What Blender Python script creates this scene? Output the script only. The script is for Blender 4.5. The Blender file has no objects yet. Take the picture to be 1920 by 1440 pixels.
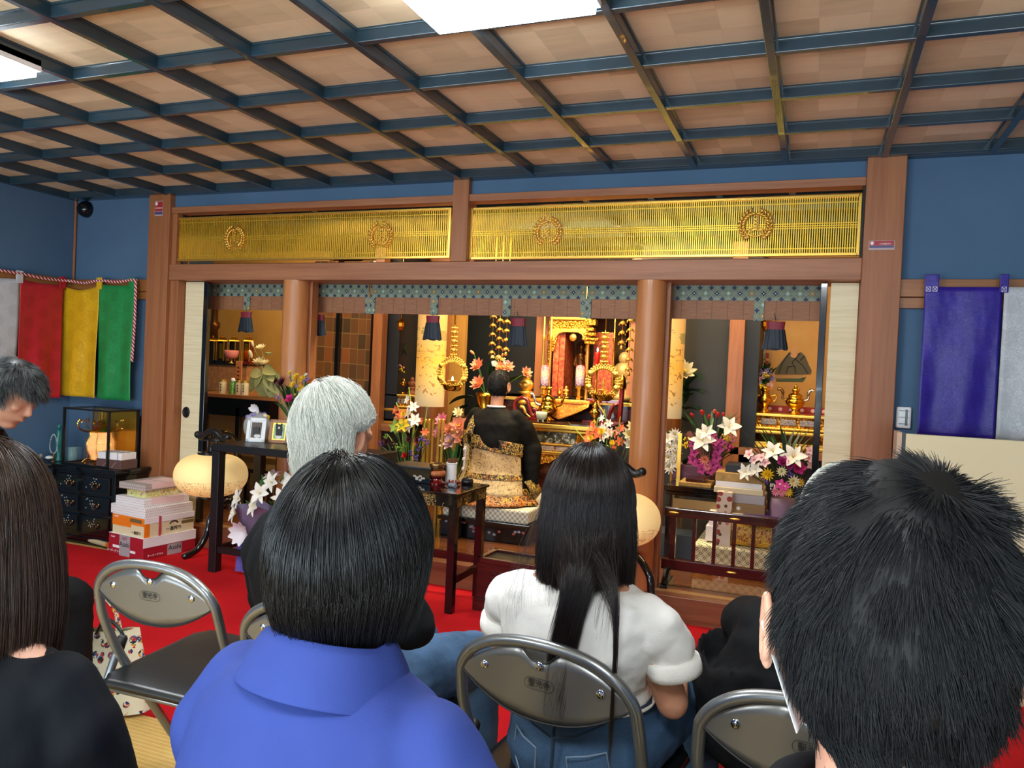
import bpy, math, random
import numpy as np
from mathutils import Vector, Matrix, Euler
random.seed(7); rng = np.random.default_rng(7)
SC = bpy.context.scene; COL = SC.collection
PI = math.pi
# ---------------------------------------------------------------- camera, world, exposure
YAW, PITCH, ROLL, FPX = 0.37186964, -0.01835826, 0.04503549, 1455.833
CP = np.array([-0.26000, -4.17865, 1.325])
def _basis():
    cy, sy, cp, sp = math.cos(YAW), math.sin(YAW), math.cos(PITCH), math.sin(PITCH)
    r = np.array([cy, sy, 0]); f = np.array([-sy*cp, cy*cp, sp]); u = np.cross(r, f)
    c, s = math.cos(ROLL), math.sin(ROLL)
    return c*r+s*u, -s*r+c*u, f
CR, CU, CF = _basis()
cam = bpy.data.cameras.new('camera'); camo = bpy.data.objects.new('camera', cam); COL.objects.link(camo)
cam.sensor_width = 36; cam.lens = FPX/1920*36; cam.clip_start = .02
m = Matrix.Identity(4)
for i in range(3):
    m[i][0] = CR[i]; m[i][1] = CU[i]; m[i][2] = -CF[i]; m[i][3] = CP[i]
camo.matrix_world = m
SC.camera = camo
w = bpy.data.worlds.new('world'); SC.world = w; w.use_nodes = True
w.node_tree.nodes['Background'].inputs[0].default_value = (.72, .82, 1, 1)
w.node_tree.nodes['Background'].inputs[1].default_value = .5
vs = SC.view_settings
vs.view_transform = 'Standard'; vs.look = 'None'; vs.gamma = 1; vs.use_curve_mapping = False
vs.exposure = 0.9
# fill added behind the seats, standing for unseen windows
def area(name, loc, size, power, col, rot, sy=None):
    l = bpy.data.lights.new(name, 'AREA'); l.energy = power; l.color = col; l.size = size
    if sy: l.shape = 'RECTANGLE'; l.size_y = sy
    o = bpy.data.objects.new(name, l); o.location = loc; o.rotation_euler = rot; COL.objects.link(o); return o
def point(name, loc, power, col, r=.03):
    l = bpy.data.lights.new(name, 'POINT'); l.energy = power; l.color = col; l.shadow_soft_size = r
    o = bpy.data.objects.new(name, l); o.location = loc; COL.objects.link(o); return o
area('fill_behind_seats', (-1.5, -6.7, .75), 6.5, 150, (.74, .90, 1), (math.radians(128), 0, 0), 1.3)  # added fill, tilted up to lighten the ceiling
area('sanctuary_ceiling_lamp_centre', (-2.1, .62, 2.38), 1.6, 26, (1, .82, .56), (math.radians(14), 0, 0), .3)
area('shrine_fill', (-2.1, 1.25, 2.36), .9, 30, (1, .74, .40), (math.radians(38), 0, 0), .25)  # added fill with no lamp seen, brightens the gold shrine
area('sanctuary_ceiling_lamp_left', (-4.2, .62, 2.38), 1.0, 10, (1, .72, .42), (math.radians(20), 0, 0), .3)
area('sanctuary_ceiling_lamp_right', (-.55, .62, 2.38), .8, 12, (1, .80, .52), (math.radians(20), 0, 0), .3)
# a pixel of the 1920x1440 photograph, taken to the plane y=.. / z=.. / x=.. or to a depth
def ray(u, v): return CR*(u-960)/FPX + CU*(720-v)/FPX + CF
def Yp(u, v, y=0.0): d = ray(u, v); return CP + d*(y-CP[1])/d[1]
def Zp(u, v, z=0.0): d = ray(u, v); return CP + d*(z-CP[2])/d[2]
def Xp(u, v, x=0.0): d = ray(u, v); return CP + d*(x-CP[0])/d[0]
def Dp(u, v, D): return CP + ray(u, v)*D
# ---------------------------------------------------------------- materials
def lin(c):
    if isinstance(c, str):
        c = c.lstrip('#'); c = [int(c[i:i+2], 16)/255 for i in (0, 2, 4)]
    return tuple((x/12.92 if x <= .04045 else ((x+.055)/1.055)**2.4) for x in c[:3]) + (1,)
class Ex:                                            # arithmetic on node sockets
    def __init__(s, nt, k): s.nt, s.k = nt, k
    def _m(s, op, *a):
        n = s.nt.nodes.new('ShaderNodeMath'); n.operation = op
        for i, x in enumerate((s,)+a):
            if isinstance(x, Ex): s.nt.links.new(x.k, n.inputs[i])
            else: n.inputs[i].default_value = x
        return Ex(s.nt, n.outputs[0])
    def __add__(s, o): return s._m('ADD', o)
    def __sub__(s, o): return s._m('SUBTRACT', o)
    def __mul__(s, o): return s._m('MULTIPLY', o)
    def __truediv__(s, o): return s._m('DIVIDE', o)
    def __lt__(s, o): return s._m('LESS_THAN', o)
    def __gt__(s, o): return s._m('GREATER_THAN', o)
    def fr(s): return s._m('FRACT')
    def fl(s): return s._m('FLOOR')
    def ab(s): return s._m('ABSOLUTE')
    def mx(s, o): return s._m('MAXIMUM', o)
    def mn(s, o): return s._m('MINIMUM', o)
    def sq(s): return s._m('SQRT')
    def sin(s): return s._m('SINE')
    def md(s, o): return s._m('FLOORED_MODULO', o)
class Mt:                                            # one material under construction
    def __init__(s, name, col='#808080', rough=.5, metal=0, **kw):
        s.m = bpy.data.materials.new(name); s.m.use_nodes = True; s.nt = s.m.node_tree
        s.b = s.nt.nodes['Principled BSDF']; s.tc = None
        s.b.inputs['Base Color'].default_value = lin(col)
        s.b.inputs['Roughness'].default_value = rough; s.b.inputs['Metallic'].default_value = metal
        for k, v in kw.items(): s.b.inputs[k.replace('_', ' ')].default_value = v
    def node(s, t, **kw):
        n = s.nt.nodes.new(t)
        for k, v in kw.items(): setattr(n, k, v)
        return n
    def co(s):
        if not s.tc: s.tc = s.node('ShaderNodeTexCoord').outputs['Object']
        return s.tc
    def xyz(s):
        n = s.node('ShaderNodeSeparateXYZ'); s.nt.links.new(s.co(), n.inputs[0])
        return [Ex(s.nt, n.outputs[i]) for i in range(3)]
    def comb(s, a, b, c):
        n = s.node('ShaderNodeCombineXYZ')
        for i, x in enumerate((a, b, c)):
            if isinstance(x, Ex): s.nt.links.new(x.k, n.inputs[i])
            else: n.inputs[i].default_value = x
        return n.outputs[0]
    def noise(s, scale=5, detail=3, stretch=(1, 1, 1), vec=None, dist=0):
        mp = s.node('ShaderNodeMapping'); mp.inputs['Scale'].default_value = stretch
        s.nt.links.new(vec or s.co(), mp.inputs[0])
        n = s.node('ShaderNodeTexNoise'); n.inputs['Scale'].default_value = scale; n.inputs['Detail'].default_value = detail
        n.inputs['Distortion'].default_value = dist
        s.nt.links.new(mp.outputs[0], n.inputs[0]); return Ex(s.nt, n.outputs[0])
    def voro(s, scale=5, feature='F1', vec=None, out=0, rnd=1):
        n = s.node('ShaderNodeTexVoronoi', feature=feature); n.inputs['Scale'].default_value = scale
        if 'Randomness' in n.inputs: n.inputs['Randomness'].default_value = rnd
        s.nt.links.new(vec or s.co(), n.inputs[0]); return Ex(s.nt, n.outputs[out])
    def white(s, vec):
        n = s.node('ShaderNodeTexWhiteNoise'); s.nt.links.new(vec, n.inputs[0]); return Ex(s.nt, n.outputs[0])
    def ramp(s, fac, *stops, const=False):
        n = s.node('ShaderNodeValToRGB'); r = n.color_ramp
        if const: r.interpolation = 'CONSTANT'
        while len(r.elements) < len(stops): r.elements.new(.5)
        for e, (p, c) in zip(r.elements, stops): e.position = p; e.color = lin(c)
        s.nt.links.new(fac.k, n.inputs[0]); return n.outputs[0]
    def mix(s, fac, a, b):
        n = s.node('ShaderNodeMix', data_type='RGBA')
        s._in(n.inputs[0], fac); s._in(n.inputs[6], a); s._in(n.inputs[7], b); return n.outputs[2]
    def _in(s, sock, v):
        if isinstance(v, Ex): s.nt.links.new(v.k, sock)
        elif isinstance(v, bpy.types.NodeSocket): s.nt.links.new(v, sock)
        elif isinstance(v, (int, float)): sock.default_value = v
        else: sock.default_value = lin(v)
    def base(s, k): s._in(s.b.inputs['Base Color'], k); return s
    def emit(s, k, st): s._in(s.b.inputs['Emission Color'], k); s._in(s.b.inputs['Emission Strength'], st); return s
    def rough(s, k): s._in(s.b.inputs['Roughness'], k); return s
    def bump(s, h, st=.3, dist=.002):
        n = s.node('ShaderNodeBump'); n.inputs['Strength'].default_value = st; n.inputs['Distance'].default_value = dist
        s.nt.links.new(h.k, n.inputs['Height']); s.nt.links.new(n.outputs[0], s.b.inputs['Normal']); return s
def plain(name, col, rough=.5, metal=0, nz=None, bump=0, bs=200, **kw):
    t = Mt(name, col, rough, metal, **kw)
    if nz: t.base(t.ramp(t.noise(nz[0], 4), (.3, col), (.7, nz[1])))
    if bump: t.bump(t.noise(bs, 3), bump, .001)
    return t.m
def wood(name, c1, c2, axis='z', rough=.35, sc=1, coat=0):
    t = Mt(name, c1, rough, Coat_Weight=coat)
    st = {'z': (18, 18, .7), 'x': (.7, 18, 18), 'y': (18, .7, 18)}[axis]
    n = t.noise(1.6*sc, 6, st, dist=.6); n2 = t.noise(9*sc, 3, st)
    t.base(t.ramp(n*.7+n2*.3, (.34, c1), (.62, c2))); t.bump(n2, .06, .001); return t.m
M = {}
M['post'] = wood('cedar_post', '#8a5230', '#a1673e', rough=.5)
M['beam'] = wood('cedar_beam', '#8a5636', '#a56e4a', 'x', rough=.5)
M['column'] = wood('polished_column', '#ab6c3c', '#c3834e', rough=.36, coat=.1)
M['backpost'] = wood('inner_post', '#8c5530', '#a96c40')
M['rail'] = wood('rail_wood', '#8a5428', '#9c6434', 'x')
M['floorwood'] = wood('sanctuary_boards', '#5a3218', '#7a4a26', 'x', rough=.16, coat=.6)
M['stepwood'] = wood('step_board', '#6b3c22', '#875338', 'x', rough=.3, coat=.3)
M['lacq'] = plain('black_lacquer', '#0b0b0d', .12, Coat_Weight=.5)
M['lacqm'] = plain('black_lacquer_satin', '#101012', .38)
M['redlacq'] = plain('red_lacquer', '#6a1210', .16, Coat_Weight=.6)
M['darkred'] = wood('dark_red_lacquer_wood', '#2c0c0a', '#431512', 'x', rough=.2, coat=.4)
M['gold'] = plain('gold', '#e3a83a', .22, 1)
M['goldp'] = plain('bright_gold', '#f0c35a', .3, .85)
M['brass'] = plain('brass', '#b78d35', .14, 1)
M['bronze'] = plain('bronze', '#8c6c46', .25, 1)
M['steel'] = plain('painted_steel_tube', '#84868a', .28, .85)
M['chrome'] = plain('chrome', '#c8ccd0', .15, 1)
M['vinyl'] = plain('black_vinyl', '#141618', .36, bump=.25, bs=160)
M['white'] = plain('white_paper', '#e9e6e4', .6)
M['cream'] = plain('cream', '#e5d6ad', .7)
t = Mt('blue_wall_paper', '#466484', .85); t.base(t.ramp(t.noise(2.5, 2), (.3, '#45627f'), (.7, '#4b6986')))
t.bump(t.noise(260, 2, (1, 1, 1)), .25, .001); M['wall'] = t.m
t = Mt('ceiling_panel', '#a9825f', .7)
x, y, z = t.xyz(); a, b = x/.152, y/.152
g = ((a.fr()-.5).ab()).mx((b.fr()-.5).ab())
cell = t.white(t.comb(a.fl(), b.fl(), 0))
n = t.noise(3, 3, (2, 9, 1))
c = t.ramp(cell*.55+n*.45, (.2, '#bfae8e'), (.5, '#d6c4a2'), (.8, '#e0cfae'))
t.base(t.mix((g > .485)*.35, c, '#c8b498')); M['cpanel'] = t.m
M['batten'] = plain('dark_stained_batten', '#22353f', .25, nz=(6, '#2a404d'), Coat_Weight=.3)
t = Mt('red_carpet', '#b81219', .95); t.b.inputs['Specular IOR Level'].default_value = .15
t.base(t.ramp(t.noise(3, 5), (.3, '#a90d14'), (.7, '#c3151c'))); t.bump(t.noise(500, 2), .5, .002); M['carpet'] = t.m
t = Mt('tatami', '#c9a45c', .7); x, y, z = t.xyz()
s = ((x*420).sin()*.5+.5); s2 = (y/.02).fr()
t.base(t.ramp(t.noise(9, 4)*.6+s2*.4, (.25, '#b98e43'), (.75, '#d7b56c'))); t.bump(s+(s2 > .88)*-1.5, .5, .002); M['tatami'] = t.m
# ---------------------------------------------------------------- meshes
def nrm(v): v = np.asarray(v, float); return v/(np.linalg.norm(v)+1e-12)
def frame(d):
    d = nrm(d); a = np.array([0, 0, 1.]) if abs(d[2]) < .9 else np.array([1., 0, 0])
    u = nrm(np.cross(a, d)); return u, np.cross(d, u)
class MB:
    def __init__(s): s.v = []; s.f = []; s.mi = []; s.n = 0; s.cur = 0
    def add(s, vs, fs):
        vs = np.asarray(vs, float).reshape(-1, 3); s.v.append(vs)
        s.f += [tuple(i+s.n for i in f) for f in fs]; s.mi += [s.cur]*len(fs); s.n += len(vs); return s
    def box(s, x0, x1, y0, y1, z0, z1):
        return s.add([(x, y, z) for x in (x0, x1) for y in (y0, y1) for z in (z0, z1)],
                     [(0, 1, 3, 2), (4, 6, 7, 5), (0, 4, 5, 1), (2, 3, 7, 6), (0, 2, 6, 4), (1, 5, 7, 3)])
    def cbox(s, c, size, rz=0, rx=0, ry=0):
        R = np.array(Euler((rx, ry, rz)).to_matrix()); h = np.array(size)/2
        vs = [np.array(c)+R@(h*np.array((x, y, z))) for x in (-1, 1) for y in (-1, 1) for z in (-1, 1)]
        return s.add(vs, [(0, 1, 3, 2), (4, 6, 7, 5), (0, 4, 5, 1), (2, 3, 7, 6), (0, 2, 6, 4), (1, 5, 7, 3)])
    def hexa(s, b, t):                              # four bottom corners, four top corners
        return s.add(list(b)+list(t), [(3, 2, 1, 0), (4, 5, 6, 7), (0, 1, 5, 4), (1, 2, 6, 5), (2, 3, 7, 6), (3, 0, 4, 7)])
    def tube(s, pts, r, n=10, closed=False, caps=True, sq=None):
        pts = [np.asarray(p, float) for p in pts]; k = len(pts)
        rr = r if hasattr(r, '__len__') else [r]*k
        if len(rr) != k: rr = np.interp(np.linspace(0, 1, k), np.linspace(0, 1, len(rr)), rr)
        vs = []; u = None
        for i, p in enumerate(pts):
            if closed: d = pts[(i+1) % k]-pts[i-1]
            else: d = pts[min(i+1, k-1)]-pts[max(i-1, 0)]
            d = nrm(d)
            if u is None: u, w_ = frame(d)
            else: u = nrm(u-d*(u@d)); w_ = np.cross(d, u)
            for j in range(n):
                a = 2*PI*j/n; vs.append(p+rr[i]*(math.cos(a)*u+(sq or 1)*math.sin(a)*w_))
        fs = []
        for i in range(k if closed else k-1):
            for j in range(n):
                a, b = i*n+j, i*n+(j+1) % n; c, d = ((i+1) % k)*n+(j+1) % n, ((i+1) % k)*n+j
                fs.append((a, b, c, d))
        if caps and not closed: fs += [tuple(reversed(range(n))), tuple((k-1)*n+j for j in range(n))]
        return s.add(vs, fs)
    def cyl(s, p0, p1, r0, r1=None, n=16): return s.tube([p0, p1], [r0, r0 if r1 is None else r1], n)
    def lathe(s, prof, c=(0, 0, 0), n=20, ax=(0, 0, 1), sx=1, sy=1):
        u, w_ = frame(ax); ax = nrm(ax); c = np.asarray(c, float); vs = []
        if abs(ax[2]) > .99: u, w_ = np.array([1., 0, 0]), np.array([0, 1., 0])
        for r, h in prof:
            for j in range(n):
                a = 2*PI*j/n; vs.append(c+ax*h+r*(sx*math.cos(a)*u+sy*math.sin(a)*w_))
        fs = []
        for i in range(len(prof)-1):
            for j in range(n): fs.append((i*n+j, i*n+(j+1) % n, (i+1)*n+(j+1) % n, (i+1)*n+j))
        if prof[0][0] > 1e-5: fs.append(tuple(reversed(range(n))))
        if prof[-1][0] > 1e-5: fs.append(tuple((len(prof)-1)*n+j for j in range(n)))
        return s.add(vs, fs)
    def ell(s, c, r, n=12, m=8, R=None):
        r = (r,)*3 if not hasattr(r, '__len__') else r; vs = []
        for i in range(m+1):
            th = PI*i/m
            for j in range(n):
                ph = 2*PI*j/n; p = np.array([r[0]*math.sin(th)*math.cos(ph), r[1]*math.sin(th)*math.sin(ph), r[2]*math.cos(th)])
                vs.append(np.asarray(c)+(R@p if R is not None else p))
        return s.add(vs, [(i*n+j, (i+1)*n+j, (i+1)*n+(j+1) % n, i*n+(j+1) % n) for i in range(m) for j in range(n)])
    def prism(s, poly, o, u, w_, t):                  # polygon in the (u, w) plane at o, thickness vector t
        o, u, w_, t = (np.asarray(q, float) for q in (o, u, w_, t)); k = len(poly)
        a = [o+u*p[0]+w_*p[1] for p in poly]
        return s.add(a+[q+t for q in a], [tuple(range(k)), tuple(reversed(range(k, 2*k)))]+[(i, k+i, k+(i+1) % k, (i+1) % k) for i in range(k)])
    def grid(s, fn, nu, nv):
        vs = [fn(i/nu, j/nv) for i in range(nu+1) for j in range(nv+1)]
        return s.add(vs, [(i*(nv+1)+j, (i+1)*(nv+1)+j, (i+1)*(nv+1)+j+1, i*(nv+1)+j+1) for i in range(nu) for j in range(nv)])
    def petal(s, c, d, up, L, W, cup=.25, n=4, tip=.0):
        d = nrm(d); up = np.asarray(up, float); up = nrm(up-d*(up@d)); sd = np.cross(d, up); c = np.asarray(c, float)
        def fn(a, b):
            wv = W*math.sin(PI*min(1, a*.92+.06))**.7*(1-tip*a); q = (b-.5)
            return c+d*L*a+sd*q*wv+up*(cup*L*a*a+ (q*q)*wv*.8)
        return s.grid(fn, n, 2)
    def xf(s, Mx):                                  # transform everything so far
        Mx = np.array(Mx); s.v = [v@Mx[:3, :3].T+Mx[:3, 3] for v in s.v]; return s
    def build(s, name, mats, parent=None, world=False, smooth=False, bev=0, sub=0, sol=0, rem=0, sm=0, disp=None, ang=None, kind=None):
        me = bpy.data.meshes.new(name); v = np.concatenate(s.v) if s.v else np.zeros((0, 3))
        if world and parent is not None:
            p = parent; off = np.zeros(3)
            while p is not None: off += np.array(p.location); p = p.parent
            v = v-off
        me.from_pydata(v.tolist(), [], s.f)
        for mt in (mats if isinstance(mats, (list, tuple)) else [mats]): me.materials.append(M[mt] if isinstance(mt, str) else mt)
        if max(s.mi or [0]): me.polygons.foreach_set('material_index', s.mi)
        if smooth: me.polygons.foreach_set('use_smooth', [True]*len(me.polygons))
        me.update()
        if ang: me.set_sharp_from_angle(angle=math.radians(ang))
        o = bpy.data.objects.new(name, me); COL.objects.link(o)
        if parent is not None: o.parent = parent
        if bev:
            q = o.modifiers.new('bevel', 'BEVEL'); q.width = bev; q.segments = 2; q.limit_method = 'ANGLE'; q.angle_limit = .6
        if sol: q = o.modifiers.new('solid', 'SOLIDIFY'); q.thickness = sol; q.offset = 0
        if rem:
            q = o.modifiers.new('remesh', 'REMESH'); q.mode = 'VOXEL'; q.voxel_size = rem; q.use_smooth_shade = True
        if sm: q = o.modifiers.new('smooth', 'SMOOTH'); q.factor = .5; q.iterations = sm
        if disp:
            tx = bpy.data.textures.new('folds', 'CLOUDS'); tx.noise_scale = disp[1]; tx.noise_depth = 2
            q = o.modifiers.new('folds', 'DISPLACE'); q.texture = tx; q.strength = disp[0]; q.texture_coords = 'LOCAL'; q.mid_level = .5
        if sub: q = o.modifiers.new('sub', 'SUBSURF'); q.levels = sub; q.render_levels = sub
        if kind: o['kind'] = kind
        return o
def tag(o, label, cat, group=None, kind=None):
    o['label'] = label; o['category'] = cat
    if group: o['group'] = group
    if kind: o['kind'] = kind
    return o
def thing(name, label, cat, loc=(0, 0, 0), rz=0, group=None):
    o = bpy.data.objects.new(name, None); COL.objects.link(o); o.empty_display_size = .05
    o.location = tuple(float(c) for c in loc); o.rotation_euler = (0, 0, rz); return tag(o, label, cat, group)
def struct(name, mb, mat, parent=None, **kw):
    o = mb.build(name, mat, parent, **kw)
    if parent is None: o['kind'] = 'structure'
    return o
def copy_tree(o, parent=None):
    c = o.copy(); COL.objects.link(c)
    if parent is not None: c.parent = parent
    for ch in list(o.children): copy_tree(ch, c)
    return c
def curve_pts(pts, n=8):                            # Catmull-Rom through points
    P = [np.asarray(p, float) for p in pts]; P = [2*P[0]-P[1]]+P+[2*P[-1]-P[-2]]; out = []
    for i in range(1, len(P)-2):
        for k in range(n):
            t = k/n; a, b, c, d = P[i-1:i+3]
            out.append(.5*((2*b)+(c-a)*t+(2*a-5*b+4*c-d)*t*t+(3*b-a-3*c+d)*t**3))
    out.append(P[-2]); return out
def text(name, body, size, loc, rot, mat, parent=None, depth=.0006, sx=1, align='CENTER', world=True):
    cu = bpy.data.curves.new(name, 'FONT'); cu.body = body; cu.size = size; cu.extrude = depth; cu.align_x = align; cu.align_y = 'CENTER'
    t = bpy.data.objects.new(name+'_tmp', cu); COL.objects.link(t)
    bpy.context.view_layer.update(); dg = bpy.context.evaluated_depsgraph_get()
    me = bpy.data.meshes.new_from_object(t.evaluated_get(dg)); bpy.data.objects.remove(t)
    me.materials.clear(); me.materials.append(M[mat] if isinstance(mat, str) else mat)
    Mx = Matrix.Translation(loc) @ Euler(rot).to_matrix().to_4x4() @ Matrix.Diagonal((sx, 1, 1, 1))
    if world and parent is not None:
        off = Vector((0, 0, 0)); p = parent
        while p is not None: off += p.location; p = p.parent
        Mx = Matrix.Translation(-off) @ Mx
    me.transform(Mx); o = bpy.data.objects.new(name, me); COL.objects.link(o)
    if parent is not None: o.parent = parent
    return o
# ================================================================ THE SETTING
CZ = 2.436                                          # underside of the ceiling battens
LX, RX, BY = -5.48, 2.3, -6.6                       # left wall, right wall, open side behind
struct('floor', MB().box(LX, RX, BY, 0.0, -.05, 0), 'tatami')
o = MB().box(-5.1, 2.0, -2.02, -.36, 0.001, .010).box(-4.52, 2.0, -.361, .018, 0.001, .010).build('trim_1', 'carpet'); o['kind'] = 'structure'
mb = MB()
mb.box(LX, -4.70, 0.06, .12, 0, CZ+.06)             # wall left of the sanctuary front
struct('wall_back_left', mb, 'wall')
struct('wall_back_right', MB().box(.10, RX, 0.06, .12, 0, CZ+.06), 'wall')
struct('wall_above_opening', MB().box(-4.52, -.07, .05, .10, 2.352, CZ+.06), 'wall')
struct('wall_left', MB().box(LX-.06, LX, BY, .12, 0, CZ+.06), 'wall')
struct('wall_right', MB().box(RX, RX+.06, BY, .12, 0, CZ+.06), 'wall')
# ceiling: panels above, lattice of battens below
struct('ceiling', MB().box(LX, RX, BY, .12, CZ+.052, CZ+.08), 'cpanel')
mb = MB()
for j in range(-11, 6):
    X = j*.455
    if LX < X < RX:
        mb.box(X-.015, X+.015, BY, -.0, CZ, CZ+.054); mb.box(X-.021, X+.021, BY, -.0, CZ+.042, CZ+.053)
for i in range(0, 15):
    Y = -i*.455-.0175
    mb.box(LX, RX, Y-.015, Y+.015, CZ+.004, CZ+.054); mb.box(LX, RX, Y-.021, Y+.021, CZ+.043, CZ+.0535)
mb.box(LX, RX, .0, .06, CZ+.002, CZ+.054); mb.box(LX, LX+.035, BY, 0, CZ+.002, CZ+.054)
struct('trim_2', mb, 'batten', bev=.0025)
# main pillars, posts, beam
struct('trim_3', MB().box(-4.70, -4.51, -.0, .20, 0, CZ+.05), 'post', bev=.004)
struct('trim_4', MB().box(-.074, .102, -.0, .20, 0, CZ+.05), 'post', bev=.004)
struct('trim_5', MB().box(-4.51, -.074, .015, .14, 1.845, 1.955), 'beam', bev=.004)
struct('trim_6', MB().box(-4.51, -.074, .02, .12, 2.312, 2.354), 'beam', bev=.003)
struct('trim_7', MB().box(-2.325, -2.222, .008, .13, 1.955, CZ+.04), 'post', bev=.003)
struct('trim_8', MB().box(-4.51, -4.44, .03, .14, .15, 1.845).box(-4.51, -4.47, .03, .12, 1.955, 2.312), 'post', bev=.003)
for k, (u, R_) in enumerate(((557, .084), (1223, .080))):
    X = Yp(u, 523, .085)[0]
    struct('trim_%d' % (9+k), MB().lathe([(R_, .15), (R_, 1.846)], (X, .085, 0), 40), 'column', smooth=True, ang=40)
    struct('trim_%d' % (11+k), MB().box(X+.055, X+.10, .12, .19, .15, 1.846), 'post', bev=.002)
# wall rails (nageshi) left and right of the sanctuary
mb = MB().box(LX, -4.70, .025, .062, 1.765, 1.85).box(LX, -4.70, .035, .062, 1.71, 1.762)
mb.box(LX, LX+.03, -3.2, .03, 1.765, 1.85).box(LX, LX+.02, -3.2, .03, 1.71, 1.762)
struct('trim_13', mb, 'rail', bev=.002)
struct('trim_14', MB().box(.102, RX, .025, .062, 1.765, 1.85).box(.102, RX, .035, .062, 1.71, 1.762), 'rail', bev=.002)
struct('trim_15', MB().cyl((LX+.012, .045, 1.85), (LX+.012, .045, CZ), .009, n=8), 'post')
# step up into the sanctuary with sliding-door tracks
struct('trim_16', MB().box(-4.51, -.074, .02, .24, 0, .148), 'stepwood', bev=.004)
mb = MB()
for y in (.10, .128): mb.box(-4.44, -.1, y, y+.01, .148, .153)
struct('trim_17', mb, plain('track_strip', '#b98a55', .3))
struct('floor_sanctuary', MB().box(-5.6, .5, .24, 3.2, .05, .15), 'floorwood')
struct('wall_sanctuary_left', MB().box(-5.7, -5.6, .12, 3.2, 0, CZ+.06), 'wall')
struct('wall_sanctuary_right', MB().box(.3, .36, .12, 3.2, 0, CZ+.06), plain('gold_wall', '#a67a35', .55, nz=(4, '#b5873f')))
M['goldwall'] = plain('gold_paper_wall', '#b0823a', .5, nz=(3, '#bf9148'))
M['blackwall'] = plain('dark_lacquered_wall', '#12161b', .5, nz=(2, '#1a1f22'))
struct('wall_sanctuary_back', MB().box(-5.6, .36, 3.1, 3.2, 0, CZ+.06), 'blackwall')
struct('ceiling_sanctuary', MB().box(-5.6, .36, .12, 3.2, CZ+.05, CZ+.08), plain('dark_boards', '#241812', .5))
mb = MB()
for i in range(7): mb.box(-5.6, .36, .3+.42*i, .34+.42*i, CZ, CZ+.05)
for j in range(14): mb.box(-5.5+.42*j, -5.46+.42*j, .12, 3.1, CZ+.004, CZ+.05)
struct('trim_18', mb, 'batten')
# sliding doors with cream paper: the two ends seen open at the sides
t = Mt('woven_paper', '#dccfa6', .75); t.base(t.ramp(t.noise(3, 4, (1, 1, 30)), (.3, '#d6c89c'), (.7, '#e6dab6'))); t.bump(t.noise(6, 3, (1, 1, 60)), .3, .001)
M['fusuma'] = t.m
d = struct('door_1', MB().box(-4.435, -4.235, .10, .125, .156, 1.84), 'fusuma')
X0 = Yp(378, 700, .10)[0]
MB().box(X0-.003, X0+.035, .094, .13, .156, 1.84).build('door_frame', 'lacq', d, bev=.002)
hp = Yp(349, 773, .098)
mb = MB().lathe([(.0, .004), (.012, .005), (.02, .001), (.026, .006), (.036, .007), (.04, 0)], hp, 24, (0, -1, 0), sx=.8)
mb.build('door_pull', plain('dark_iron', '#2b2a2c', .4, .7), d, smooth=True)
d = struct('door_2', MB().box(Yp(1550, 700, .1)[0], -.078, .10, .125, .156, 1.84), 'fusuma')
X1 = Yp(1548, 600, .1)[0]
MB().box(X1-.03, X1+.002, .094, .13, .156, 1.84).build('door_frame', 'lacq', d, bev=.002)
# inner partitions: gold-foil sliding doors, niche posts, dark panels
def bp(u0, u1, y, z0=.15, z1=2.3, dy=.09, v=650): return MB().box(Yp(u0, v, y)[0], Yp(u1, v, y)[0], y, y+dy, z0, z1)
t = Mt('gold_foil_squares', '#7d5428', .42, .35); x, y, z = t.xyz()
a, b = x/.079, z/.131+(x/.079).fl()*.02; g = ((a.fr()-.5).ab()*1.0).mx((b.fr()-.5).ab())
cell = t.white(t.comb(a.fl(), b.fl(), 3)); c = t.ramp(cell, (.1, '#4f3a22'), (.45, '#6b4826'), (.8, '#7c5026'), (.97, '#a0562a'))
t.base(t.mix((g > .475)*.8, c, '#9b7a45')); M['foil'] = t.m
d = struct('door_3', bp(585, 630, 1.55, .2, 2.2, .03), 'foil'); bp(628, 634, 1.54, .2, 2.2, .04).build('door_frame', 'lacq', d)
d = struct('door_4', bp(634, 699, 1.58, .2, 2.2, .03), 'foil'); bp(694, 698, 1.56, .2, 2.2, .04).build('door_frame', 'lacq', d)
struct('trim_19', bp(698, 715, 1.5), 'backpost', bev=.003)
struct('trim_20', bp(802, 836, 1.95), 'backpost', bev=.003)
struct('trim_21', bp(1004, 1030, 2.3), 'backpost', bev=.003)
struct('trim_22', bp(1178, 1196, 2.2), 'backpost', bev=.003)
struct('trim_23', bp(1366, 1395, 1.5), 'backpost', bev=.003)
struct('trim_24', bp(1396, 1424, 1.56, dy=.5), 'blackwall')
struct('trim_25', bp(716, 748, 1.6, dy=.5), 'blackwall')
struct('wall_partition', bp(836, 1180, 2.75, dy=.05), 'blackwall')
struct('wall_partition_right', bp(1196, 1366, 1.62, dy=.05), plain('dark_olive_panel', '#282821', .5, nz=(1.5, '#312f26')))
struct('wall_niche_left', MB().box(-4.3, -3.2, 2.15, 2.2, .15, 2.3), 'goldwall')
struct('wall_niche_right', MB().box(-.9, .3, 2.05, 2.1, .15, 2.3), 'goldwall')
struct('trim_26', MB().box(-4.0, -3.45, 1.56, 2.1, .15, .78).box(-.78, .3, 1.56, 2.05, .15, .82), 'lacqm')
struct('trim_27', MB().box(-4.02, -3.43, 1.54, 1.60, .76, .82).box(-.8, .3, 1.5, 1.56, .80, .85).box(-4.02, -3.3, 1.5, 1.6, .15, .22), 'beam')
# left bay: dark cabinet wall and gold wall behind the memorial shelf
struct('wall_bay_left', MB().box(-5.6, -4.3, 1.62, 1.68, .15, 2.3), 'goldwall')
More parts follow.
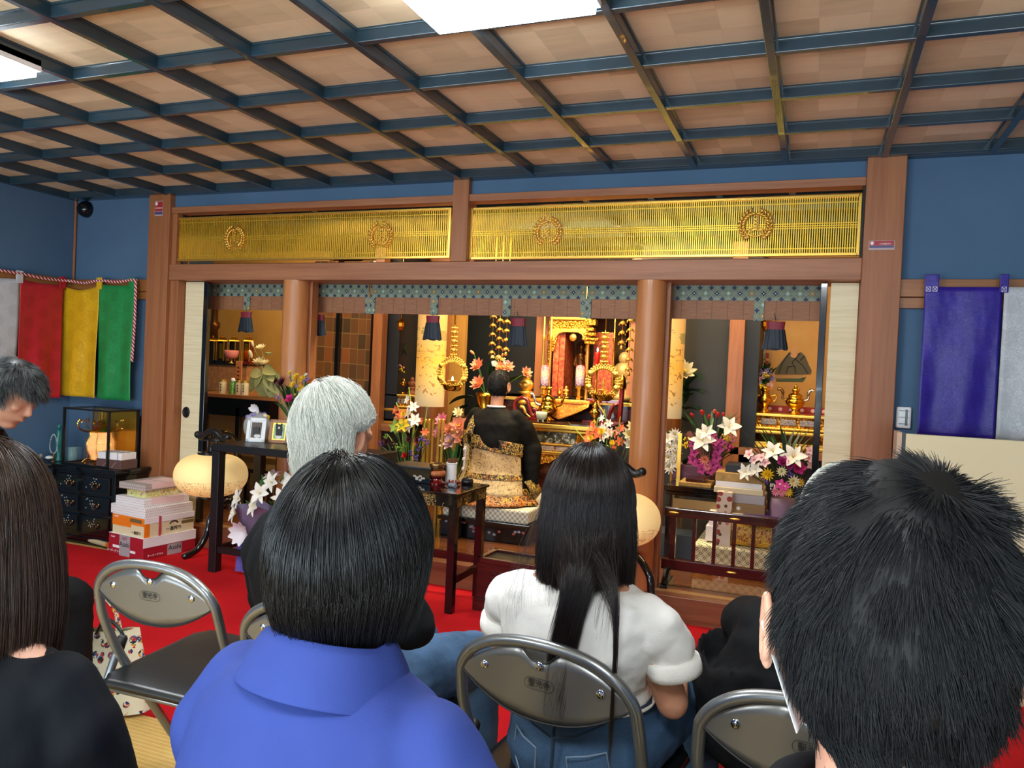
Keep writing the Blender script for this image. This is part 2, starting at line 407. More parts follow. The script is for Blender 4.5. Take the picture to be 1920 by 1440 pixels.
# ---------------------------------------------------------------- bamboo blinds with brocade
t = Mt('brocade', '#2d4038', .6); x, y, z = t.xyz()
def shippo(t, x, z, s):
    a, b = x/s, z/s; u, v_ = a.fr()-.5, b.fr()-.5
    r0 = (u*u+v_*v_).sq(); cu, cv = u.ab()-.5, v_.ab()-.5; r1 = (cu*cu+cv*cv).sq()
    return u, v_, r0, r1, a, b
u, v_, r0, r1, a, b = shippo(t, x, z, .062)
ring = ((r0-.5).ab() < .05).mx((r1-.5).ab() < .05).mx((r0-.39).ab() < .03).mx((r1-.39).ab() < .03)
dia = (u.ab()+v_.ab()) < .22; dia2 = (cu_ := (u.ab()-.5).ab()+(v_.ab()-.5).ab()) < .2
dot = r0 < .05
cell = t.white(t.comb(a.fl(), b.fl(), 1)); dc = t.ramp(cell, (.0, '#1d2f50'), (.45, '#22304a'), (.5, '#a77a28'), (.7, '#8fae9a'), (1., '#6d4a28'), const=True)
c = t.mix(ring, '#26362f', '#7f8d78'); c = t.mix(dia, c, dc); c = t.mix(dia2, c, '#1c2b4a'); c = t.mix(dot, c, '#d8e6d8')
t.base(c); M['brocade'] = t.m
t = Mt('bamboo_blind', '#76503a', .6, Alpha=.93); x, y, z = t.xyz()
st = (z*900).sin()*.5+.5; th = ((x/.085).fr()-.5).ab() > .48
c = t.ramp(t.noise(5, 4, (3, 1, 40)), (.3, '#855638'), (.7, '#a06f4c')); t.base(t.mix(th*.6, c, '#4a3020')); t.bump(st, .3, .001); M['blind'] = t.m
BLY = .27
def blind(u0, u1, z0, straps, label):
    xa, xb = Yp(u0, 560, BLY)[0], Yp(u1, 560, BLY)[0]
    r = thing('bamboo_blind', label, 'blind', (xa, BLY, 1.77))
    MB().box(xa, xb, BLY, BLY+.006, z0, 1.84).build('slat_sheet', 'blind', r, world=True)
    MB().box(xa, xb, BLY-.006, BLY-.001, 1.762, 1.845).build('brocade_band', 'brocade', r, world=True)
    for s, w_ in straps:
        X = Yp(s, 580, BLY)[0]; MB().box(X-w_/2, X+w_/2, BLY-.009, BLY-.002, z0-.004, 1.764).build('brocade_strap', 'brocade', r, world=True)
blind(384, 536, 1.665, [(464, .052)], 'rolled-up bamboo blind with brocade edge over the memorial shelf, left bay')
blind(585, 692, 1.655, [(690, .035)], 'short bamboo blind with brocade edge in front of the gold-foil doors')
blind(696, 1099, 1.655, [(699, .035), (815, .05), (951, .052), (1094, .035)], 'long bamboo blind with brocade edge above the kneeling priest')
blind(1101, 1199, 1.65, [(1104, .03)], 'bamboo blind with brocade edge above the right hanging gold lantern')
blind(1250, 1549, 1.657, [(1256, .03), (1423, .052)], 'bamboo blind with brocade edge in the right bay')
# tassels hanging from the blind
M['tasb'] = plain('blue_black_silk', '#14202c', .6, bump=.5, bs=120); M['tasr'] = plain('crimson_silk', '#7d1a2c', .6)
tz = [(462, 585, 622, 'tassel hanging over the memorial shelf in the left bay'), (597, 590, 628, 'tassel hanging by the gold-foil doors'),
      (812, 592, 637, 'tassel hanging in front of the painted glowing lantern'), (972, 597, 648, 'tassel hanging left of the golden shrine, above the priest'),
      (1455, 603, 655, 'tassel hanging in front of the portrait scroll, right bay')]
for k, (u, v0, v1, lb) in enumerate(tz):
    p = Yp(u, v0, BLY-.022); q = Yp(u, v1, BLY-.022); hgt = p[2]-q[2]
    r = thing('silk_tassel', 'dark blue and crimson '+lb, 'tassel', (p[0], BLY-.022, q[2]), group='tassels of the bamboo blinds')
    mb = MB()
    def fn(a, b, w0=.045, w1=.064):
        an = 2*PI*a; ww = w0+(w1-w0)*b; rr = 1+.08*math.sin(an*14)
        return (ww*math.cos(an)*rr, .014*math.sin(an)*rr, hgt*.72*(1-b)+ .006*math.sin(an*3)*b)
    mb.grid(fn, 56, 6); mb.build('fringe', 'tasb', r, smooth=True)
    MB().grid(lambda a, b: ((.046-.004*b)*math.cos(2*PI*a)*(1+.06*math.sin(2*PI*a*12)), .014*math.sin(2*PI*a), hgt*(1-.3*b)), 48, 4).build('head', 'tasr', r, smooth=True)
    MB().tube([(0, 0, hgt), (-.004, 0, hgt+.02), (-.012, 0, hgt+.045)], .0018, 6).build('hook', 'lacqm', r)
struct('trim_29', MB().box(-4.51, -.08, .14, .30, 1.845, 1.865), 'beam')
# ---------------------------------------------------------------- gilt lattice transoms with crests
M['lat'] = plain('gilt_lattice', '#e2b83a', .35, .6)
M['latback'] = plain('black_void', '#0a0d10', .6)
def transom(u0, v0a, v0b, u1, v1a, v1b, crests, label, nb):
    a, b = Yp(u0, v0a, .06), Yp(u1, v1b, .06); z1 = (Yp(u0, v0a, .06)[2]+Yp(u1, v1a, .06)[2])/2; z0 = (Yp(u0, v0b, .06)[2]+Yp(u1, v1b, .06)[2])/2
    xa, xb = a[0], b[0]; r = thing('lattice_transom', label, 'transom panel', ((xa+xb)/2, .06, z0), group='gilt lattice transoms over the opening')
    mb = MB()
    for i in range(1, nb): X = xa+(xb-xa)*i/nb; mb.box(X-.0028, X+.0028, .056, .063, z0, z1)
    o = mb.build('lattice_bars', 'lat', r, world=True)
    H = z1-z0; mb = MB()
    for q in (.10, .46, .5, .54, .9): mb.box(xa, xb, .052, .057, z0+H*q-.0022, z0+H*q+.0022)
    mb.build('cross_bars', 'lat', r, world=True)
    mb = MB().box(xa-.004, xb+.004, .045, .07, z1-.004, z1+.010).box(xa-.004, xb+.004, .045, .07, z0-.010, z0+.004)
    mb.box(xa-.012, xa+.004, .045, .07, z0-.010, z1+.010).box(xb-.004, xb+.012, .045, .07, z0-.010, z1+.010)
    mb.build('gilt_frame', 'goldp', r, world=True, bev=.002)
    for u in crests:
        c = Yp(u[0], u[1], .045); R_ = .088; mb = MB()
        for k in range(22):                        # wreath of leaves, open at the bottom centre
            for s_ in (-1, 1):
                th = PI/2+s_*(.22+k*.122)
                if k > 21: continue
                p = c+np.array([math.cos(th)*R_*.8, -.004, math.sin(th)*R_*.95*.86]); tg = np.array([-math.sin(th)*s_*-1, 0, math.cos(th)*s_*-1])
                out = np.array([math.cos(th), 0, math.sin(th)])
                if k < 20: mb.ell(p+out*.010*(1 if k % 2 else -1), (.0058, .007, .0155), 6, 5, R=np.array([np.cross(nrm(tg+out*.7*(1 if k % 2 else -1)), (0, 1, 0)), (0, 1, 0), nrm(tg+out*.7*(1 if k % 2 else -1))]).T)
        mb.tube([c+np.array([math.cos(a_)*R_*.66, 0, math.sin(a_)*R_*.66]) for a_ in np.linspace(0, 2*PI, 33)[:-1]], .0035, 6, closed=True)
        for s_ in (-1, 1):                          # twisting cord in the middle
            pts = [(s_*.002, .05), (s_*.011, .038), (-s_*.009, .020), (s_*.010, .002), (-s_*.008, -.014), (s_*.010, -.028), (s_*.026, -.032), (s_*.032, -.022), (s_*.022, -.016)]
            mb.tube([c+np.array([p[0], -.008, p[1]]) for p in curve_pts([(p[0], p[1], 0) for p in pts], 5)], .0032, 6)
        mb.build('wreath_crest', 'goldp', r, world=True, smooth=True)
transom(335, 408, 486, 841, 397, 483, [(440, 447), (713, 442)], 'left gilt lattice transom panel with two wreath crests', 150)
transom(888, 395, 483, 1606, 366, 477, [(1027, 435), (1417, 422)], 'right gilt lattice transom panel with two wreath crests, the longer one', 190)
struct('trim_28', MB().box(-4.47, -2.33, .14, .17, 1.955, 1.975).box(-2.22, -.08, .14, .17, 1.955, 1.975).box(-4.47, -4.455, .08, .13, 1.955, 2.312).box(-.085, -.075, .03, .13, 1.955, 2.312), 'latback')
# ---------------------------------------------------------------- ceiling lamps
M['diff'] = Mt('lamp_diffuser', '#ffffff', .5).emit('#f2faff', 26).m
def lamp(x0, x1, y0, y1, label):
    r = thing('ceiling_lamp', label, 'lamp', ((x0+x1)/2, (y0+y1)/2, CZ), group='fluorescent ceiling lamps')
    MB().box(x0, x1, y0, y1, CZ-.018, CZ+.03).build('housing', 'white', r, world=True, bev=.004)
    MB().box(x0+.012, x1-.012, y0+.012, y1-.012, CZ-.041, CZ-.016).build('diffuser', 'diff', r, world=True, bev=.004)
lamp(-1.456, -.91, -2.46, -1.915, 'bright square fluorescent ceiling lamp cut by the top edge, middle of the photo')
lamp(-3.72, -3.17, -2.54, -1.99, 'bright fluorescent ceiling lamp at the left edge of the photo')
for X, Y, s in ((-2.5, -4.6, 'left'), (-.3, -4.6, 'right')):
    lamp(X-.27, X+.27, Y-.27, Y+.27, 'added unseen ceiling lamp behind the seats, '+s+' one')  # unseen lamps added behind the camera to light the hall
M['ink'] = plain('black_print', '#141414', .6)
# ================================================================ PEOPLE
t = Mt('skin', '#c58c6e', .55, Subsurface_Weight=.12, Subsurface_Radius=(.01, .004, .002)); t.base(t.ramp(t.noise(18, 3), (.3, '#bb8064'), (.7, '#cc9678'))); M['skin'] = t.m
t = Mt('skin_light', '#dca489', .55, Subsurface_Weight=.12, Subsurface_Radius=(.01, .004, .002)); t.base(t.ramp(t.noise(18, 3), (.3, '#d0977c'), (.7, '#dfab92'))); M['skinl'] = t.m
def cloth(name, c1, c2, rough=.85, sc=300, st=.35, **kw):
    t = Mt(name, c1, rough, Specular_IOR_Level=.15, **kw); t.base(t.ramp(t.noise(7, 3), (.3, c1), (.7, c2))); t.bump(t.noise(sc, 2)*.4+t.noise(14, 4, dist=1.)*1.0, st, .004); return t.m
M['blue_shirt'] = cloth('periwinkle_shirt', '#303f80', '#36478b', .75, st=.25)
M['tee'] = cloth('white_tee', '#e6e3de', '#f2efea', .9, st=.5)
M['black_cloth'] = cloth('black_cloth', '#0b0c0e', '#121316', .8)
M['navy_cloth'] = cloth('dark_navy_cloth', '#0b0e13', '#11151b', .75)
t = Mt('denim', '#33506e', .85); x, y, z = t.xyz(); t.base(t.ramp(t.noise(10, 5)*.7+t.noise(220, 2)*.3, (.3, '#25405c'), (.7, '#45668a'))); t.bump(t.noise(320, 2, (1, 1, 1)), .5, .001); M['denim'] = t.m
def hairmat(name, c0, c1, rough=.32, spec=.5):
    t = Mt(name, c0, rough); n = t.node('ShaderNodeAttribute', attribute_name='hv'); t.base(t.ramp(Ex(t.nt, n.outputs['Fac']), (0, c0), (1, c1)))
    t.b.inputs['Specular IOR Level'].default_value = spec; return t.m
M['hair_black'] = hairmat('hair_black', '#060607', '#1c1a1b', .34, .55)
M['hair_black_short'] = hairmat('hair_black_short', '#08090b', '#222428', .55, .3)
M['hair_dkbrown'] = hairmat('hair_dark_brown', '#0b0708', '#2e1d18', .3, .6)
M['hair_brown'] = hairmat('hair_brown', '#1d120d', '#5a4030', .34, .5)
M['hair_grey'] = hairmat('hair_silver', '#b0b2a8', '#fffdf2', .5, .3)
M['hair_mixed'] = hairmat('hair_grey_black', '#141617', '#6c7070', .42, .4)
def loft(mb, rings, n=28, p=2.3):
    vs = []; k = len(rings)
    for (cx, cy, cz, rx, ry, *tl) in rings:
        tx = tl[0] if tl else 0
        for j in range(n):
            a = 2*PI*j/n; c, s = math.cos(a), math.sin(a)
            x = math.copysign(abs(c)**(2/p), c)*rx; y = math.copysign(abs(s)**(2/p), s)*ry
            vs.append((cx+x, cy+y, cz+tx*y))
    fs = [(i*n+j, i*n+(j+1) % n, (i+1)*n+(j+1) % n, (i+1)*n+j) for i in range(k-1) for j in range(n)]
    fs += [tuple(reversed(range(n))), tuple((k-1)*n+j for j in range(n))]
    return mb.add(vs, fs)
def cap(mb, pts, rs, n=14):
    pts = [np.asarray(p, float) for p in pts]
    mb.tube(pts, rs, n); mb.ell(pts[0], rs[0], n, 8); mb.ell(pts[-1], rs[-1], n, 8)
    for p, r in zip(pts[1:-1], rs[1:-1]): mb.ell(p, r*1.0, n, 8)
    return mb
def hand(mb, wpos, d, up, s=1, sc=1.0):
    """palm from the wrist along d, back of the hand towards up, thumb on side s; fingers slightly curled"""
    d = nrm(d); up = np.asarray(up, float); up = nrm(up-d*(up@d)); sd = np.cross(d, up)*s; w_ = np.asarray(wpos, float)
    for q in (-.026, -.009, .009, .026): cap(mb, [w_+d*.008+sd*q*.6, w_+d*.085*sc+sd*q], [.013, .011], 8)
    for q, L, spread in ((.030, .068, .18), (.010, .078, .04), (-.010, .072, -.06), (-.029, .056, -.2)):
        p = w_+d*.088*sc+sd*q; dd = nrm(d+sd*spread); pts = [p]; cu = 0
        for seg in (.42, .32, .26):
            cu += .35; p = p+(dd*math.cos(cu)-up*math.sin(cu))*L*seg*sc; pts.append(p)
        cap(mb, pts, [.0095, .0088, .0080, .0070], 8)
    p = w_+d*.022+sd*.026; q = p+(d*.55+sd*.8-up*.1)*.036*sc; r_ = q+(d*.9+sd*.3-up*.25)*.032*sc; e = r_+(d*.95-up*.25)*.022*sc
    cap(mb, [p, q, r_, e], [.013, .0115, .010, .008], 8)
def head_mesh(mb, c, s=1.0, ears=True):
    c = np.asarray(c, float)
    mb.ell(c+(0, -.008*s, .022*s), (.074*s, .092*s, .092*s), 24, 16)
    mb.ell(c+(0, .018*s, -.035*s), (.060*s, .070*s, .075*s), 20, 14)
    mb.ell(c+(0, .048*s, -.086*s), (.034*s, .034*s, .026*s), 14, 10)           # chin
    mb.ell(c+(0, .094*s, -.020*s), (.0115*s, .016*s, .012*s), 10, 8)           # nose tip
    cap(mb, [c+np.array((0, .083, .020))*s, c+np.array((0, .092, -.012))*s], [.007*s, .010*s], 8)
    for q in (-1, 1):
        mb.ell(c+np.array((q*.036, .062, -.012))*s, (.022*s, .018*s, .018*s), 10, 8)   # cheeks
        cap(mb, [c+np.array((q*.014, .086, .026))*s, c+np.array((q*.040, .074, .028))*s], [.007*s, .006*s], 8)  # brow
    cap(mb, [c+np.array((-.018, .084, -.052))*s, c+np.array((0, .089, -.051))*s, c+np.array((.018, .084, -.052))*s], [.005*s, .0075*s, .005*s], 8)
def ear(c, s, q, parent, mat, tilt=0):
    c = np.asarray(c, float); mb = MB(); A = lambda *p: c+np.array((q*p[0], p[1], p[2]))*s
    mb.ell(A(.079, -.008, -.014), (.008*s, .015*s, .027*s), 12, 10); mb.ell(A(.068, .0, -.014), (.016*s, .010*s, .020*s), 12, 10); mb.ell(A(.083, -.012, -.044), (.0055*s, .008*s, .010*s), 10, 8)
    mb.tube([A(.086+.004*math.cos(an), -.012+.016*math.cos(an), -.012+.031*math.sin(an)) for an in np.linspace(0, 2*PI, 25)[:-1]], .0045*s, 8, closed=True)
    return mb.build('ear', mat, parent, rem=.002, sm=4)
def eyes(c, s, parent):
    for q in (-1, 1):
        e = MB().ell(np.asarray(c)+np.array((q*.030, .067, .008))*s, (.013*s, .011*s, .009*s), 12, 8).build('eye', plain('eye_white', '#e8e4de', .2) if 'eyew' not in M else M['eyew'], parent, smooth=True)
        MB().ell(np.asarray(c)+np.array((q*.030, .0765, .008))*s, (.0055*s, .003*s, .0055*s), 10, 6).build('iris', 'ink', e, smooth=True)
M['eyew'] = plain('eye_white', '#e8e4de', .2)
def strands(name, P, rad, mat, parent, cap_mb=None, taper=True, seed=0, mval=None):
    """P (N, K, 3): one three-sided tube per hair, all in one mesh"""
    N, K, _ = P.shape; T = np.zeros_like(P); T[:, 1:-1] = P[:, 2:]-P[:, :-2]; T[:, 0] = P[:, 1]-P[:, 0]; T[:, -1] = P[:, -1]-P[:, -2]
    T /= np.linalg.norm(T, axis=2, keepdims=True)+1e-9
    A = np.cross(T, rng.normal(size=(N, 1, 3))); A /= np.linalg.norm(A, axis=2, keepdims=True)+1e-9; B = np.cross(T, A)
    tt = np.linspace(0, 1, K)[None, :, None]; r = rad*(1-.75*tt**3 if taper else 1+0*tt)
    V = np.stack([P+r*(math.cos(2*PI*j/3)*A+math.sin(2*PI*j/3)*B) for j in range(3)], 2).reshape(-1, 3)
    i = np.arange(N)[:, None, None]; k = np.arange(K-1)[None, :, None]; j = np.arange(3)[None, None, :]; j2 = (j+1) % 3; b0 = i*K*3
    F = np.stack([b0+k*3+j, b0+k*3+j2, b0+(k+1)*3+j2, b0+(k+1)*3+j], -1).reshape(-1, 4)
    hv = np.repeat(np.clip(rng.beta(1.6, 2.6, N) if mval is None else mval, 0, 1), K*3)
    if cap_mb is not None:
        cv = np.concatenate(cap_mb.v); cf = np.array([f for f in cap_mb.f if len(f) == 4]); F = np.concatenate([F, cf+len(V)]); V = np.concatenate([V, cv]); hv = np.concatenate([hv, np.full(len(cv), .0)])
    me = bpy.data.meshes.new(name); me.vertices.add(len(V)); me.vertices.foreach_set('co', V.astype(np.float32).ravel())
    me.loops.add(F.size); me.loops.foreach_set('vertex_index', F.astype(np.int32).ravel())
    me.polygons.add(len(F)); me.polygons.foreach_set('loop_start', np.arange(0, F.size, 4, dtype=np.int32)); me.polygons.foreach_set('use_smooth', np.ones(len(F), bool))
    at = me.attributes.new('hv', 'FLOAT', 'POINT'); at.data.foreach_set('value', hv.astype(np.float32))
    me.update(calc_edges=True); me.materials.append(M[mat]); o = bpy.data.objects.new(name, me); COL.objects.link(o); o.parent = parent; return o
def unit(N, amax, crown, amin=0):
    """random directions within amax of the crown direction; returns polar angle, azimuth and the frame"""
    k = nrm(crown); e1 = nrm(np.cross((0, 1., 0), k)); e2 = np.cross(k, e1)
    al = np.arccos(rng.uniform(math.cos(amax), math.cos(amin), N)); be = rng.uniform(-PI, PI, N); return al, be, k, e1, e2
def fall_hair(c, rad, crown, N, K, zend, zj, off=(.006, .022), inward=0., radial=.0, amax=1.75, fwd_cut=None, wob=.003, sleek=1., part=None, rxy=None, curl=0, ymax=None):
    """hair that runs from the crown over the skull and then hangs to zend (all local)"""
    c = np.asarray(c, float); rad = np.asarray(rad, float)
    al, be, k, e1, e2 = unit(N, amax, crown); al *= .98
    o_ = rng.uniform(off[0], off[1], N); ze = zend+rng.normal(0, zj, N)
    P = np.zeros((N, K, 3)); pos = None
    def surf(al_, be_):
        d = np.cos(al_)[:, None]*k+np.sin(al_)[:, None]*(np.cos(be_)[:, None]*e1+np.sin(be_)[:, None]*e2)
        return c+d*(rad+o_[:, None])
    # arc part in K1 steps down to the level where it leaves the skull
    K1 = K//2; fin = np.full(N, 1.62)+rng.normal(0, .05, N); fin = np.maximum(fin, al+.05)
    for i in range(K1):
        t_ = i/(K1-1); P[:, i] = surf(al+(fin-al)*t_, be)
    last = P[:, K1-1]; cen = c
    hor = last[:, :2]-cen[None, :2]; hl = np.linalg.norm(hor, axis=1, keepdims=True)+1e-6
    wob_ = rng.normal(0, wob, (N, 1, 3)); ph = rng.uniform(0, 2*PI, N)
    for i in range(K1, K):
        t_ = (i-K1+1)/(K-K1); z = last[:, 2]+(np.minimum(ze, last[:, 2]-.004)-last[:, 2])*t_
        s_ = 1+radial*math.sin(PI*min(1, t_*1.0))*1-inward*t_**1.6
        xy = cen[None, :2]+hor*s_[:, None] if hasattr(s_, 'shape') else cen[None, :2]+hor*s_
        P[:, i, :2] = xy; P[:, i, 2] = z
    tt = np.linspace(0, 1, K)[None, :, None]
    P += wob_*np.maximum(0, tt-.35)*1.5
    P[:, :, 0] += .0012*np.sin(tt[:, :, 0]*9+ph[:, None]); P[:, :, 1] += .0012*np.cos(tt[:, :, 0]*8+ph[:, None])
    if ymax is not None:                            # leave the face free
        hid = (P[:, K1-1, 1] > ymax); P = P[~hid]
    return P
def hang(P, amt):                                    # the outer ends sweep down to a rounded edge
    return P
def skull_cap(c, rad, off=.004, zmin=-.05, ymax=.05, below=None):
    mb = MB(); c = np.asarray(c, float)
    def fn(a, b):
        ph = 2*PI*a; fr_ = min(1, max(0, (math.sin(ph)+.5)/.9)); th = b*PI*(.66-.31*fr_); d = np.array([math.sin(th)*math.cos(ph), math.sin(th)*math.sin(ph), math.cos(th)])
        return c+d*(np.asarray(rad)+off)
    mb.grid(fn, 40, 20); return mb
def person(label, x, y, rz, hc, **kw):
    return thing('person', label, 'person', (x, y, 0), math.radians(rz))
def seated_body(r, hc, sw, skin, arms, lean=0, foot=True, rem=.006, hipy=0, sh=.235, extra=None, hands=True, s=1.0):
    """hc: head centre (local), sw: half shoulder width, arms: list of (side, elbow, wrist)"""
    mb = MB(); hc = np.asarray(hc, float); zs = hc[2]-sh*s; cy = hc[1]-.03
    head_mesh(mb, hc, s)
    cap(mb, [hc+(0, -.012, -.06*s), hc+(0, -.028, -.15*s), (hc[0], cy, zs+.03)], [.056*s, .051*s, .062*s])
    hy = hipy
    loft(mb, [(hc[0], cy, zs+.055, .05, .045), (hc[0], cy, zs+.03, sw*.62, .06), (hc[0]*.9, cy-.005, zs-.02, sw*.86, .08), (hc[0]*.7, cy*.7+hy*.3-.01, zs-.12, sw*.80, .098), (hc[0]*.4, cy*.4+hy*.6, .66, sw*.70, .092), (0, hy, .56, sw*.80, .11), (0, hy, .48, sw*.84, .12)], 24)
    for q in (-1, 1):
        cap(mb, [(q*.085, hy, .52), (q*.10, hy+.22, .53), (q*.105, hy+.42, .50)], [.078, .072, .052])
        cap(mb, [(q*.105, hy+.42, .50), (q*.108, hy+.43, .30), (q*.11, hy+.41, .09)], [.052, .05, .034])
        cap(mb, [(q*.11, hy+.39, .05), (q*.112, hy+.50, .035), (q*.113, hy+.58, .03)], [.032, .030, .024])
    for q, el, wr in arms:
        sh = np.array((hc[0]+q*(sw-.03), cy, zs-.02)); cap(mb, [sh, el, wr], [.044*s, .034*s, .024*s])
        if hands: hand(mb, wr, np.asarray(wr, float)-np.asarray(el, float)+np.array((0, 0, -.02)), (0, 0, 1), q)
    if extra: extra(mb)
    o = mb.build('body', skin, r, rem=rem, sm=4); return o, zs, cy
def shoes(r, hy, mat='black_cloth'):
    for q in (-1, 1):
        mb = MB(); cap(mb, [(q*.11, hy+.385, .05), (q*.112, hy+.50, .042), (q*.113, hy+.60, .034)], [.040, .040, .032]); mb.build('sock', mat, r, rem=.007, sm=4)
def trousers(r, hy, mat, flare=1.0, rem=.008, hip=1.0, disp=(.012, .06)):
    mb = MB(); loft(mb, [(0, hy, .435, .155*hip, .135), (0, hy, .50, .175*hip, .15), (0, hy-.005, .58, .16*hip, .13), (0, hy-.005, .66, .138*hip, .112)], 28)
    for q in (-1, 1):
        cap(mb, [(q*.085, hy, .53), (q*.105, hy+.22, .535), (q*.112, hy+.43, .505)], [.098*hip, .09, .07*flare])
        cap(mb, [(q*.112, hy+.43, .505), (q*.115, hy+.44, .30), (q*.115, hy+.42, .10)], [.07*flare, .065*flare, .058*flare])
    return mb.build('trousers', mat, r, rem=rem, sm=6, disp=disp)
def place(u, v, D): return Dp(u, v, D)
def short_hair(c, rad, crown, N, K, L, up=.35, jit=.35, seed=0, front=None, neck=-.6, grav=.25, cut=None, ln=None):
    c = np.asarray(c, float); rad = np.asarray(rad, float); al, be, k, e1, e2 = unit(N, 2.35, crown)
    def S(al_, be_): return np.cos(al_)[:, None]*k+np.sin(al_)[:, None]*(np.cos(be_)[:, None]*e1+np.sin(be_)[:, None]*e2)
    d = S(al, be); keep = ~((d[:, 1] > .35) & (d[:, 2] < .45)) & ~((d[:, 2] < neck)) & ~((np.abs(d[:, 0]) > .75) & (d[:, 1] > -.1) & (d[:, 2] < -.12))
    d = d[keep]; al = al[keep]; be = be[keep]; n_ = d/rad; n_ /= np.linalg.norm(n_, axis=1, keepdims=True)
    fl = S(al+.06, be+.03)-d; fl /= np.linalg.norm(fl, axis=1, keepdims=True)
    tuft = rng.normal(0, 1, (240, 3)); td = rng.normal(size=(240, 3)); td /= np.linalg.norm(td, axis=1, keepdims=True); idx = np.argmax(d@td.T, axis=1)
    dr = fl+n_*up+tuft[idx]*jit*.6+rng.normal(0, 1, d.shape)*jit*.35; dr /= np.linalg.norm(dr, axis=1, keepdims=True)
    Ls = (L*rng.uniform(.65, 1.1, len(d)))[:, None]; 
    if ln is not None: Ls *= ln(d)[:, None]
    P = np.zeros((len(d), K, 3)); p = c+d*(rad+.002)
    for i in range(K):
        P[:, i] = p; t_ = i/(K-1); dr2 = dr+np.array((0, 0, -grav))*t_-n_*.5*t_*up; dr2 /= np.linalg.norm(dr2, axis=1, keepdims=True); p = p+dr2*Ls/(K-1)
        q = (p-c)/(rad+.003); l = np.linalg.norm(q, axis=1, keepdims=True); p = np.where(l < 1, c+q/l*(rad+.003), p)
    return P
# ================================================================ HALL OBJECTS
def dotted(name, c0, c1, s=.018, r=.24, kind='dot'):
    t = Mt(name, c0, .6); x, y, z = t.xyz(); a = x/s+(z/s)*.0; b = z/s+y/s*.0; h = (x+y)/s
    row_ = (z/s).fl(); u = (h+row_*.5).fr()-.5; v_ = (z/s).fr()-.5
    if kind == 'leaf': d = ((u*u)*.55+(v_-u*.3)*(v_-u*.3)*3.2).sq()
    else: d = (u*u+v_*v_).sq()
    t.base(t.mix(d < r, c0, c1)); return t.m
def shippo_mat(name, c0, c1, s=.045, c2=None):
    t = Mt(name, c0, .7); x, y, z = t.xyz(); h = x+y; u, v_, r0, r1, a, b = shippo(t, h, z, s)
    ring = ((r0-.46).ab() < .06).mx((r1-.46).ab() < .06).mx((r0-.27).ab() < .05).mx((r1-.27).ab() < .05).mx(r0 < .09).mx(r1 < .09)
    c = t.mix(ring, c0, c1)
    t.base(c); return t.m
M['shippo'] = shippo_mat('white_linked_circles', '#5c584a', '#dcd8c4', .036)
M['shippog'] = shippo_mat('cream_linked_circles', '#8a805a', '#efe6bb', .05)
# ---- banners
def damask(name, c0, c1, s=.11, sheen=.4):
    t = Mt(name, c0, .42); x, y, z = t.xyz(); h = x+y; u = (h/s).fr()-.5; v_ = (z/(s*1.35)+(h/s).fl()*.5).fr()-.5
    r = (u*u+v_*v_*1.5).sq(); med = (r < .36); fine = t.noise(55, 3, dist=2.2); fl_ = ((fine-.5).ab() < .035)
    c = t.mix(med*.55, c0, c1); c = t.mix(fl_*(med*-1+1)*.6, c, c1); t.base(c); t.bump(t.noise(5, 3, (1, 1, .5))+fl_*.1, .7, .03); return t.m
cols = {'white': ('#c9ccd0', '#b2b4b8'), 'red': ('#c4222e', '#a3141f'), 'yellow': ('#e8b71a', '#d19c0e'), 'green': ('#1f9148', '#157a3a'), 'purple': ('#2c1a86', '#37249a')}
for k, (a, b) in cols.items(): M['ban_'+k] = damask('damask_'+k, a, b)
M['rope'] = Mt('twisted_rope', '#c02030', .7).m
tr_ = Mt('red_white_rope', '#b5202e', .7); x, y, z = tr_.xyz(); tr_.base(tr_.mix((((x+y)*1.0+z)/.028).fr() < .38, '#a01c28', '#e6dcd6')); M['rope'] = tr_.m
def panel(p0, p1, zt, zb, sag, name, mat, parent, amp=.010, ph=0, n=5):
    p0 = np.array(p0); p1 = np.array(p1); d = p1-p0; nv = nrm(np.array((-d[1], d[0], 0)) if abs(d[0]) > 0 else (1, 0, 0)); nv = np.array((d[1], -d[0], 0))/np.linalg.norm(d)
    def fn(a, b):
        q = p0+d*a; zz = zt-sag*math.sin(PI*a)*(1-b)+(zb-zt)*b
        w_ = amp*math.sin(a*n*2+ph+b*2.5)*(.3+b)+amp*.8*math.sin(a*9-b*6+ph)*b*.5
        return (q[0]+nv[0]*w_, q[1]+nv[1]*w_, zz)
    return MB().grid(fn, 30, 30).build(name, mat, parent, world=True, smooth=True, sol=.002)
r = thing('five_colour_banner', 'five-colour temple banner of white, red, yellow and green panels round the left corner', 'banner', (-5.43, -.05, 1.8))
wx = LX+.055
def yl(u, v=600): return Xp(u, v, wx)[1]
YY = -.03
panel((wx, yl(33)-.62, 0), (wx, yl(34), 0), 1.80, .98, .02, 'white_panel', 'ban_white', r, n=4)
panel((wx, yl(35), 0), (wx, yl(117), 0), 1.80, .97, .012, 'red_panel', 'ban_red', r, ph=1)
xa, xb, xc = Yp(114, 600, YY)[0], Yp(184, 600, YY)[0], Yp(250, 600, YY)[0]
panel((xa, YY, 0), (xb, YY, 0), 1.80, .985, .035, 'yellow_panel', 'ban_yellow', r, ph=2)
panel((xb+.002, YY, 0), (xc, YY, 0), 1.81, .98, .012, 'green_panel', 'ban_green', r, ph=3)
for (px_, py_), mt in (((wx-.0, yl(34)), 'ban_white'), ((wx, yl(115)), 'ban_red'), ((xb, YY), 'ban_yellow'), ((xc-.025, YY), 'ban_green')):
    on_l = abs(px_-wx) < 1e-6
    c = (px_, py_, 1.815)
    MB().cbox(c, (.012, .05, .085) if on_l else (.05, .012, .085)).build('tab', mt, r, world=True, bev=.004)
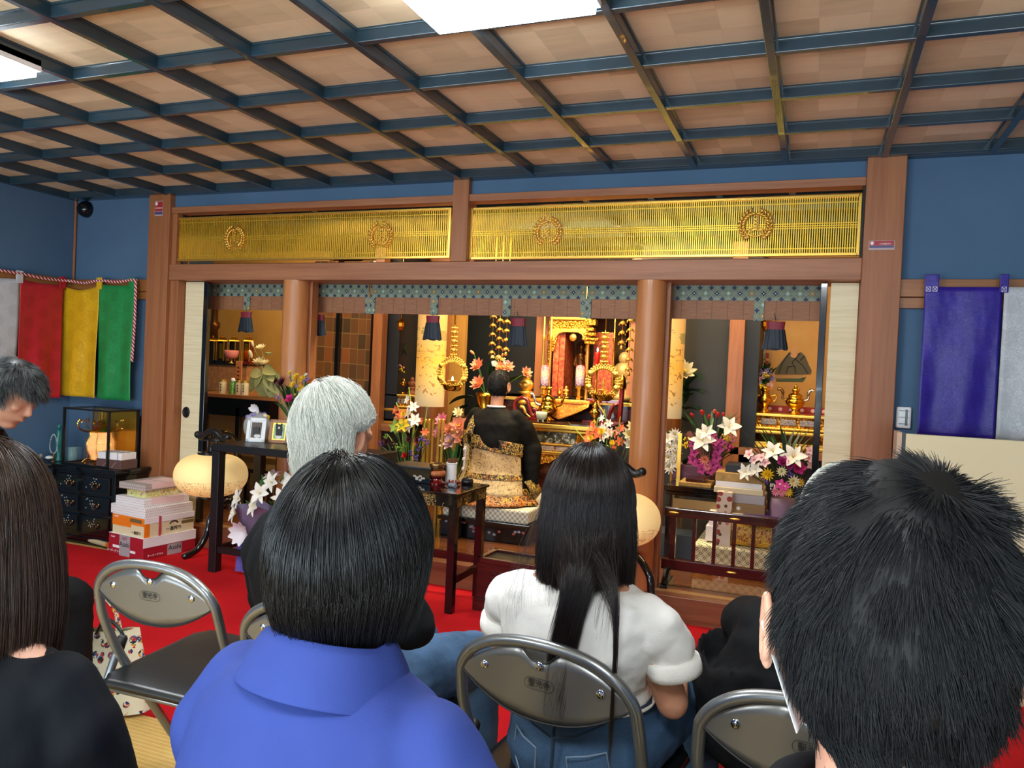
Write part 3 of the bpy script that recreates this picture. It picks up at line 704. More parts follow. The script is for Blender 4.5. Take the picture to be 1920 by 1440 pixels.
rp = [(wx, yl(33)-.62, 1.85), (wx, yl(34)-.2, 1.842), (wx, yl(34), 1.838), (wx, yl(80), 1.826), (wx+.005, yl(115), 1.83), (xa+.12, YY, 1.828), ((xa+xb)/2+.05, YY, 1.818), (xb, YY, 1.835), ((xb+xc)/2, YY, 1.826), (xc, YY-.008, 1.838), (xc+.022, YY-.01, 1.80), (xc+.024, YY-.01, 1.55), (xc+.012, YY-.01, 1.26)]
MB().tube(curve_pts(rp, 10), .010, 10).build('hanging_rope', 'rope', r, world=True, smooth=True)
r = thing('purple_white_banner', 'purple and white temple curtain hanging right of the pillar', 'banner', (.5, YY, 1.8))
px0, px1 = Yp(1728, 650, YY)[0], Yp(1874, 650, YY)[0]
panel((px0, YY, 0), (px1, YY, 0), 1.806, 1.10, .0, 'purple_panel', 'ban_purple', r, ph=.5, amp=.008)
panel((px1+.006, YY, 0), (px1+.55, YY, 0), 1.806, 1.10, .0, 'white_panel', 'ban_white', r, ph=1.7, amp=.008)
for X, w_ in ((px0+.028, .06), (px1+.004, .036)):
    tb = MB().cbox((X, YY-.004, 1.822), (w_, .01, .085)).build('tab', 'ban_purple', r, world=True, bev=.003)
    nb = 2 if w_ > .05 else 1
    for i in range(nb):
        cx_ = X+(i-.5*(nb-1))*.028; mb = MB()
        for p, q in (((-1, -1), (1, -1)), ((1, -1), (1, 1)), ((1, 1), (-1, 1)), ((-1, 1), (-1, -1)), ((-1, -1), (1, 1)), ((-1, 1), (1, -1))):
            mb.tube([(cx_+p[0]*.009, YY-.0105, 1.795+p[1]*.011), (cx_+q[0]*.009, YY-.0105, 1.795+q[1]*.011)], .0009, 4)
        mb.build('stitching', 'white', tb, world=True)
# ---- cream partition screen on the right
r = thing('partition_screen', 'cream folding partition screen with pale wood edge, right side', 'screen', (1.0, -.35, 0))
x0 = Yp(1697, 830, -.35)[0]; zt = 1.122
MB().box(x0, 1.9, -.365, -.335, .05, zt).build('panel', plain('cream_panel', '#e3d6ac', .55), r, world=True, bev=.003)
MB().box(x0-.012, 1.9, -.37, -.33, .0, .05).build('base_rail', plain('pale_wood_edge', '#c2a283', .5), r, world=True)
MB().box(x0-.034, x0-.014, -.36, -.20, 0, zt+.004).build('folded_leaf', plain('pale_wood_leaf', '#c9ac90', .5), r, world=True)
MB().box(x0-.013, x0-.001, -.366, -.30, 0, zt+.004).build('edge_strip', 'lacqm', r, world=True)
# ---- thermostat, camera, stickers
c = Yp(1694, 783, .045)
r = thing('thermostat', 'small white wall controller with a striped display', 'thermostat', (c[0], .05, c[2]))
MB().box(c[0]-.033, c[0]+.033, .04, .061, c[2]-.052, c[2]+.052).build('housing', 'white', r, world=True, bev=.006)
t = Mt('display', '#dfe2e2', .3); x, y, z = t.xyz(); t.base(t.mix(((z/.032).fr() < .10).mx(((x-.012).ab() < .006)), '#d8dcdc', '#303234'))
MB().box(c[0]-.021, c[0]+.023, .037, .041, c[2]-.038, c[2]+.04).build('display', t.m, r, world=True)
c = Yp(155, 391, .02)
r = thing('dome_camera', 'round dark dome camera on the blue wall, upper left', 'camera', (c[0], .05, c[2]))
MB().lathe([(0, .07), (.03, .066), (.052, .045), (.062, .012), (.062, 0)], (c[0], .06, c[2]), 24, (0, -1, 0)).build('dome', plain('smoked_dome', '#0d1117', .12), r, world=True, smooth=True)
M['redst'] = plain('sticker_red', '#a82a30', .4); M['violet'] = plain('sticker_violet', '#4c4a78', .4); M['stw'] = plain('sticker_white', '#e8e2e0', .4)
def sticker(u, v, w_, h, label, wide):
    c = Yp(u, v, -.002); r = thing('security_sticker', label, 'sticker', (c[0], 0, c[2]))
    X, Z = c[0], c[2]
    MB().box(X-w_/2, X+w_/2, -.003, -.0003, Z-h/2, Z+h/2).build('backing', plain('sticker_pale', '#b09a98', .4), r, world=True)
    MB().box(X-w_*.47, X+w_*.47, -.0036, -.003, Z-h*(.02 if wide else .18), Z+h*.46).build('red_field', 'redst', r, world=True)
    MB().box(X-w_*.47, X+w_*.47, -.0036, -.003, Z-h*(.26 if wide else .40), Z-h*(.05 if wide else .22)).build('violet_band', 'violet' , r, world=True)
    MB().lathe([(0, .0005), (h*.17 if wide else w_*.16, 0)], (X-w_*(.37 if wide else .3), -.0037, Z+h*(.24 if wide else .32)), 20, (0, -1, 0), sy=1.15).build('shield_mark', 'stw', r, world=True)
    text('lettering', '24時間監視中', h*.19 if wide else w_*.16, (X+w_*(.14 if wide else .02), -.0038, Z+h*(.14 if wide else .02)), (PI/2, 0, 0), 'stw', r, .0002)
    text('lettering', 'SECURITY', h*.10 if wide else w_*.11, (X+w_*(.14 if wide else .17), -.0038, Z+h*(.34 if wide else .34)), (PI/2, 0, 0), 'stw', r, .0002) if False else None
sticker(298, 391, .072, .105, 'small red and white security sticker high on the left pillar', False)
sticker(1653, 460, .115, .046, 'wide red and white security sticker on the right pillar', True)
# ---- black lacquer cabinet, glass case with gilt lantern
xa, xb, ya, yb, zt = -5.16, -4.60, -.29, -.02, .53
r = thing('lacquer_cabinet', 'low black lacquer cabinet with three drawers under the glass case', 'cabinet', ((xa+xb)/2, (ya+yb)/2, 0))
MB().box(xa, xb, ya, yb, .045, .49).build('body', 'lacq', r, world=True, bev=.004)
MB().box(xa-.02, xb+.02, ya-.02, yb+.005, .505, .53).box(xa-.01, xb+.01, ya-.01, yb+.005, .49, .506).build('top', 'lacq', r, world=True, bev=.003)
MB().box(xa-.01, xb+.01, ya-.01, yb, 0, .05).build('plinth', 'lacq', r, world=True, bev=.003)
for k in range(3):
    z0 = .08+k*.137; dr = MB().box(xa+.04, xb-.04, ya-.010, ya+.002, z0, z0+.118).build('drawer', 'lacq', r, world=True, bev=.003)
    MB().tube([(xa+.05, ya-.011, z0+.01), (xb-.05, ya-.011, z0+.01), (xb-.05, ya-.011, z0+.108), (xa+.05, ya-.011, z0+.108)], .001, 4, closed=True).build('inlay_line', 'bronze', dr, world=True)
    for X in (xa+.16, xb-.16):
        MB().tube([(X+.026*math.cos(a), ya-.022-.006*math.sin(a), z0+.064-.030*math.sin(a)) for a in np.linspace(0, PI, 14)], .0036, 6).ell((X-.027, ya-.014, z0+.066), (.011, .006, .013)).ell((X+.027, ya-.014, z0+.066), (.011, .006, .013)).build('handle', 'bronze', dr, world=True, smooth=True)
        rr = random.Random(k); mb = MB()
        for q in range(9): mb.ell((X-.05+rr.uniform(-.05, .05), ya-.011, z0+.07+rr.uniform(-.035, .035)), (.006, .0015, .004))
        mb.build('shell_inlay', plain('shell', '#8f9490', .3), dr, world=True)
xa, xb, ya, yb, z0, z1 = -5.12, -4.70, -.27, -.03, .531, .925
r = thing('glass_case', 'glass display case with black frame on the lacquer cabinet', 'display case', ((xa+xb)/2, (ya+yb)/2, z0))
t = Mt('glass', '#ffffff', .02, Transmission_Weight=1.0, IOR=1.08); t.b.inputs['Alpha'].default_value = .25; M['glass'] = t.m
mb = MB(); e = .007
for X in (xa, xb):
    for Y in (ya, yb): mb.box(X-e, X+e, Y-e, Y+e, z0, z1)
for Z in (z0+.008, z1-.004):
    for Y in (ya, yb): mb.box(xa, xb, Y-e, Y+e, Z-.008, Z+.004)
    for X in (xa, xb): mb.box(X-e, X+e, ya, yb, Z-.008, Z+.004)
mb.build('frame', 'lacqm', r, world=True)
MB().box(xa+e, xb-e, yb-.006, yb-.002, z0, z1).build('gilt_back', plain('mirror_gold_panel', '#a8842a', .18, .7), r, world=True)
for nm, b in (('front_pane', (xa+e, xb-e, ya-.001, ya+.001)), ): MB().box(*b, z0+.01, z1-.01).build(nm, 'glass', r, world=True)
MB().box(xb-.001, xb+.001, ya+e, yb-e, z0+.01, z1-.01).build('side_pane', 'glass', r, world=True)
MB().box(xa, xb, ya, yb, z0+.0, z0+.006).build('base_board', plain('maroon_felt', '#4a3030', .8), r, world=True)
MB().box(xa, xb, ya, yb, z1-.002, z1).build('top_pane', 'glass', r, world=True)
t = Mt('picture', '#6b4a38', .6); t.base(t.ramp(t.voro(45, out=1), (.2, '#3a2a38'), (.5, '#7a5540'), (.8, '#a08058')))
cx, cy = -4.905, -.15
g = thing('gilt_hanging_lantern', 'small glowing gilt lantern with curled horns inside the glass case', 'lantern', (cx, cy, z0+.006))
M['glowlat'] = Mt('lit_lattice', '#f2b860', .5).m
t = Mt('lit_lattice', '#f2b860', .5); x, y, z = t.xyz(); gg = ((z/.0075).fr() < .3).mx((((x+y)/.0075).fr() < .3)); t.base(t.mix(gg, '#ffe0a0', '#a8502a')); t.emit(t.mix(gg, '#ffc870', '#c05018'), .5); M['glowlat'] = t.m
Z = z0+.006
MB().lathe([(0, .03), (.06, .03), (.062, .055), (.066, .06), (.085, .10), (.085, .15), (.066, .195), (.064, .22), (.07, .225), (.0, .225)], (0, 0, 0), 6).build('lit_body', 'glowlat', g)
mb = MB()
for k in range(6):
    a = PI/3*k; d = np.array((math.cos(a), math.sin(a), 0))
    mb.tube([d*.064+(0, 0, .03), d*.068+(0, 0, .06), d*.087+(0, 0, .10), d*.087+(0, 0, .15), d*.068+(0, 0, .195), d*.066+(0, 0, .225)], .003, 6)
    hp = [(.06, .225), (.10, .228), (.138, .25), (.150, .285), (.137, .308), (.122, .300), (.126, .288)]
    mb.tube([d*p[0]+(0, 0, p[1]) for p in [(q[0], q[1]) for q in [(a_[0], a_[1]) for a_ in curve_pts([(h[0], h[1], 0) for h in hp], 5)]]], .0055, 8)
    lp = [(.055, .032), (.09, .034), (.112, .018), (.104, .002), (.092, .010)]
    mb.tube([d*p[0]+(0, 0, p[1]) for p in [(a_[0], a_[1]) for a_ in curve_pts([(h[0], h[1], 0) for h in lp], 5)]], .005, 8)
mb.lathe([(.075, .222), (.09, .228), (.05, .245), (.03, .275), (.036, .285), (.02, .30), (.0, .31)], n=12); mb.cyl((0, 0, .3), (0, 0, .385), .003)
mb.build('gilt_frame', 'brass', g, smooth=True, ang=40)
point('lantern_bulb', (cx, cy-.02, z0+.12), .25, (1, .7, .35), .03)
p = thing('framed_picture', 'small framed scene leaning in the left end of the glass case', 'picture', (-5.02, -.07, z0+.006))
MB().cbox((0, -.0, .08), (.17, .008, .155), rx=-.2).build('picture', t and Mt('scene', '#6b4a38', .6).m, p).data.materials[0] = M.setdefault('scene', (lambda q: (q.base(q.ramp(q.voro(45, out=1), (.2, '#3a2a38'), (.5, '#7a5540'), (.8, '#a08058'))), q.m)[1])(Mt('scene', '#6b4a38', .6)))
MB().cbox((0, -.001, .155), (.19, .014, .012), rx=-.2).cbox((0, -.001+.03, .004), (.19, .014, .012), rx=-.2).cbox((-.09, 0, .08), (.012, .014, .155), rx=-.2).cbox((.09, 0, .08), (.012, .014, .155), rx=-.2).build('frame', 'rail', p)
# gift boxes
M['leafpaper'] = dotted('white_leaf_print', '#e4dedc', '#5d5650', .016, .17, 'leaf'); M['sparse'] = dotted('white_fine_print', '#e6e0de', '#8b8480', .014, .12, 'leaf')
M['silverpaper'] = dotted('silver_leaf_print', '#a59a92', '#d8d2cc', .02, .22, 'leaf')
t = Mt('floral_paper', '#dcd9a0', .6); t.base(t.ramp(t.voro(90, out=1), (0, '#c9cf78'), (.35, '#e6e0b0'), (.55, '#e8d878'), (.75, '#c87868'), (.8, '#ece4c0'), const=True)); M['floral'] = t.m
def gbox(c, size, rz, label, mat, group=None, name='gift_box', extra=None, base=None):
    r = thing(name, label, 'box', c, math.radians(rz), group); MB().cbox((0, 0, size[2]/2), size).build('box', mat, r, bev=.003)
    return r
def sheet(r, size, a, b, mat='white', name='wrapping_slip', e=.0012):       # paper slip over the top, from a to b along x
    sx, sy, sz = size; MB().box(-sx/2+a*sx, -sx/2+b*sx, -sy/2-e, sy/2+e, sz*.35, sz+e).build(name, mat, r)
M['brownpaper'] = plain('brown_wrapping', '#5b3f3a', .6); M['ribbon'] = plain('mauve_cord', '#6f6178', .6); M['pink'] = plain('pink_slip', '#e3c5c4', .6)
bx = gbox((-4.70, -.195, .531), (.225, .14, .062), 0, 'brown wrapped gift box on the cabinet, lower of two', 'brownpaper', 'gift boxes on the lacquer cabinet')
MB().tube([(-.06, -.071, .005), (-.03, -.0715, .03), (-.0, -.071, .055)], .001, 4).tube([(.03, -.071, .01), (.07, -.071, .05)], .001, 4).build('fold_line', 'pink', bx)
bx = gbox((-4.70, -.195, .593), (.205, .13, .048), 3, 'white wrapped gift box tied with mauve cord, upper of two on the cabinet', 'white', 'gift boxes on the lacquer cabinet')
MB().cbox((-.03, 0, .024), (.004, .134, .052)).cbox((0, 0, .0485), (.209, .004, .004)).cbox((.07, 0, .024), (.004, .134, .052)).build('cord', 'ribbon', bx)
# beer crates and boxes stacked on the carpet
sx, sy = .345, .40; cxs, cys = -4.322, -.225
st = [(.135, .345, .40, 0), (.125, .315, .38, 0), (.062, .335, .37, 0), (.052, .29, .34, 0), (.055, .215, .24, 0), (.040, .255, .32, 0)]
M['beer1'] = plain('crate_red', '#a01526', .5); M['beer2'] = plain('crate_orange', '#e8780c', .5); M['beerc'] = plain('crate_cream', '#d8c8a0', .55); M['silver'] = plain('silver_print', '#b0aeb0', .4, .3)
M['goldband'] = plain('gold_print', '#6e5c34', .5); M['rib'] = plain('red_band', '#b83a4c', .5); M['inkr'] = plain('print_white', '#f0e8e4', .5)
z = .0105; RZ = -7; cz_ = {}
b1 = gbox((cxs, cys, z), (.345, .40, .135), RZ, 'red and silver beer case at the bottom of the stack', 'beer1', 'boxes stacked beside the cabinet')
b2 = gbox((cxs+.005, cys, z+.135), (.315, .38, .125), RZ, 'orange and cream beer case, second from the bottom of the stack', 'beerc', 'boxes stacked beside the cabinet')
f = -.2005
MB().box(-.06, .045, f-.001, f, .0, .135).build('silver_field', 'silver', b1); text('lettering', 'Asahi', .046, (-.008, f-.002, .075), (PI/2, 0, 0), 'ink', b1, .0004, world=False); text('lettering', 'DRY', .028, (-.008, f-.002, .112), (PI/2, 0, 0), 'beer1', b1, .0004, world=False)
text('lettering', 'スーパードライ', .019, (-.115, f-.002, .022), (PI/2, 0, 0), 'inkr', b1, .0004, world=False); text('lettering', 'Asahi', .018, (-.125, f-.002, .115), (PI/2, 0, 0), 'inkr', b1, .0004, world=False)
MB().box(-.125, -.06, f-.0015, f, .045, .062).box(.05, .10, f-.0015, f, .03, .045).build('white_slip', 'white', b1)
g_ = .173
MB().box(g_, g_+.001, -.02, .09, 0, .07).build('silver_field', 'silver', b1); text('lettering', 'Asahi', .045, (g_+.0016, .035, .045), (PI/2, 0, PI/2), 'ink', b1, .0004, world=False)
text('lettering', 'スーパードライ', .017, (g_+.0016, -.11, .02), (PI/2, 0, PI/2), 'inkr', b1, .0004, world=False)
MB().box(-.17, g_+.0012, -.2015, .2015, .1345, .1365).box(g_-.0005, g_+.0012, -.2, .2, .075, .136).build('wrapping_paper', 'sparse', b1)
f = -.191
MB().box(-.158, .158, f-.001, f, .075, .125).box(-.158, .03, f-.001, f, .055, .076).build('orange_field', 'beer2', b2); text('lettering', '一番搾り', .024, (.085, f-.002, .025), (PI/2, 0, 0), 'ink', b2, .0006, world=False)
MB().box(.02, .135, f-.002, f, .092, .115).build('gold_label', 'goldband', b2); text('lettering', 'KIRIN', .016, (-.115, f-.002, .112), (PI/2, 0, 0), 'inkr', b2, .0004, world=False)
g_ = .158
MB().box(g_-.0005, g_+.001, -.19, -.15, 0, .125).build('orange_field', 'beer2', b2); text('lettering', '一番搾り', .030, (g_+.002, .03, .035), (PI/2, 0, PI/2), 'ink', b2, .0006, world=False)
MB().box(g_, g_+.0015, .09, .185, .055, .075).box(g_, g_+.0015, .10, .185, .082, .098).build('gold_label', 'goldband', b2)
MB().tube([(g_+.001, .03+.028*math.cos(a), .063+.018*math.sin(a)) for a in np.linspace(.2, PI-.2, 12)], .003, 4).tube([(g_+.001, .03+.036*math.cos(a), .058+.028*math.sin(a)) for a in np.linspace(.3, PI-.3, 12)], .002, 4).build('arched_mark', 'ink', b2)
MB().box(-.158, g_+.0012, -.1915, .1915, .1245, .1265).box(g_-.0005, g_+.002, -.19, .19, .09, .126).build('wrapping_paper', 'sparse', b2)
MB().box(g_-.3, g_+.0035, -.085, -.068, .126, .129).box(g_+.0015, g_+.0035, -.085, -.068, -.13, .129).build('red_band', 'rib', b2)
zz = z+.262
for (sz, sx, sy, mat, lb, dx, dr) in ((.062, .335, .37, 'leafpaper', 'white box with leaf print lying on the beer cases', -.0, 1), (.052, .29, .34, 'leafpaper', 'smaller white leaf-print box with a pink slip, fourth from the bottom', .0, -1),
                                    (.052, .19, .25, 'floral', 'small green and yellow flowered box, second from the top of the stack', .0, 0), (.042, .245, .33, 'silverpaper', 'flat silver-grey wrapped box on top of the stack', .0, 3)):
    bx = gbox((cxs-.012+dx, cys, zz), (sx, sy, sz), RZ+dr, lb, mat, 'boxes stacked beside the cabinet'); zz += sz
    if sz in (.052, .042) and mat != 'floral': MB().box(-sx*.2, sx/2+.0012, -sy*.34, sy*.38, sz-.001, sz+.0015).box(sx/2-.0005, sx/2+.0015, -sy*.34, sy*.38, sz*.25, sz).build('pink_slip', 'pink', bx); MB().box(-sx*.2, sx/2+.0022, -.002, .002, sz, sz+.002).build('cord', 'ribbon', bx)
# small shelf with ornaments by the left wall
r = thing('ornament_shelf', 'low dark shelf with small ornaments left of the glass case', 'shelf', (-5.3, -.30, 0))
MB().box(-5.47, -5.165, -.55, -.04, .50, .52).build('shelf_top', 'lacqm', r, world=True); MB().box(-5.47, -5.165, -.53, -.05, .38, .40).build('lower_shelf', plain('green_glass', '#6f9a8a', .2), r, world=True)
for X in (-5.455, -5.18):
    for Y in (-.53, -.06): MB().box(X-.012, X+.012, Y-.012, Y+.012, 0, .50).build('leg', 'lacqm', r, world=True)
M['teal'] = plain('teal_glaze', '#1e6a68', .2)
def at_z(u, v, z): return Zp(u, v, z)
q = at_z(78, 845, .52); q = np.array((-5.33, -.14, .52))
s_ = thing('prayer_figure', 'slim teal standing figurine on the ornament shelf', 'figurine', q)
MB().lathe([(.03, 0), (.03, .01), (.02, .03), (.024, .10), (.028, .17), (.02, .215), (.010, .228)], n=14).build('robe', 'teal', s_, smooth=True); MB().ell((0, 0, .248), (.016, .017, .022)).build('head', 'teal', s_, smooth=True)
s_ = thing('prayer_beads', 'pale string of prayer beads hanging in front of the teal figurine', 'beads', q+np.array((.005, -.045, 0)))
mb = MB()
for a in np.linspace(0, 2*PI, 34)[:-1]: mb.ell((.036*math.sin(a)*(1+.25*math.cos(a+PI)), 0, .125+.068*math.cos(a)), .0052, 6, 5)
mb.build('bead_string', plain('pale_jade', '#9fb0aa', .3), s_, smooth=True); MB().lathe([(.03, 0), (.012, .008), (.006, .04), (.008, .06)], n=12).build('holder', 'bronze', s_, smooth=True)
s_ = thing('candle_cup', 'small white candle in a glass cup on the ornament shelf', 'candle', q+np.array((.035, -.10, 0)))
MB().lathe([(.018, 0), (.024, .025), (.026, .03), (.0, .028)], n=14).build('cup', 'glass', s_, smooth=True); MB().ell((0, 0, .035), (.024, .024, .012)).build('wax', 'white', s_, smooth=True)
s_ = thing('pale_jar', 'pale blue-green lidded jar on the ornament shelf', 'jar', np.array((-5.235, -.10, .52)))
MB().lathe([(.028, 0), (.03, .01), (.03, .085), (.026, .095)], n=18).build('jar', plain('celadon_jar', '#7fa0a0', .25), s_, smooth=True, ang=50); MB().lathe([(.031, .094), (.031, .104), (0, .106)], n=18).build('lid', plain('celadon_lid', '#8fb0ae', .25), s_)
s_ = thing('stone_ornament', 'small grey animal-shaped stone on the ornament shelf', 'figurine', q+np.array((-.05, -.12, 0)))
MB().ell((0, 0, .025), (.035, .022, .025)).ell((.03, 0, .045), (.016, .014, .016)).build('stone', plain('grey_stone', '#7a766c', .8), s_, rem=.004, sm=3)
# ---- paper lanterns on carved black stands
def paper_lantern(cx, cy, cz, label, slabel, flip=1):
    rad, hh = .228, .135
    t = Mt('lantern_paper', '#f3d9a4', .6); x, y, z = t.xyz(); rib = ((z/.0085).fr()-.5).ab()
    n = t.noise(16, 5, (1, 1, 1.6), dist=1.5); msk = ((z+.02) < 0)*((n-.5).ab() < .018); 
    g0 = t.ramp(z*2.6+.5, (0, '#eeb45e'), (.45, '#ffdf9a'), (1, '#f7cd86')); c = t.mix(msk*.8, g0, '#6b6a38')
    t.base(c); t.emit(c, .22); t.bump(rib, .3, .002)
    r = thing('paper_lantern', label, 'lantern', (cx, cy, cz))
    prof = [(.085*1.0, -hh)]+[(rad*math.cos(a)**.62, hh*math.sin(a)) for a in np.linspace(-1.35, 1.35, 26)]+[(.085, hh)]
    prof = [(max(p[0], .085), p[1]) for p in prof]
    mb = MB(); mb.lathe(prof, n=48); mb.f = [f for f in mb.f if len(f) == 4]; mb.mi = mb.mi[:len(mb.f)]; mb.build('paper_shade', t.m, r, smooth=True)
    MB().lathe([(.0, hh-.004), (.088, hh-.004), (.088, hh+.012), (.03, hh+.02), (.03, hh+.045), (0, hh+.045)], n=24).lathe([(0, -hh-.012), (.086, -hh-.012), (.086, -hh+.003), (0, -hh+.003)], n=24).build('ring', 'lacq', r)
    point('lantern_bulb', (cx, cy, cz), 1.4, (1, .66, .30), .05)
    s = thing('lantern_stand', slabel, 'lantern stand', (cx, cy+.24, 0), group='carved black lantern stands'); mb = MB()
    arch = [(-.118, .250), (-.09, .238), (-.062, .252), (-.03, .275), (0, .283), (.03, .275), (.062, .252), (.09, .238), (.118, .250)]
    mb.tube(curve_pts([(p[0], -.24, cz+p[1]) for p in arch], 5), .022, 10)
    for q in (-1, 1): mb.ell((q*.122, -.24, cz+.252), .024, 12, 8)
    mb.tube([(-.075, -.24, cz+.226), (.075, -.24, cz+.226)], .010, 8)
    mb.build('carved_bar', 'lacqm', s, smooth=True)
    for q in (-1, 1): MB().tube([(q*.035, -.24, cz+.222), (q*.032, -.24, cz+.14)], .009, 8).build('hanger', 'lacqm', s)
    MB().tube(curve_pts([(0, -.24, cz+.25), (0, -.12, cz+.27), (0, -.02, cz+.20), (0, 0, cz), (0, 0, .30)], 6), .014, 10).build('back_post', 'lacq', s, smooth=True)
    for a in (-1.85, -.7, PI/2):
        d = np.array((math.cos(a), math.sin(a)*.8, 0)); kk = 1.5 if a < 0 else .6; pts = [(0, 0, .36), d*.07*kk+(0, 0, .35), d*.14*kk+(0, 0, .27), d*.16*kk+(0, 0, .16), d*.21*kk+(0, 0, .06), d*.29*kk+(0, 0, .022)]
        MB().tube(curve_pts(pts, 6), .021, 10).build('leg', 'lacq', s, smooth=True)
    MB().lathe([(.03, .28), (.05, .30), (.05, .37), (.03, .39), (.02, .42)], n=16).build('hub', 'lacq', s, smooth=True)
    return r
q = Yp(396, 890, -.2); paper_lantern(q[0], -.2, q[2], 'glowing round paper lantern with crane drawing, left of the altar table', 'carved black stand holding the left paper lantern')
q = Yp(1186, 973, -.22); paper_lantern(q[0]-.085, -.22, q[2]-.005, 'glowing round paper lantern in front of the right wooden column', 'carved black stand holding the right paper lantern')
# ---- black side table with picture frames
r = thing('side_table', 'tall black side table holding picture frames, left of the sanctuary front', 'table', (-3.2, -.15, 0))
tx0, tx1, ty0, ty1, tz = -3.66, -2.62, -.44, .0, .795
MB().box(tx0, tx1, ty0, ty1, tz-.045, tz).build('tabletop', 'lacqm', r, world=True, bev=.004)
for X in (tx0+.03, tx1-.03):
    for Y in (ty0+.03, ty1-.03): MB().box(X-.028, X+.028, Y-.028, Y+.028, 0.0105, tz-.045).build('leg', 'lacqm', r, world=True, bev=.003)
MB().box(tx0+.03, tx1-.03, ty0+.012, ty0+.045, .13, .165).box(tx0+.03, tx1-.03, ty1-.045, ty1-.012, .13, .165).box(tx0+.02, tx0+.045, ty0, ty1, .13, .165).build('stretcher', 'lacqm', r, world=True)
M['whitef'] = plain('white_frame', '#dfe3e4', .35); M['bluef'] = plain('pale_blue_frame', '#a9c4cf', .35)
def frame_(u, v, w_, h, fmat, label, pic, rz=22):
    q = Zp(u, v, tz); r = thing('photo_frame', label, 'picture frame', (q[0], q[1], tz), math.radians(rz), 'photo frames on the side table'); R_ = Euler((-.25, 0, 0)).to_matrix().to_4x4()
    mb = MB()
    for a in (0, 1):
        mb.box(-w_/2, w_/2, -.006, .008, a*(h-.02), a*(h-.02)+.02)
        mb.box(-w_/2+a*(w_-.02), -w_/2+.02+a*(w_-.02), -.006, .008, 0, h)
    mb.xf(R_).build('frame', fmat, r, bev=.002)
    MB().box(-w_/2+.018, w_/2-.018, .0, .004, .018, h-.018).xf(R_).build('mount', 'goldp' if fmat == 'rail' else 'white', r)
    o = MB().box(-w_/2+.028, w_/2-.028, -.0015, .0, .028, h-.028).xf(R_).build('photograph', pic[0], r)
    mb = MB(); cx_, s_ = 0, w_/.125
    for k_, (mt, shapes) in enumerate(pic[1]):
        mb = MB()
        for (x_, z_, rx, rz_) in shapes: mb.prism([(rx*math.cos(a), rz_*math.sin(a)) for a in np.linspace(0, 2*PI, 17)[:-1]], (x_, -.0018-.0004*k_, z_), (1, 0, 0), (0, 0, 1), (0, .0003, 0))
        mb.xf(R_).build('cat_picture', mt, o)
    MB().box(-.02, .02, .01, .05, 0, h*.6).build('easel_back', 'lacqm', r)
M['catw'] = plain('cat_white', '#d9d3cc', .6); M['catk'] = plain('cat_black', '#1a1818', .6); M['picg'] = plain('photo_green', '#8fae78', .5); M['picb'] = plain('photo_brown', '#4e3a34', .5)
frame_(478, 829, .12, .155, 'whitef', 'white photo frame with a dark cat picture, leftmost on the side table', ('picb', [('catk', [(0, .07, .022, .03)]), ('catw', [(.01, .04, .02, .012)])]))
frame_(521, 831, .125, .15, 'rail', 'wooden photo frame with a black and white cat', ('picg', [('catw', [(0, .06, .024, .035)]), ('catk', [(-.003, .10, .022, .02), (-.018, .118, .006, .010), (.012, .118, .006, .010)]), ('catw', [(-.003, .094, .006, .012)])]))
frame_(562, 833, .12, .14, 'bluef', 'pale blue photo frame partly hidden by the silver hair', ('catw', [('picg', [(0, .05, .02, .02)])]))
# ---- flowers
def bloom(parent, name, c, d, kind, s, mats, sp=1.0):
    mb = MB(); c = np.asarray(c, float); d = nrm(d); u, w_ = frame(d)
    def ringp(n, L, W, el, cup, a0=0, off=0, tip=0):
        for k in range(n):
            a = a0+2*PI*k/n; h = math.cos(a)*u+math.sin(a)*w_; dr = h*math.cos(el)+d*math.sin(el)
            mb.petal(c+d*off, dr, d, L, W, cup, 4, tip)
    if kind == 'lily':
        ringp(3, s, s*.66, .75, -.45, 0); ringp(3, s*.95, s*.50, .7, -.5, PI/3); mb.cur = 1
        mb.tube([c, c+d*s*.6], s*.02, 5)
        for k in range(5): a = 2*PI*k/5; mb.tube([c, c+d*s*.5+(math.cos(a)*u+math.sin(a)*w_)*s*.16], s*.014, 4); mb.ell(c+d*s*.5+(math.cos(a)*u+math.sin(a)*w_)*s*.16, s*.04, 5, 4)
    elif kind == 'lotus':
        ringp(8, s, s*.42, .35, .25, 0); ringp(8, s*.9, s*.38, .75, .15, .4); ringp(6, s*.75, s*.32, 1.15, .05, .1); mb.cur = 1
        mb.lathe([(0, s*.05), (s*.16, s*.30), (s*.16, s*.34), (0, s*.35)], c, 10, d)
    elif kind == 'mum':
        for k in range(4): ringp(int(12*sp), s*(1-.17*k), s*.20, .15+.32*k, .25, k*.21)
        mb.cur = 1; mb.ell(c+d*s*.12, s*.18, 8, 6)
    elif kind == 'rose':
        for k in range(5): ringp(5, s*(.95-.14*k), s*.75*(1-.1*k), .3+.24*k, .5, k*.6)
        mb.cur = 1; mb.ell(c+d*s*.2, s*.15, 6, 5)
    elif kind == 'orchid':
        ringp(5, s, s*.75, .25, -.1, 0); mb.cur = 1; mb.ell(c+d*s*.15, s*.2, 6, 5)
    elif kind == 'bud':
        mb.ell(c+d*s*.5, (s*.22, s*.22, s*.5), 8, 8, R=np.array([u, w_, d]).T); mb.cur = 1; mb.ell(c+d*s*.1, s*.14, 6, 4)
    elif kind == 'cluster':
        rr = random.Random(int(abs(c[0]*1e4))); 
        for k in range(14): mb.ell(c+np.array([rr.uniform(-1, 1) for _ in range(3)])*s*.8, s*.24, 5, 4)
        mb.cur = 1; mb.ell(c, s*.1, 5, 4)
    return mb.build(name, mats, parent, world=True, smooth=True)
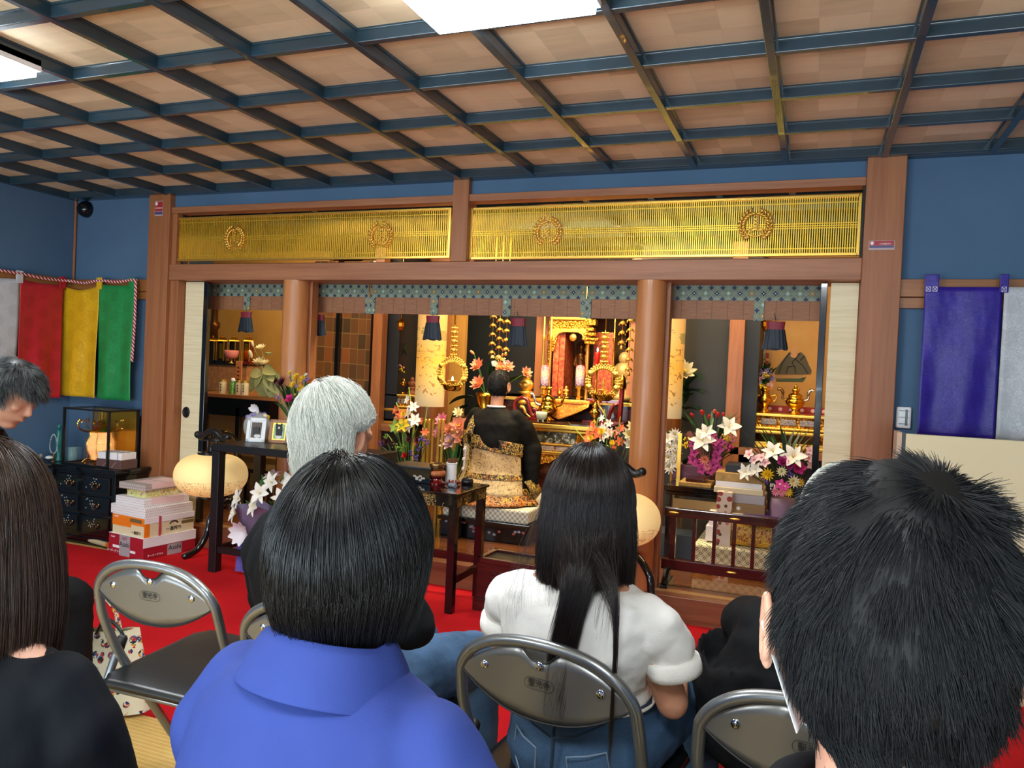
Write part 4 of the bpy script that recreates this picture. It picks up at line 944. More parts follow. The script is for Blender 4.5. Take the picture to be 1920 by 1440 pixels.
def leaf(parent, base, d, L, W, mat='leaf', up=(0, 0, 1), name='leaf', cup=-.25):
    return MB().petal(base, d, up, L, W, cup, 6, .3).build(name, mat, parent, world=True, smooth=True)
def stem(parent, a, b, r_=.003, mat='leaf', name='stem'):
    a, b = np.asarray(a, float), np.asarray(b, float); return MB().tube([a, (a+b)/2+np.array((.006, 0, 0)), b], r_, 6).build(name, mat, parent, world=True)
fl = {'white': '#e9e6da', 'cream': '#ece2b4', 'pink': '#e08aa0', 'peach': '#e79a78', 'magenta': '#b5307e', 'yellow': '#e8c21e', 'purple': '#5a3f92', 'maroon': '#4f1226', 'orange': '#e26a3a', 'red': '#c22020', 'lavender': '#8a7fb8', 'palepink': '#dfb9ba', 'hot': '#d83a8a'}
for k, v in fl.items(): M['f_'+k] = plain('petal_'+k, v, .6, Subsurface_Weight=.0)
M['leaf'] = plain('leaf_green', '#2f5a24', .5, nz=(20, '#44762f')); M['leafd'] = plain('leaf_dark', '#16301a', .5, nz=(20, '#21432a')); M['leafl'] = plain('leaf_light', '#6f9a35', .5, nz=(20, '#8bb04a')); M['leafy'] = plain('leaf_olive', '#83834a', .55, nz=(14, '#9b9a5c'))
# lilies wrapped in lilac paper on the lower shelf of the side table
b0 = Yp(468, 1040, -.34); r = thing('lily_bouquet', 'white lily bouquet wrapped in lilac paper leaning under the black side table', 'bouquet', (b0[0], -.33, .17))
M['lilacp'] = plain('lilac_paper', '#7a6d8c', .5, Alpha=.9); M['laceribbon'] = plain('lace_ribbon', '#dcd6da', .6); M['violetp'] = plain('violet_cloth', '#5b4fa0', .6)
MB().grid(lambda a, b: (b0[0]+(.05+.085*abs(b-.3)*1.5+.02*math.sin(a*30)*b)*math.cos(2*PI*a)+.02*b, -.33+(.04+.06*abs(b-.3)*1.5)*math.sin(2*PI*a), .17+.26*b+.015*math.sin(a*25)*b), 60, 10).build('paper_wrap', 'lilacp', r, world=True, smooth=True)
mb = MB()
for k in range(9):
    a = k*.7; mb.petal((b0[0]-.005, -.40, .27), (math.cos(a), -.25, math.sin(a)), (0, -1, 0), .085, .05, .35)
mb.build('lace_bow', 'laceribbon', r, world=True, smooth=True)
MB().grid(lambda a, b: (b0[0]-.01+.035*(a-.5)*2*(1+.3*b), -.40-.006*math.sin(a*12), .24-.21*b), 14, 6).build('ribbon_tail', 'violetp', r, world=True, smooth=True)
for (u, v, y, kk) in ((450, 935, -.42, 'lily'), (443, 962, -.44, 'lily'), (490, 925, -.42, 'lily'), (512, 905, -.36, 'lily'), (530, 935, -.36, 'lily'), (545, 905, -.30, 'lily'), (480, 950, -.44, 'lily')):
    p = Yp(u, v, y); bloom(r, 'lily', p, (random.uniform(-.4, .4)+(u-500)/120, -1, .3), 'lily', .068, ['f_white', 'f_cream'])
bloom(r, 'lily', Yp(512, 895, -.28), (0, -.5, 1), 'lily', .06, ['f_palepink', 'f_cream'])
for (u, v, uu, vv) in ((488, 935, 490, 875), (498, 920, 492, 880), (525, 905, 540, 880), (535, 915, 552, 895), (475, 960, 462, 930), (520, 960, 505, 930)): 
    a, b = Yp(u, v, -.34), Yp(uu, vv, -.30); leaf(r, a, b-a, .12, .035, 'leaf')
# bag of sweets and mixed bouquet behind the frames
q = Yp(497, 808, .02); r = thing('sweets_bag', 'clear cellophane bag of sweets with pale ribbon behind the photo frames', 'bag', (q[0], -.06, tz))
t = Mt('cellophane', '#d8dad4', .12, Transmission_Weight=.3, IOR=1.1); t.b.inputs['Alpha'].default_value = .6; t.bump(t.noise(30, 3, dist=1), .8, .01); M['cello'] = t.m
MB().grid(lambda a, b: ((.072*(math.sin(PI*min(1, b*.98+.1))**.5)*(1+.06*math.sin(a*44)))*math.cos(2*PI*a), .045*math.sin(PI*min(1, b*.98+.1))**.5*math.sin(2*PI*a), .15*b), 60, 12).build('cellophane', 'cello', r, smooth=True)
mb = MB(); rr = random.Random(4)
for k in range(26): mb.cur = k % 3; mb.ell((rr.uniform(-.05, .05), rr.uniform(-.03, .03), .05+rr.uniform(0, .075)), (.014, .011, .011), 7, 5)
mb.build('sweets', ['f_cream', 'f_lavender', 'f_yellow'], r, smooth=True, kind='stuff')
mb = MB()
for k, (dx, dz) in enumerate(((-1, .4), (1, .6), (-.5, 1), (.7, 1.1), (.1, 1.2), (1.2, .1))): mb.petal((0, -.01, .14), (dx, -.1, dz), (0, -1, 0), .035, .028, .5)
mb.build('ribbon', 'laceribbon', r, smooth=True); r.scale = (1.35,)*3
q = Yp(556, 800, -.08); r = thing('mixed_bouquet', 'bunch of yellow, maroon and purple flowers beside the silver-haired head', 'bouquet', (q[0], -.08, tz))
MB().lathe([(.03, 0), (.035, .01), (.025, .04), (.035, .07)], n=18).build('vase', 'lacq', r, smooth=True)
base = np.array((q[0], -.08, tz+.06))
def spray(r, pts, base, y, stemmat='leaf'):
    for (u, v, kind, s, m1, m2, dy) in pts:
        p = Yp(u, v, y+dy); stem(r, base, p, .0028, stemmat); bloom(r, {'mum': 'chrysanthemum', 'cluster': 'small_flowers', 'rose': 'ruffled_flower', 'lily': 'lily', 'orchid': 'orchid', 'lotus': 'lotus', 'bud': 'bud'}[kind], p, (p[0]-base[0]+random.uniform(-.1, .1), -.22, (p[2]-base[2])*.3+.05), kind, s, [m1, m2])
spray(r, [(530, 718, 'mum', .05, 'f_maroon', 'f_maroon', 0), (520, 715, 'mum', .04, 'f_maroon', 'f_maroon', .02), (545, 700, 'mum', .022, 'f_yellow', 'f_yellow', 0), (556, 708, 'mum', .034, 'f_yellow', 'f_yellow', -.02), (568, 712, 'mum', .034, 'f_yellow', 'f_yellow', 0), (550, 722, 'mum', .03, 'f_yellow', 'f_yellow', -.03), (562, 728, 'mum', .028, 'f_yellow', 'f_yellow', -.03),
          (574, 703, 'mum', .016, 'f_white', 'f_cream', 0), (573, 712, 'cluster', .022, 'f_lavender', 'f_lavender', -.03), (556, 724, 'cluster', .016, 'f_lavender', 'f_lavender', -.05), (582, 716, 'mum', .025, 'f_orange', 'f_yellow', 0), (546, 750, 'rose', .04, 'f_hot', 'f_hot', -.05), (522, 745, 'cluster', .02, 'f_lavender', 'f_lavender', 0), (553, 740, 'mum', .01, 'f_yellow', 'f_yellow', -.05), (560, 748, 'cluster', .014, 'f_yellow', 'f_yellow', -.05)], base, -.09)
for k in range(26):
    p = Yp(random.uniform(522, 585), random.uniform(700, 775), -.08+random.uniform(-.03, .05)); a = base+(p-base)*.55; leaf(r, a, p-a, np.linalg.norm(p-a)*1.0+.03, .035, random.choice(('leaf', 'leafd')))
# ---- incense table with gold vine decoration
q = Zp(845, 1155, 0); ang = math.radians(-1); tx1 = q[0]+.02; tx0 = tx1-.72; ty0 = q[1]-.02; ty1 = ty0+.43; tz2 = .655
r = thing('incense_table', 'black lacquer incense table with gold vine pattern, centre front', 'table', ((tx0+tx1)/2, (ty0+ty1)/2, 0))
MB().box(tx0, tx1, ty0, ty1, tz2-.014, tz2).build('tabletop', 'lacq', r, world=True, bev=.002)
t = Mt('vine_lacquer', '#0a0a0b', .15, Coat_Weight=.5); n = t.noise(34, 4, dist=2.5); msk = ((n-.5).ab() < .03)*(t.noise(6, 2) > .48); t.base(t.mix(msk, '#0a0a0b', '#b9985a')); M['vine'] = t.m
MB().box(tx0+.015, tx1-.015, ty0+.01, ty0+.03, tz2-.075, tz2-.014).box(tx1-.03, tx1-.012, ty0+.02, ty1-.02, tz2-.075, tz2-.014).box(tx0+.015, tx0+.03, ty0+.02, ty1-.02, tz2-.075, tz2-.014).box(tx0+.015, tx1-.015, ty1-.03, ty1-.01, tz2-.075, tz2-.014).build('apron', 'vine', r, world=True)
for X in (tx0+.035, tx1-.035):
    for Y in (ty0+.035, ty1-.035): MB().box(X-.022, X+.022, Y-.022, Y+.022, .0105, tz2-.014).build('leg', 'lacq', r, world=True, bev=.003)
MB().box(tx1-.045, tx1-.025, ty0+.03, ty1-.03, .16, .20).box(tx0+.03, tx1-.03, ty1-.045, ty1-.02, .20, .245).build('stretcher', 'darkred', r, world=True)
def tp(u, v): return Zp(u, v, tz2)
c = tp(818, 907); s_ = thing('singing_bowl', 'bronze singing bowl on a red cushion and red stand', 'bowl', c)
MB().lathe([(0, 0), (.050, 0), (.052, .008), (.034, .018), (.030, .03), (.040, .042), (.050, .046)], n=28).build('stand', 'redlacq', s_, smooth=True, ang=50)
MB().lathe([(.02, .044), (.046, .048), (.052, .060), (.048, .074), (.03, .078)], n=28).build('cushion', plain('orange_brocade', '#a5482a', .6, nz=(60, '#c07a40')), s_, smooth=True)
MB().lathe([(.0, .072), (.026, .073), (.038, .085), (.043, .105), (.044, .118), (.041, .118), (.038, .10), (.02, .082), (0, .08)], n=28).build('bowl', plain('bowl_bronze', '#8f7048', .3, .9), s_, smooth=True)
c = Yp(846, 897, -.10); c[2] = tz2; s_ = thing('incense_holder', 'white cylinder holding brown incense sticks', 'holder', c)
MB().lathe([(0, 0), (.030, 0), (.030, .105), (.0335, .108), (.0335, .115), (.027, .115), (.027, .10), (0, .10)], n=28).build('cylinder', 'white', s_, smooth=True, ang=40)
rr = random.Random(2); mb = MB()
for k in range(40): a, q_ = rr.uniform(0, 2*PI), .022*math.sqrt(rr.random()); mb.tube([(q_*math.cos(a), q_*math.sin(a), .10), (q_*1.25*math.cos(a), q_*1.25*math.sin(a), .138+rr.uniform(0, .004))], .0014, 4)
mb.build('incense_sticks', plain('incense_brown', '#7a4a2c', .8), s_)
c = Yp(784, 893, -.16); c[2] = tz2; s_ = thing('writing_box', 'black lacquer document box on the incense table', 'box', c)
MB().box(-.13, .13, -.10, .10, 0, .085).build('box', 'lacq', s_, bev=.004); MB().box(-.135, .135, -.105, .105, .078, .095).build('lid', 'lacqm', s_, bev=.003)
mb = MB(); rr = random.Random(3)
for k in range(9): mb.ell((.06+rr.uniform(-.03, .03), -.102, .03+rr.uniform(-.012, .016)), (.010, .002, .006), 6, 4)
mb.build('shell_inlay', plain('shell_inlay', '#b4a79a', .3), s_)
c = Yp(876, 905, -.10); c[2] = tz2; s_ = thing('incense_burner', 'small round black incense burner with lid', 'incense burner', c)
MB().lathe([(0, 0), (.032, 0), (.036, .01), (.036, .022), (.030, .026)], n=24).build('bowl', 'lacqm', s_, smooth=True); MB().lathe([(.033, .026), (.028, .033), (.008, .036), (.007, .044), (0, .046)], n=24).build('lid', 'lacqm', s_, smooth=True)
c = Yp(851, 905, -.17); c[2] = tz2; s_ = thing('prayer_bead_bundle', 'small heap of dark red prayer beads beside the singing bowl', 'beads', c)
mb = MB(); rr = random.Random(5)
for k in range(26): mb.ell((rr.uniform(-.03, .03), rr.uniform(-.02, .02), .006+rr.uniform(0, .016)), .0062, 6, 5)
mb.build('beads', 'redlacq', s_, smooth=True)
c = tp(850, 914); s_ = thing('wooden_striker', 'short bell striker with a grey padded end on the incense table', 'striker', c)
MB().cyl((-.03, .01, .012), (.02, -.01, .012), .011).build('padded_end', plain('grey_pad', '#7b828c', .8), s_, bev=.002); MB().cyl((-.10, .04, .010), (-.03, .01, .012), .004).build('handle', 'darkred', s_)
# ---- offering box
q = Zp(885, 1145, 0.0105); r = thing('offering_box', 'dark red wooden offering box with carved character, beside the incense table', 'box', (q[0]+.27, q[1]+.13, .0105), math.radians(-2))
MB().box(-.26, .26, -.115, .115, .05, .275).build('body', 'darkred', r, bev=.003)
MB().box(-.272, .272, -.127, .127, .0, .07).build('plinth', 'darkred', r, bev=.003)
MB().box(-.265, .265, -.12, -.095, .262, .29).box(-.265, .265, .095, .12, .262, .29).box(-.265, -.235, -.12, .12, .262, .29).box(.235, .265, -.12, .12, .262, .29).build('rim', 'darkred', r, bev=.003)
MB().box(-.25, .25, -.10, .10, .262, .276).build('dark_well', 'lacqm', r)
text('carved_character', '浄', .11, (-.12, -.116, .165), (PI/2, 0, 0), 'lacqm', r, .002, world=False)
text('carved_character', '財', .11, (.12, -.116, .165), (PI/2, 0, 0), 'lacqm', r, .002, world=False)
# ---- tote bag beside the empty chair
q = Zp(250, 1335, .0); r = thing('tote_bag', 'cream cotton tote bag with small colourful print, between chair and black trousers', 'bag', (q[0]-.17, q[1]-.02, .0), .15)
t = Mt('printed_cotton', '#e2d9bc', .8); cell = t.voro(30, out=1); d = t.voro(30); inner = t.voro(95, out=1)
pc = t.ramp(inner, (0, '#1f2a5c'), (.3, '#b92a22'), (.5, '#23201f'), (.62, '#c9972c'), (.75, '#2f5fa0'), (.88, '#e2d9bc'), const=True); t.base(t.mix((d < .42)*(t.noise(90, 2) > .42), '#e2d9bc', pc)); M['print'] = t.m
def bg(a, b):
    an = 2*PI*a; w_ = .23*(1-.28*b); th = .075*(1-.72*b**1.5)+.004*math.sin(an*5); return (w_*math.copysign(abs(math.cos(an))**.7, math.cos(an))+.012*math.sin(an*6)*b, th*math.copysign(abs(math.sin(an))**.7, math.sin(an)), .012+.27*b+.03*math.cos(an)*b)
MB().grid(bg, 56, 16).build('bag_body', 'print', r, smooth=True)
MB().grid(lambda a, b: tuple(np.array((0, 0, .012))*(1-b)+np.array(bg(a, 0))*b), 56, 2).build('bottom', 'print', r)
for y_, dx in ((-.012, .03), (.012, -.01)): MB().grid(lambda a, b: (dx+.085*math.cos(PI*a)*1.0, y_+.018*(b-.5)+.04*math.sin(PI*a)*(1 if y_ > 0 else -1)*.4, .26+.16*math.sin(PI*a)), 24, 2).build('handle', 'print', r, smooth=True, sol=.003)
MB().tube(curve_pts([(.02, -.03, .28), (.08, -.05, .35), (.15, -.05, .30), (.13, -.05, .24)], 6), .006, 8).build('umbrella_strap', 'lacqm', r, smooth=True)
r['label'] = 'cream cotton tote bag with a small colourful print beside the empty folding chair'
# loose tube lying by the cabinet
q = Zp(180, 1022, .0); r = thing('cardboard_tube', 'pale cardboard tube lying in front of the lacquer cabinet', 'tube', (q[0], q[1]-.03, .012))
MB().cyl((-.12, .03, .02), (.16, -.02, .02), .016).build('tube', plain('pale_card', '#b7a27e', .7), r); MB().cyl((.16, -.02, .02), (.17, -.022, .02), .017).build('end_cap', plain('orange_cap', '#e0702a', .5), r)
# ================================================================ SANCTUARY OBJECTS
FZ = .15
t = Mt('carved_gold', '#e0a030', .3, .9); n = t.voro(60, out=0); n2 = t.noise(90, 3, dist=1); t.base(t.ramp(n*.6+n2*.4, (.25, '#f6c552'), (.6, '#b3741c'), (.8, '#5e3410'))); t.bump(n*-1+n2*.5, .9, .01); M['carved'] = t.m  # shade of the carved recesses is put into the gold colour
t = Mt('gold_orange_brocade', '#d98420', .5, .25); n = t.voro(34); n2 = t.noise(70, 3, dist=2); t.base(t.ramp(n*.5+n2*.5, (.3, '#f2b040'), (.5, '#c86a18'), (.65, '#e8a038'))); t.bump(n, .5, .004); M['gbroc'] = t.m
t = Mt('kesa_dark', '#3a3420', .6); n = t.noise(48, 3, dist=2.2); v_ = t.noise(16, 2); t.base(t.mix(n > .53, '#241c12', t.ramp(v_, (.35, '#b8a052'), (.5, '#c9a43e'), (.62, '#d08a3c')))); M['kesad'] = t.m
t = Mt('kesa_light', '#c8ab78', .55); n = t.noise(16, 4, dist=2.5); t.base(t.mix((n-.52).ab() < .02, t.ramp(t.noise(4, 2), (.3, '#b99a66'), (.7, '#d6bd8c')), '#7a5a30')); t.bump(t.noise(9, 2, dist=1), .5, .02); M['kesal'] = t.m
t = Mt('yellow_flower_brocade', '#b08a20', .6); n = t.noise(40, 3, dist=2); t.base(t.mix(n > .5, '#2c2410', t.ramp(t.noise(9, 2), (.4, '#d9b030'), (.6, '#c8742a')))); M['ybroc'] = t.m
# ---- platform with mat
a = Zp(988, 1024, FZ); RX_, RY_ = a[0], a[1]; LXX = Yp(826, 985, RY_)[0]; zb = Yp(987, 985, RY_)[2]; zm = Yp(986, 960, RY_)[2]; D_ = .86
r = thing('priest_platform', 'low black lacquer platform with flower inlay under the kneeling priest', 'platform', ((LXX+RX_)/2, RY_+D_/2, FZ))
MB().box(LXX, RX_, RY_, RY_+D_, FZ, zb-.02).build('body', 'lacq', r, world=True, bev=.004); MB().box(LXX-.02, RX_+.02, RY_-.02, RY_+D_, zb-.025, zb).build('top_edge', 'lacq', r, world=True, bev=.004)
mb = MB(); rr = random.Random(8)
for k in range(26): mb.cur = k % 2; X = rr.uniform(LXX+.03, RX_-.03); mb.ell((X, RY_-.001, FZ+.08+.03*math.sin(X*9)+rr.uniform(-.02, .02)), (.012, .002, .009), 6, 4)
mb.build('flower_inlay', [plain('inlay_pale', '#8d8f98', .3), plain('inlay_pink', '#a8504a', .4)], r, world=True)
r = thing('patterned_mat', 'thick mat with white linked-circle pattern on the black platform', 'mat', ((LXX+RX_)/2, RY_+D_/2, zb))
MB().box(LXX+.005, RX_-.005, RY_+.005, RY_+D_, zb, zm).build('mat', 'shippo', r, world=True, bev=.012)
# ---- kneeling priest
H = Yp(936, 722, 1.02); r = thing('person', 'priest kneeling on the platform in black robes with a gold patterned surplice', 'person', (H[0], H[1], zm)); r.rotation_euler = (0, 0, math.radians(-3))
hz = H[2]-zm; s = .92; hc = np.array((0, 0, hz)); bm = MB(); head_mesh(bm, hc, s); zs = hz-.205; cy = -.03
cap(bm, [hc+(0, -.012, -.06), hc+(0, -.025, -.13), (0, cy, zs)], [.050, .047, .055])
loft(bm, [(0, cy, zs+.02, .12, .06), (0, cy, zs-.05, .16, .09), (0, cy, .35, .14, .10), (0, -.0, .15, .16, .13), (0, .0, .05, .17, .18)], 24)
for q in (-1, 1):
    cap(bm, [(q*.08, .0, .14), (q*.12, .34, .10)], [.08, .065]); cap(bm, [(q*.12, .34, .07), (q*.07, .0, .045)], [.055, .04]); cap(bm, [(q*.06, -.02, .04), (q*.05, -.14, .03)], [.035, .025])
    cap(bm, [(q*.155, cy, zs-.03), (q*.22, .06, zs-.27), (q*.08, .26, zs-.24)], [.045, .036, .026]); hand(bm, (q*.08, .26, zs-.24), (-q*.6, 1, .2), (q, 0, .3), q, .95)
bm.build('body', 'skin', r, rem=.006, sm=4); eyes(hc, s, r); [ear(hc, s*1.05, q, r, 'skin') for q in (-1, 1)]
M['robe'] = cloth('black_robe', '#0c0b0a', '#141311', .7, st=.3) if 'cloth' in globals() else M['lacqm']
mb = MB(); loft(mb, [(0, cy-.004, zs+.045, .062, .056), (0, cy-.008, zs+.02, .12, .075), (0, cy-.01, zs-.015, .175, .095), (.0, cy-.015, zs-.07, .205, .12), (0, cy-.01, zs-.2, .205, .135), (0, 0, .22, .20, .15), (0, .02, .10, .24, .21), (0, .06, .01, .28, .27)], 36, 2.2)
for q in (-1, 1):
    cap(mb, [(q*.15, cy, zs-.02), (q*.205, .02, zs-.10), (q*.24, .07, zs-.25), (q*.16, .2, zs-.25)], [.06, .072, .085, .07], 16)
cap(mb, [(.25, .06, zs-.25), (.27, .04, .16), (.28, .02, .03)], [.075, .055, .03], 14); cap(mb, [(-.24, .08, zs-.25), (-.245, .07, .2)], [.08, .05], 14)
mb.build('robe', 'robe', r, rem=.008, sm=7, disp=(.012, .08))
MB().tube([(.062*math.cos(a), cy-.004+.060*math.sin(a), zs+.052-.018*math.cos(a+PI/2)**2*(1 if math.sin(a) > 0 else 0)) for a in np.linspace(0, 2*PI, 32)[:-1]], .0075, 8, closed=True).build('white_collar', 'white', r, smooth=True)
def kr(z, k=1.0): 
    tb = [(0, .285, .285), (.10, .25, .225), (.22, .215, .165), (.34, .215, .152), (.46, .213, .145)]
    for i in range(4):
        if z <= tb[i+1][0]: f = (z-tb[i][0])/(tb[i+1][0]-tb[i][0]); return (tb[i][1]*(1-f)+tb[i+1][1]*f)*k, (tb[i][2]*(1-f)+tb[i+1][2]*f)*k
    return tb[-1][1]*k, tb[-1][2]*k
def kes(a0, a1, z0, z1, k=1.13, wob=.006):
    def fn(a, b):
        an = a0+(a1-a0)*a; zl = z0(a) if callable(z0) else z0; zh = z1(a) if callable(z1) else z1; z = zl+(zh-zl)*b; rx, ry = kr(z, k); w_ = wob*math.sin(an*7+z*20)
        return ((rx+w_)*math.cos(an), .0+(ry+w_)*math.sin(an)+.03*max(0, .2-z), z+.004)
    return MB().grid(fn, 50, 12)
ksf = kes(PI*.94, PI*1.88, .06, lambda a: zs-.14-.10*max(0, a-.25)).build('surplice', 'kesal', r, smooth=True, sol=.006)
kes(PI*.94, PI*1.90, lambda a: zs-.225-.10*max(0, a-.25), lambda a: zs-.135-.10*max(0, a-.25), 1.165).build('dark_border', 'kesad', ksf, smooth=True, sol=.003)
for a0, a1 in ((1.12, 1.17), (1.30, 1.34), (1.0, 1.03)): kes(PI*a0, PI*a1, .10, zs-.15, 1.17, .003).build('dark_strip', 'kesad', ksf, smooth=True, sol=.003)
kes(PI*1.34, PI*1.88, .17, .205, 1.165, .004).build('dark_strip', 'kesad', ksf, smooth=True, sol=.003)
mb = MB()
for z_ in (.22, .29, .36): rx, ry = kr(z_, 1.20); mb.ell((rx*math.cos(PI*1.23), ry*math.sin(PI*1.23), z_), (.016, .012, .014), 10, 6)
for q in (1.215, 1.245): mb.tube([(kr(z_, 1.19)[0]*math.cos(PI*q), kr(z_, 1.19)[1]*math.sin(PI*q), z_) for z_ in np.linspace(.21, .385, 8)], .0035, 5)
mb.build('white_cord', 'white', ksf, smooth=True)
MB().grid(lambda a, b: tuple(np.array(((-.135+.012*a)+(b-.5)*.055, [-.165, -.150, -.118, -.06, .02][min(4, int(a*4))]*(1-(a*4-int(a*4)))+[-.150, -.118, -.06, .02, .05][min(4, int(a*4))]*(a*4-int(a*4))-.012, (zs-.15)+.155*min(1, a*1.25)))), 16, 3).build('shoulder_strap', 'kesad', r, smooth=True, sol=.006)
mb = MB(); mb.grid(lambda a, b: ((.26+.10*b+.015*math.sin(a*40)*b)*math.cos(PI*.95+a*PI*1.0), .02+(.23+.16*b+.012*math.sin(a*35)*b)*math.sin(PI*.95+a*PI*1.0), .095*(1-b)+.012), 70, 6); mb.build('robe_hem', 'ybroc', r, smooth=True, sol=.006)
MB().grid(lambda a, b: (.275+.05*math.sin(PI*b)+.01*a, -.10+.16*a, .02+.15*b), 6, 10).build('sleeve_lining', 'kesad', r, smooth=True, sol=.01)
cc = hc+(0, -.006, .004); strands('hair', short_hair(cc, np.array((.078, .094, .108))*s, (0, -.25, 1), 9000, 7, .022, up=.35, jit=.25, neck=-.72), .0009, 'hair_black_short', r, skull_cap(cc, np.array((.078, .094, .108))*s, .006)) if 'strands' in globals() else None
# ---- altar table
AY = 1.52
def az(v, u=1050): return Yp(u, v, AY)[2]
xl, xr = -2.76, Yp(1104, 820, AY)[0]; r = thing('altar_table', 'carved gold altar table with painted panels in front of the priest', 'altar table', ((xl+xr)/2, AY+.2, FZ))
zt_ = az(793); MB().box(xl-.16, xr+.16, AY-.05, AY+.42, zt_-.012, zt_).build('tabletop', plain('brown_lacquer_top', '#3c2414', .2, Coat_Weight=.4), r, world=True)
MB().box(xl-.15, xr+.15, AY-.055, AY+.0, zt_-.045, zt_-.012).box(xl-.03, xr+.03, AY-.035, AY+.0, zt_-.07, zt_-.05).box(xl, xr, AY-.03, AY, zt_-.175, zt_-.160).box(xl-.01, xr+.01, AY-.045, AY, zt_-.245, zt_-.22).build('gold_moulding', 'goldp', r, world=True, bev=.006)
MB().box(xl, xr, AY-.01, AY+.35, zt_-.24, zt_-.04).build('body', 'carved', r, world=True)
t = Mt('painted_panel', '#2c3026', .4); x, y, z = t.xyz(); n = t.noise(26, 3, dist=1); t.base(t.ramp(n, (.42, '#232820'), (.56, '#4a4a38'), (.63, '#a8a89a'))); M['bird'] = t.m
t = Mt('scroll_panel', '#9a8a7a', .5); n = t.noise(60, 3, dist=2); t.base(t.ramp(n, (.4, '#5a3a3a'), (.5, '#b8a898'), (.6, '#5a6a80'))); M['scrl'] = t.m
n_ = 7
for k in range(n_):
    X0_, X1_ = xl+.02+(xr-xl-.11)*k/n_, xl+.02+(xr-xl-.11)*(k+1)/n_-.008; MB().box(X0_, X1_, AY-.022, AY-.009, zt_-.155, zt_-.075).build('bird_panel', 'bird', r, world=True)
for k in range(5):
    X0_, X1_ = xl+.02+(xr-xl-.11)*k/5, xl+.02+(xr-xl-.11)*(k+1)/5-.01; MB().box(X0_, X1_, AY-.024, AY-.009, zt_-.215, zt_-.18).build('scroll_panel', 'scrl', r, world=True)
mb = MB()
for k in range(6): X = xr-.075+k*.013; mb.cyl((X, AY-.022, zt_-.22), (X, AY-.022, zt_-.07), .005, n=8)
mb.build('fluting', 'gold', r, world=True)
ap = [(xl, zt_-.24), (xr, zt_-.24), (xr, zt_-.27)]+[(xr-(xr-xl)*i/40, zt_-.275-.045*abs(math.sin(i*PI/10))**1.4-.008*math.sin(i*2.1)) for i in range(41)]
MB().prism([(p[0], p[1]) for p in ap], (0, AY-.03, 0), (1, 0, 0), (0, 0, 1), (0, .02, 0)).build('scalloped_apron', 'carved', r, world=True)
for X in (xl+.04, xr-.04): MB().tube(curve_pts([(X, AY, zt_-.24), (X, AY-.03, zt_-.32), (X, AY+.01, zt_-.42), (X, AY-.03, FZ+.06), (X, AY-.03, FZ+.02)], 5), [.03]*5+[.024]*5+[.018]*5+[.02]*6, 10).build('leg', 'gold', r, world=True, smooth=True)
MB().box(xl-.05, xr+.05, AY-.06, AY+.35, FZ, FZ+.09).box(xl-.02, xr+.02, AY+.05, AY+.3, FZ+.09, zt_-.24).build('base', 'darkred', r, world=True)
def on(u, v, y, z): p = Yp(u, v, y); return np.array((p[0], y, z))
# things on the altar table
q = on(1015, 788, AY+.03, zt_); s_ = thing('tea_cup', 'pale celadon three-footed cup on the altar table', 'cup', q)
MB().lathe([(0, .012), (.028, .012), (.040, .03), (.045, .055), (.044, .075), (.041, .075), (.038, .03), (0, .02)], n=24).build('cup', plain('celadon', '#b4c4b0', .25), s_, smooth=True)
MB().cyl((.02, -.02, 0), (.02, -.02, .02), .006).cyl((-.02, -.02, 0), (-.02, -.02, .02), .006).cyl((0, .025, 0), (0, .025, .02), .006).build('foot', plain('celadon_foot', '#a4b4a0', .25), s_)
q = on(1027, 784, AY+.14, zt_); s_ = thing('incense_urn', 'brass incense urn with two upswept handles on the altar table', 'urn', q)
MB().lathe([(.05, 0), (.055, .012), (.022, .03), (.03, .045), (.065, .065), (.082, .09), (.075, .115), (.06, .13), (.066, .14), (.06, .15)], n=28).build('body', 'brass', s_, smooth=True)
l_ = MB().lathe([(.06, .148), (.055, .175), (.04, .195), (.02, .205), (.012, .215), (.018, .225), (.01, .24), (0, .25)], n=24).build('lid', 'brass', s_, smooth=True); MB().ell((0, 0, .255), (.022, .012, .018)).ell((.02, 0, .262), .010).build('lion_knob', 'brass', l_, smooth=True)
for k in (-1, 1): MB().tube(curve_pts([(k*.06, 0, .12), (k*.10, 0, .13), (k*.115, 0, .165), (k*.13, 0, .20), (k*.155, 0, .21)], 5), [.010]*8+[.012]*9, 8).build('handle', 'chrome' if k < 0 else 'brass', s_, smooth=True)
# hanging orange brocade over the upper tier
UY = 1.98; uz = Yp(1050, 748, UY)[2]
r = thing('upper_altar_tier', 'gilded upper tier of the altar behind the table', 'altar tier', (-2.25, UY, FZ))
MB().box(-2.95, -1.55, UY, UY+.75, FZ, uz).build('body', 'darkred', r, world=True); MB().box(-2.97, -1.53, UY-.02, UY+.76, uz-.03, uz).build('gold_edge', 'goldp', r, world=True, bev=.004)
s_ = thing('altar_cloth', 'orange and gold brocade altar cloth hanging to a point above the table', 'cloth', (-2.25, AY+.25, zt_+.02))
A_, B_, C_ = Yp(1008, 752, AY+.22), Yp(1106, 752, AY+.22), Yp(1056, 792, AY+.22)
A2 = Yp(985, 750, AY+.22)
def cl(a, b):
    top_ = A2+(B_-A2)*a; h = (zt_+.012-top_[2])*(1-abs(2*a-1.1)/1.12)**.75 if abs(2*a-1.1) < 1.1 else 0
    return (top_[0], AY+.22-.01*math.sin(a*14)*b-.02*b, top_[2]+h*b*(1 if h < 0 else 0))
MB().grid(cl, 40, 12).build('cloth', 'gbroc', s_, world=True, smooth=True, sol=.004); MB().box(A2[0], B_[0], AY+.205, UY+.02, A2[2]-.004, A2[2]+.008).build('top_band', 'gbroc', s_, world=True)
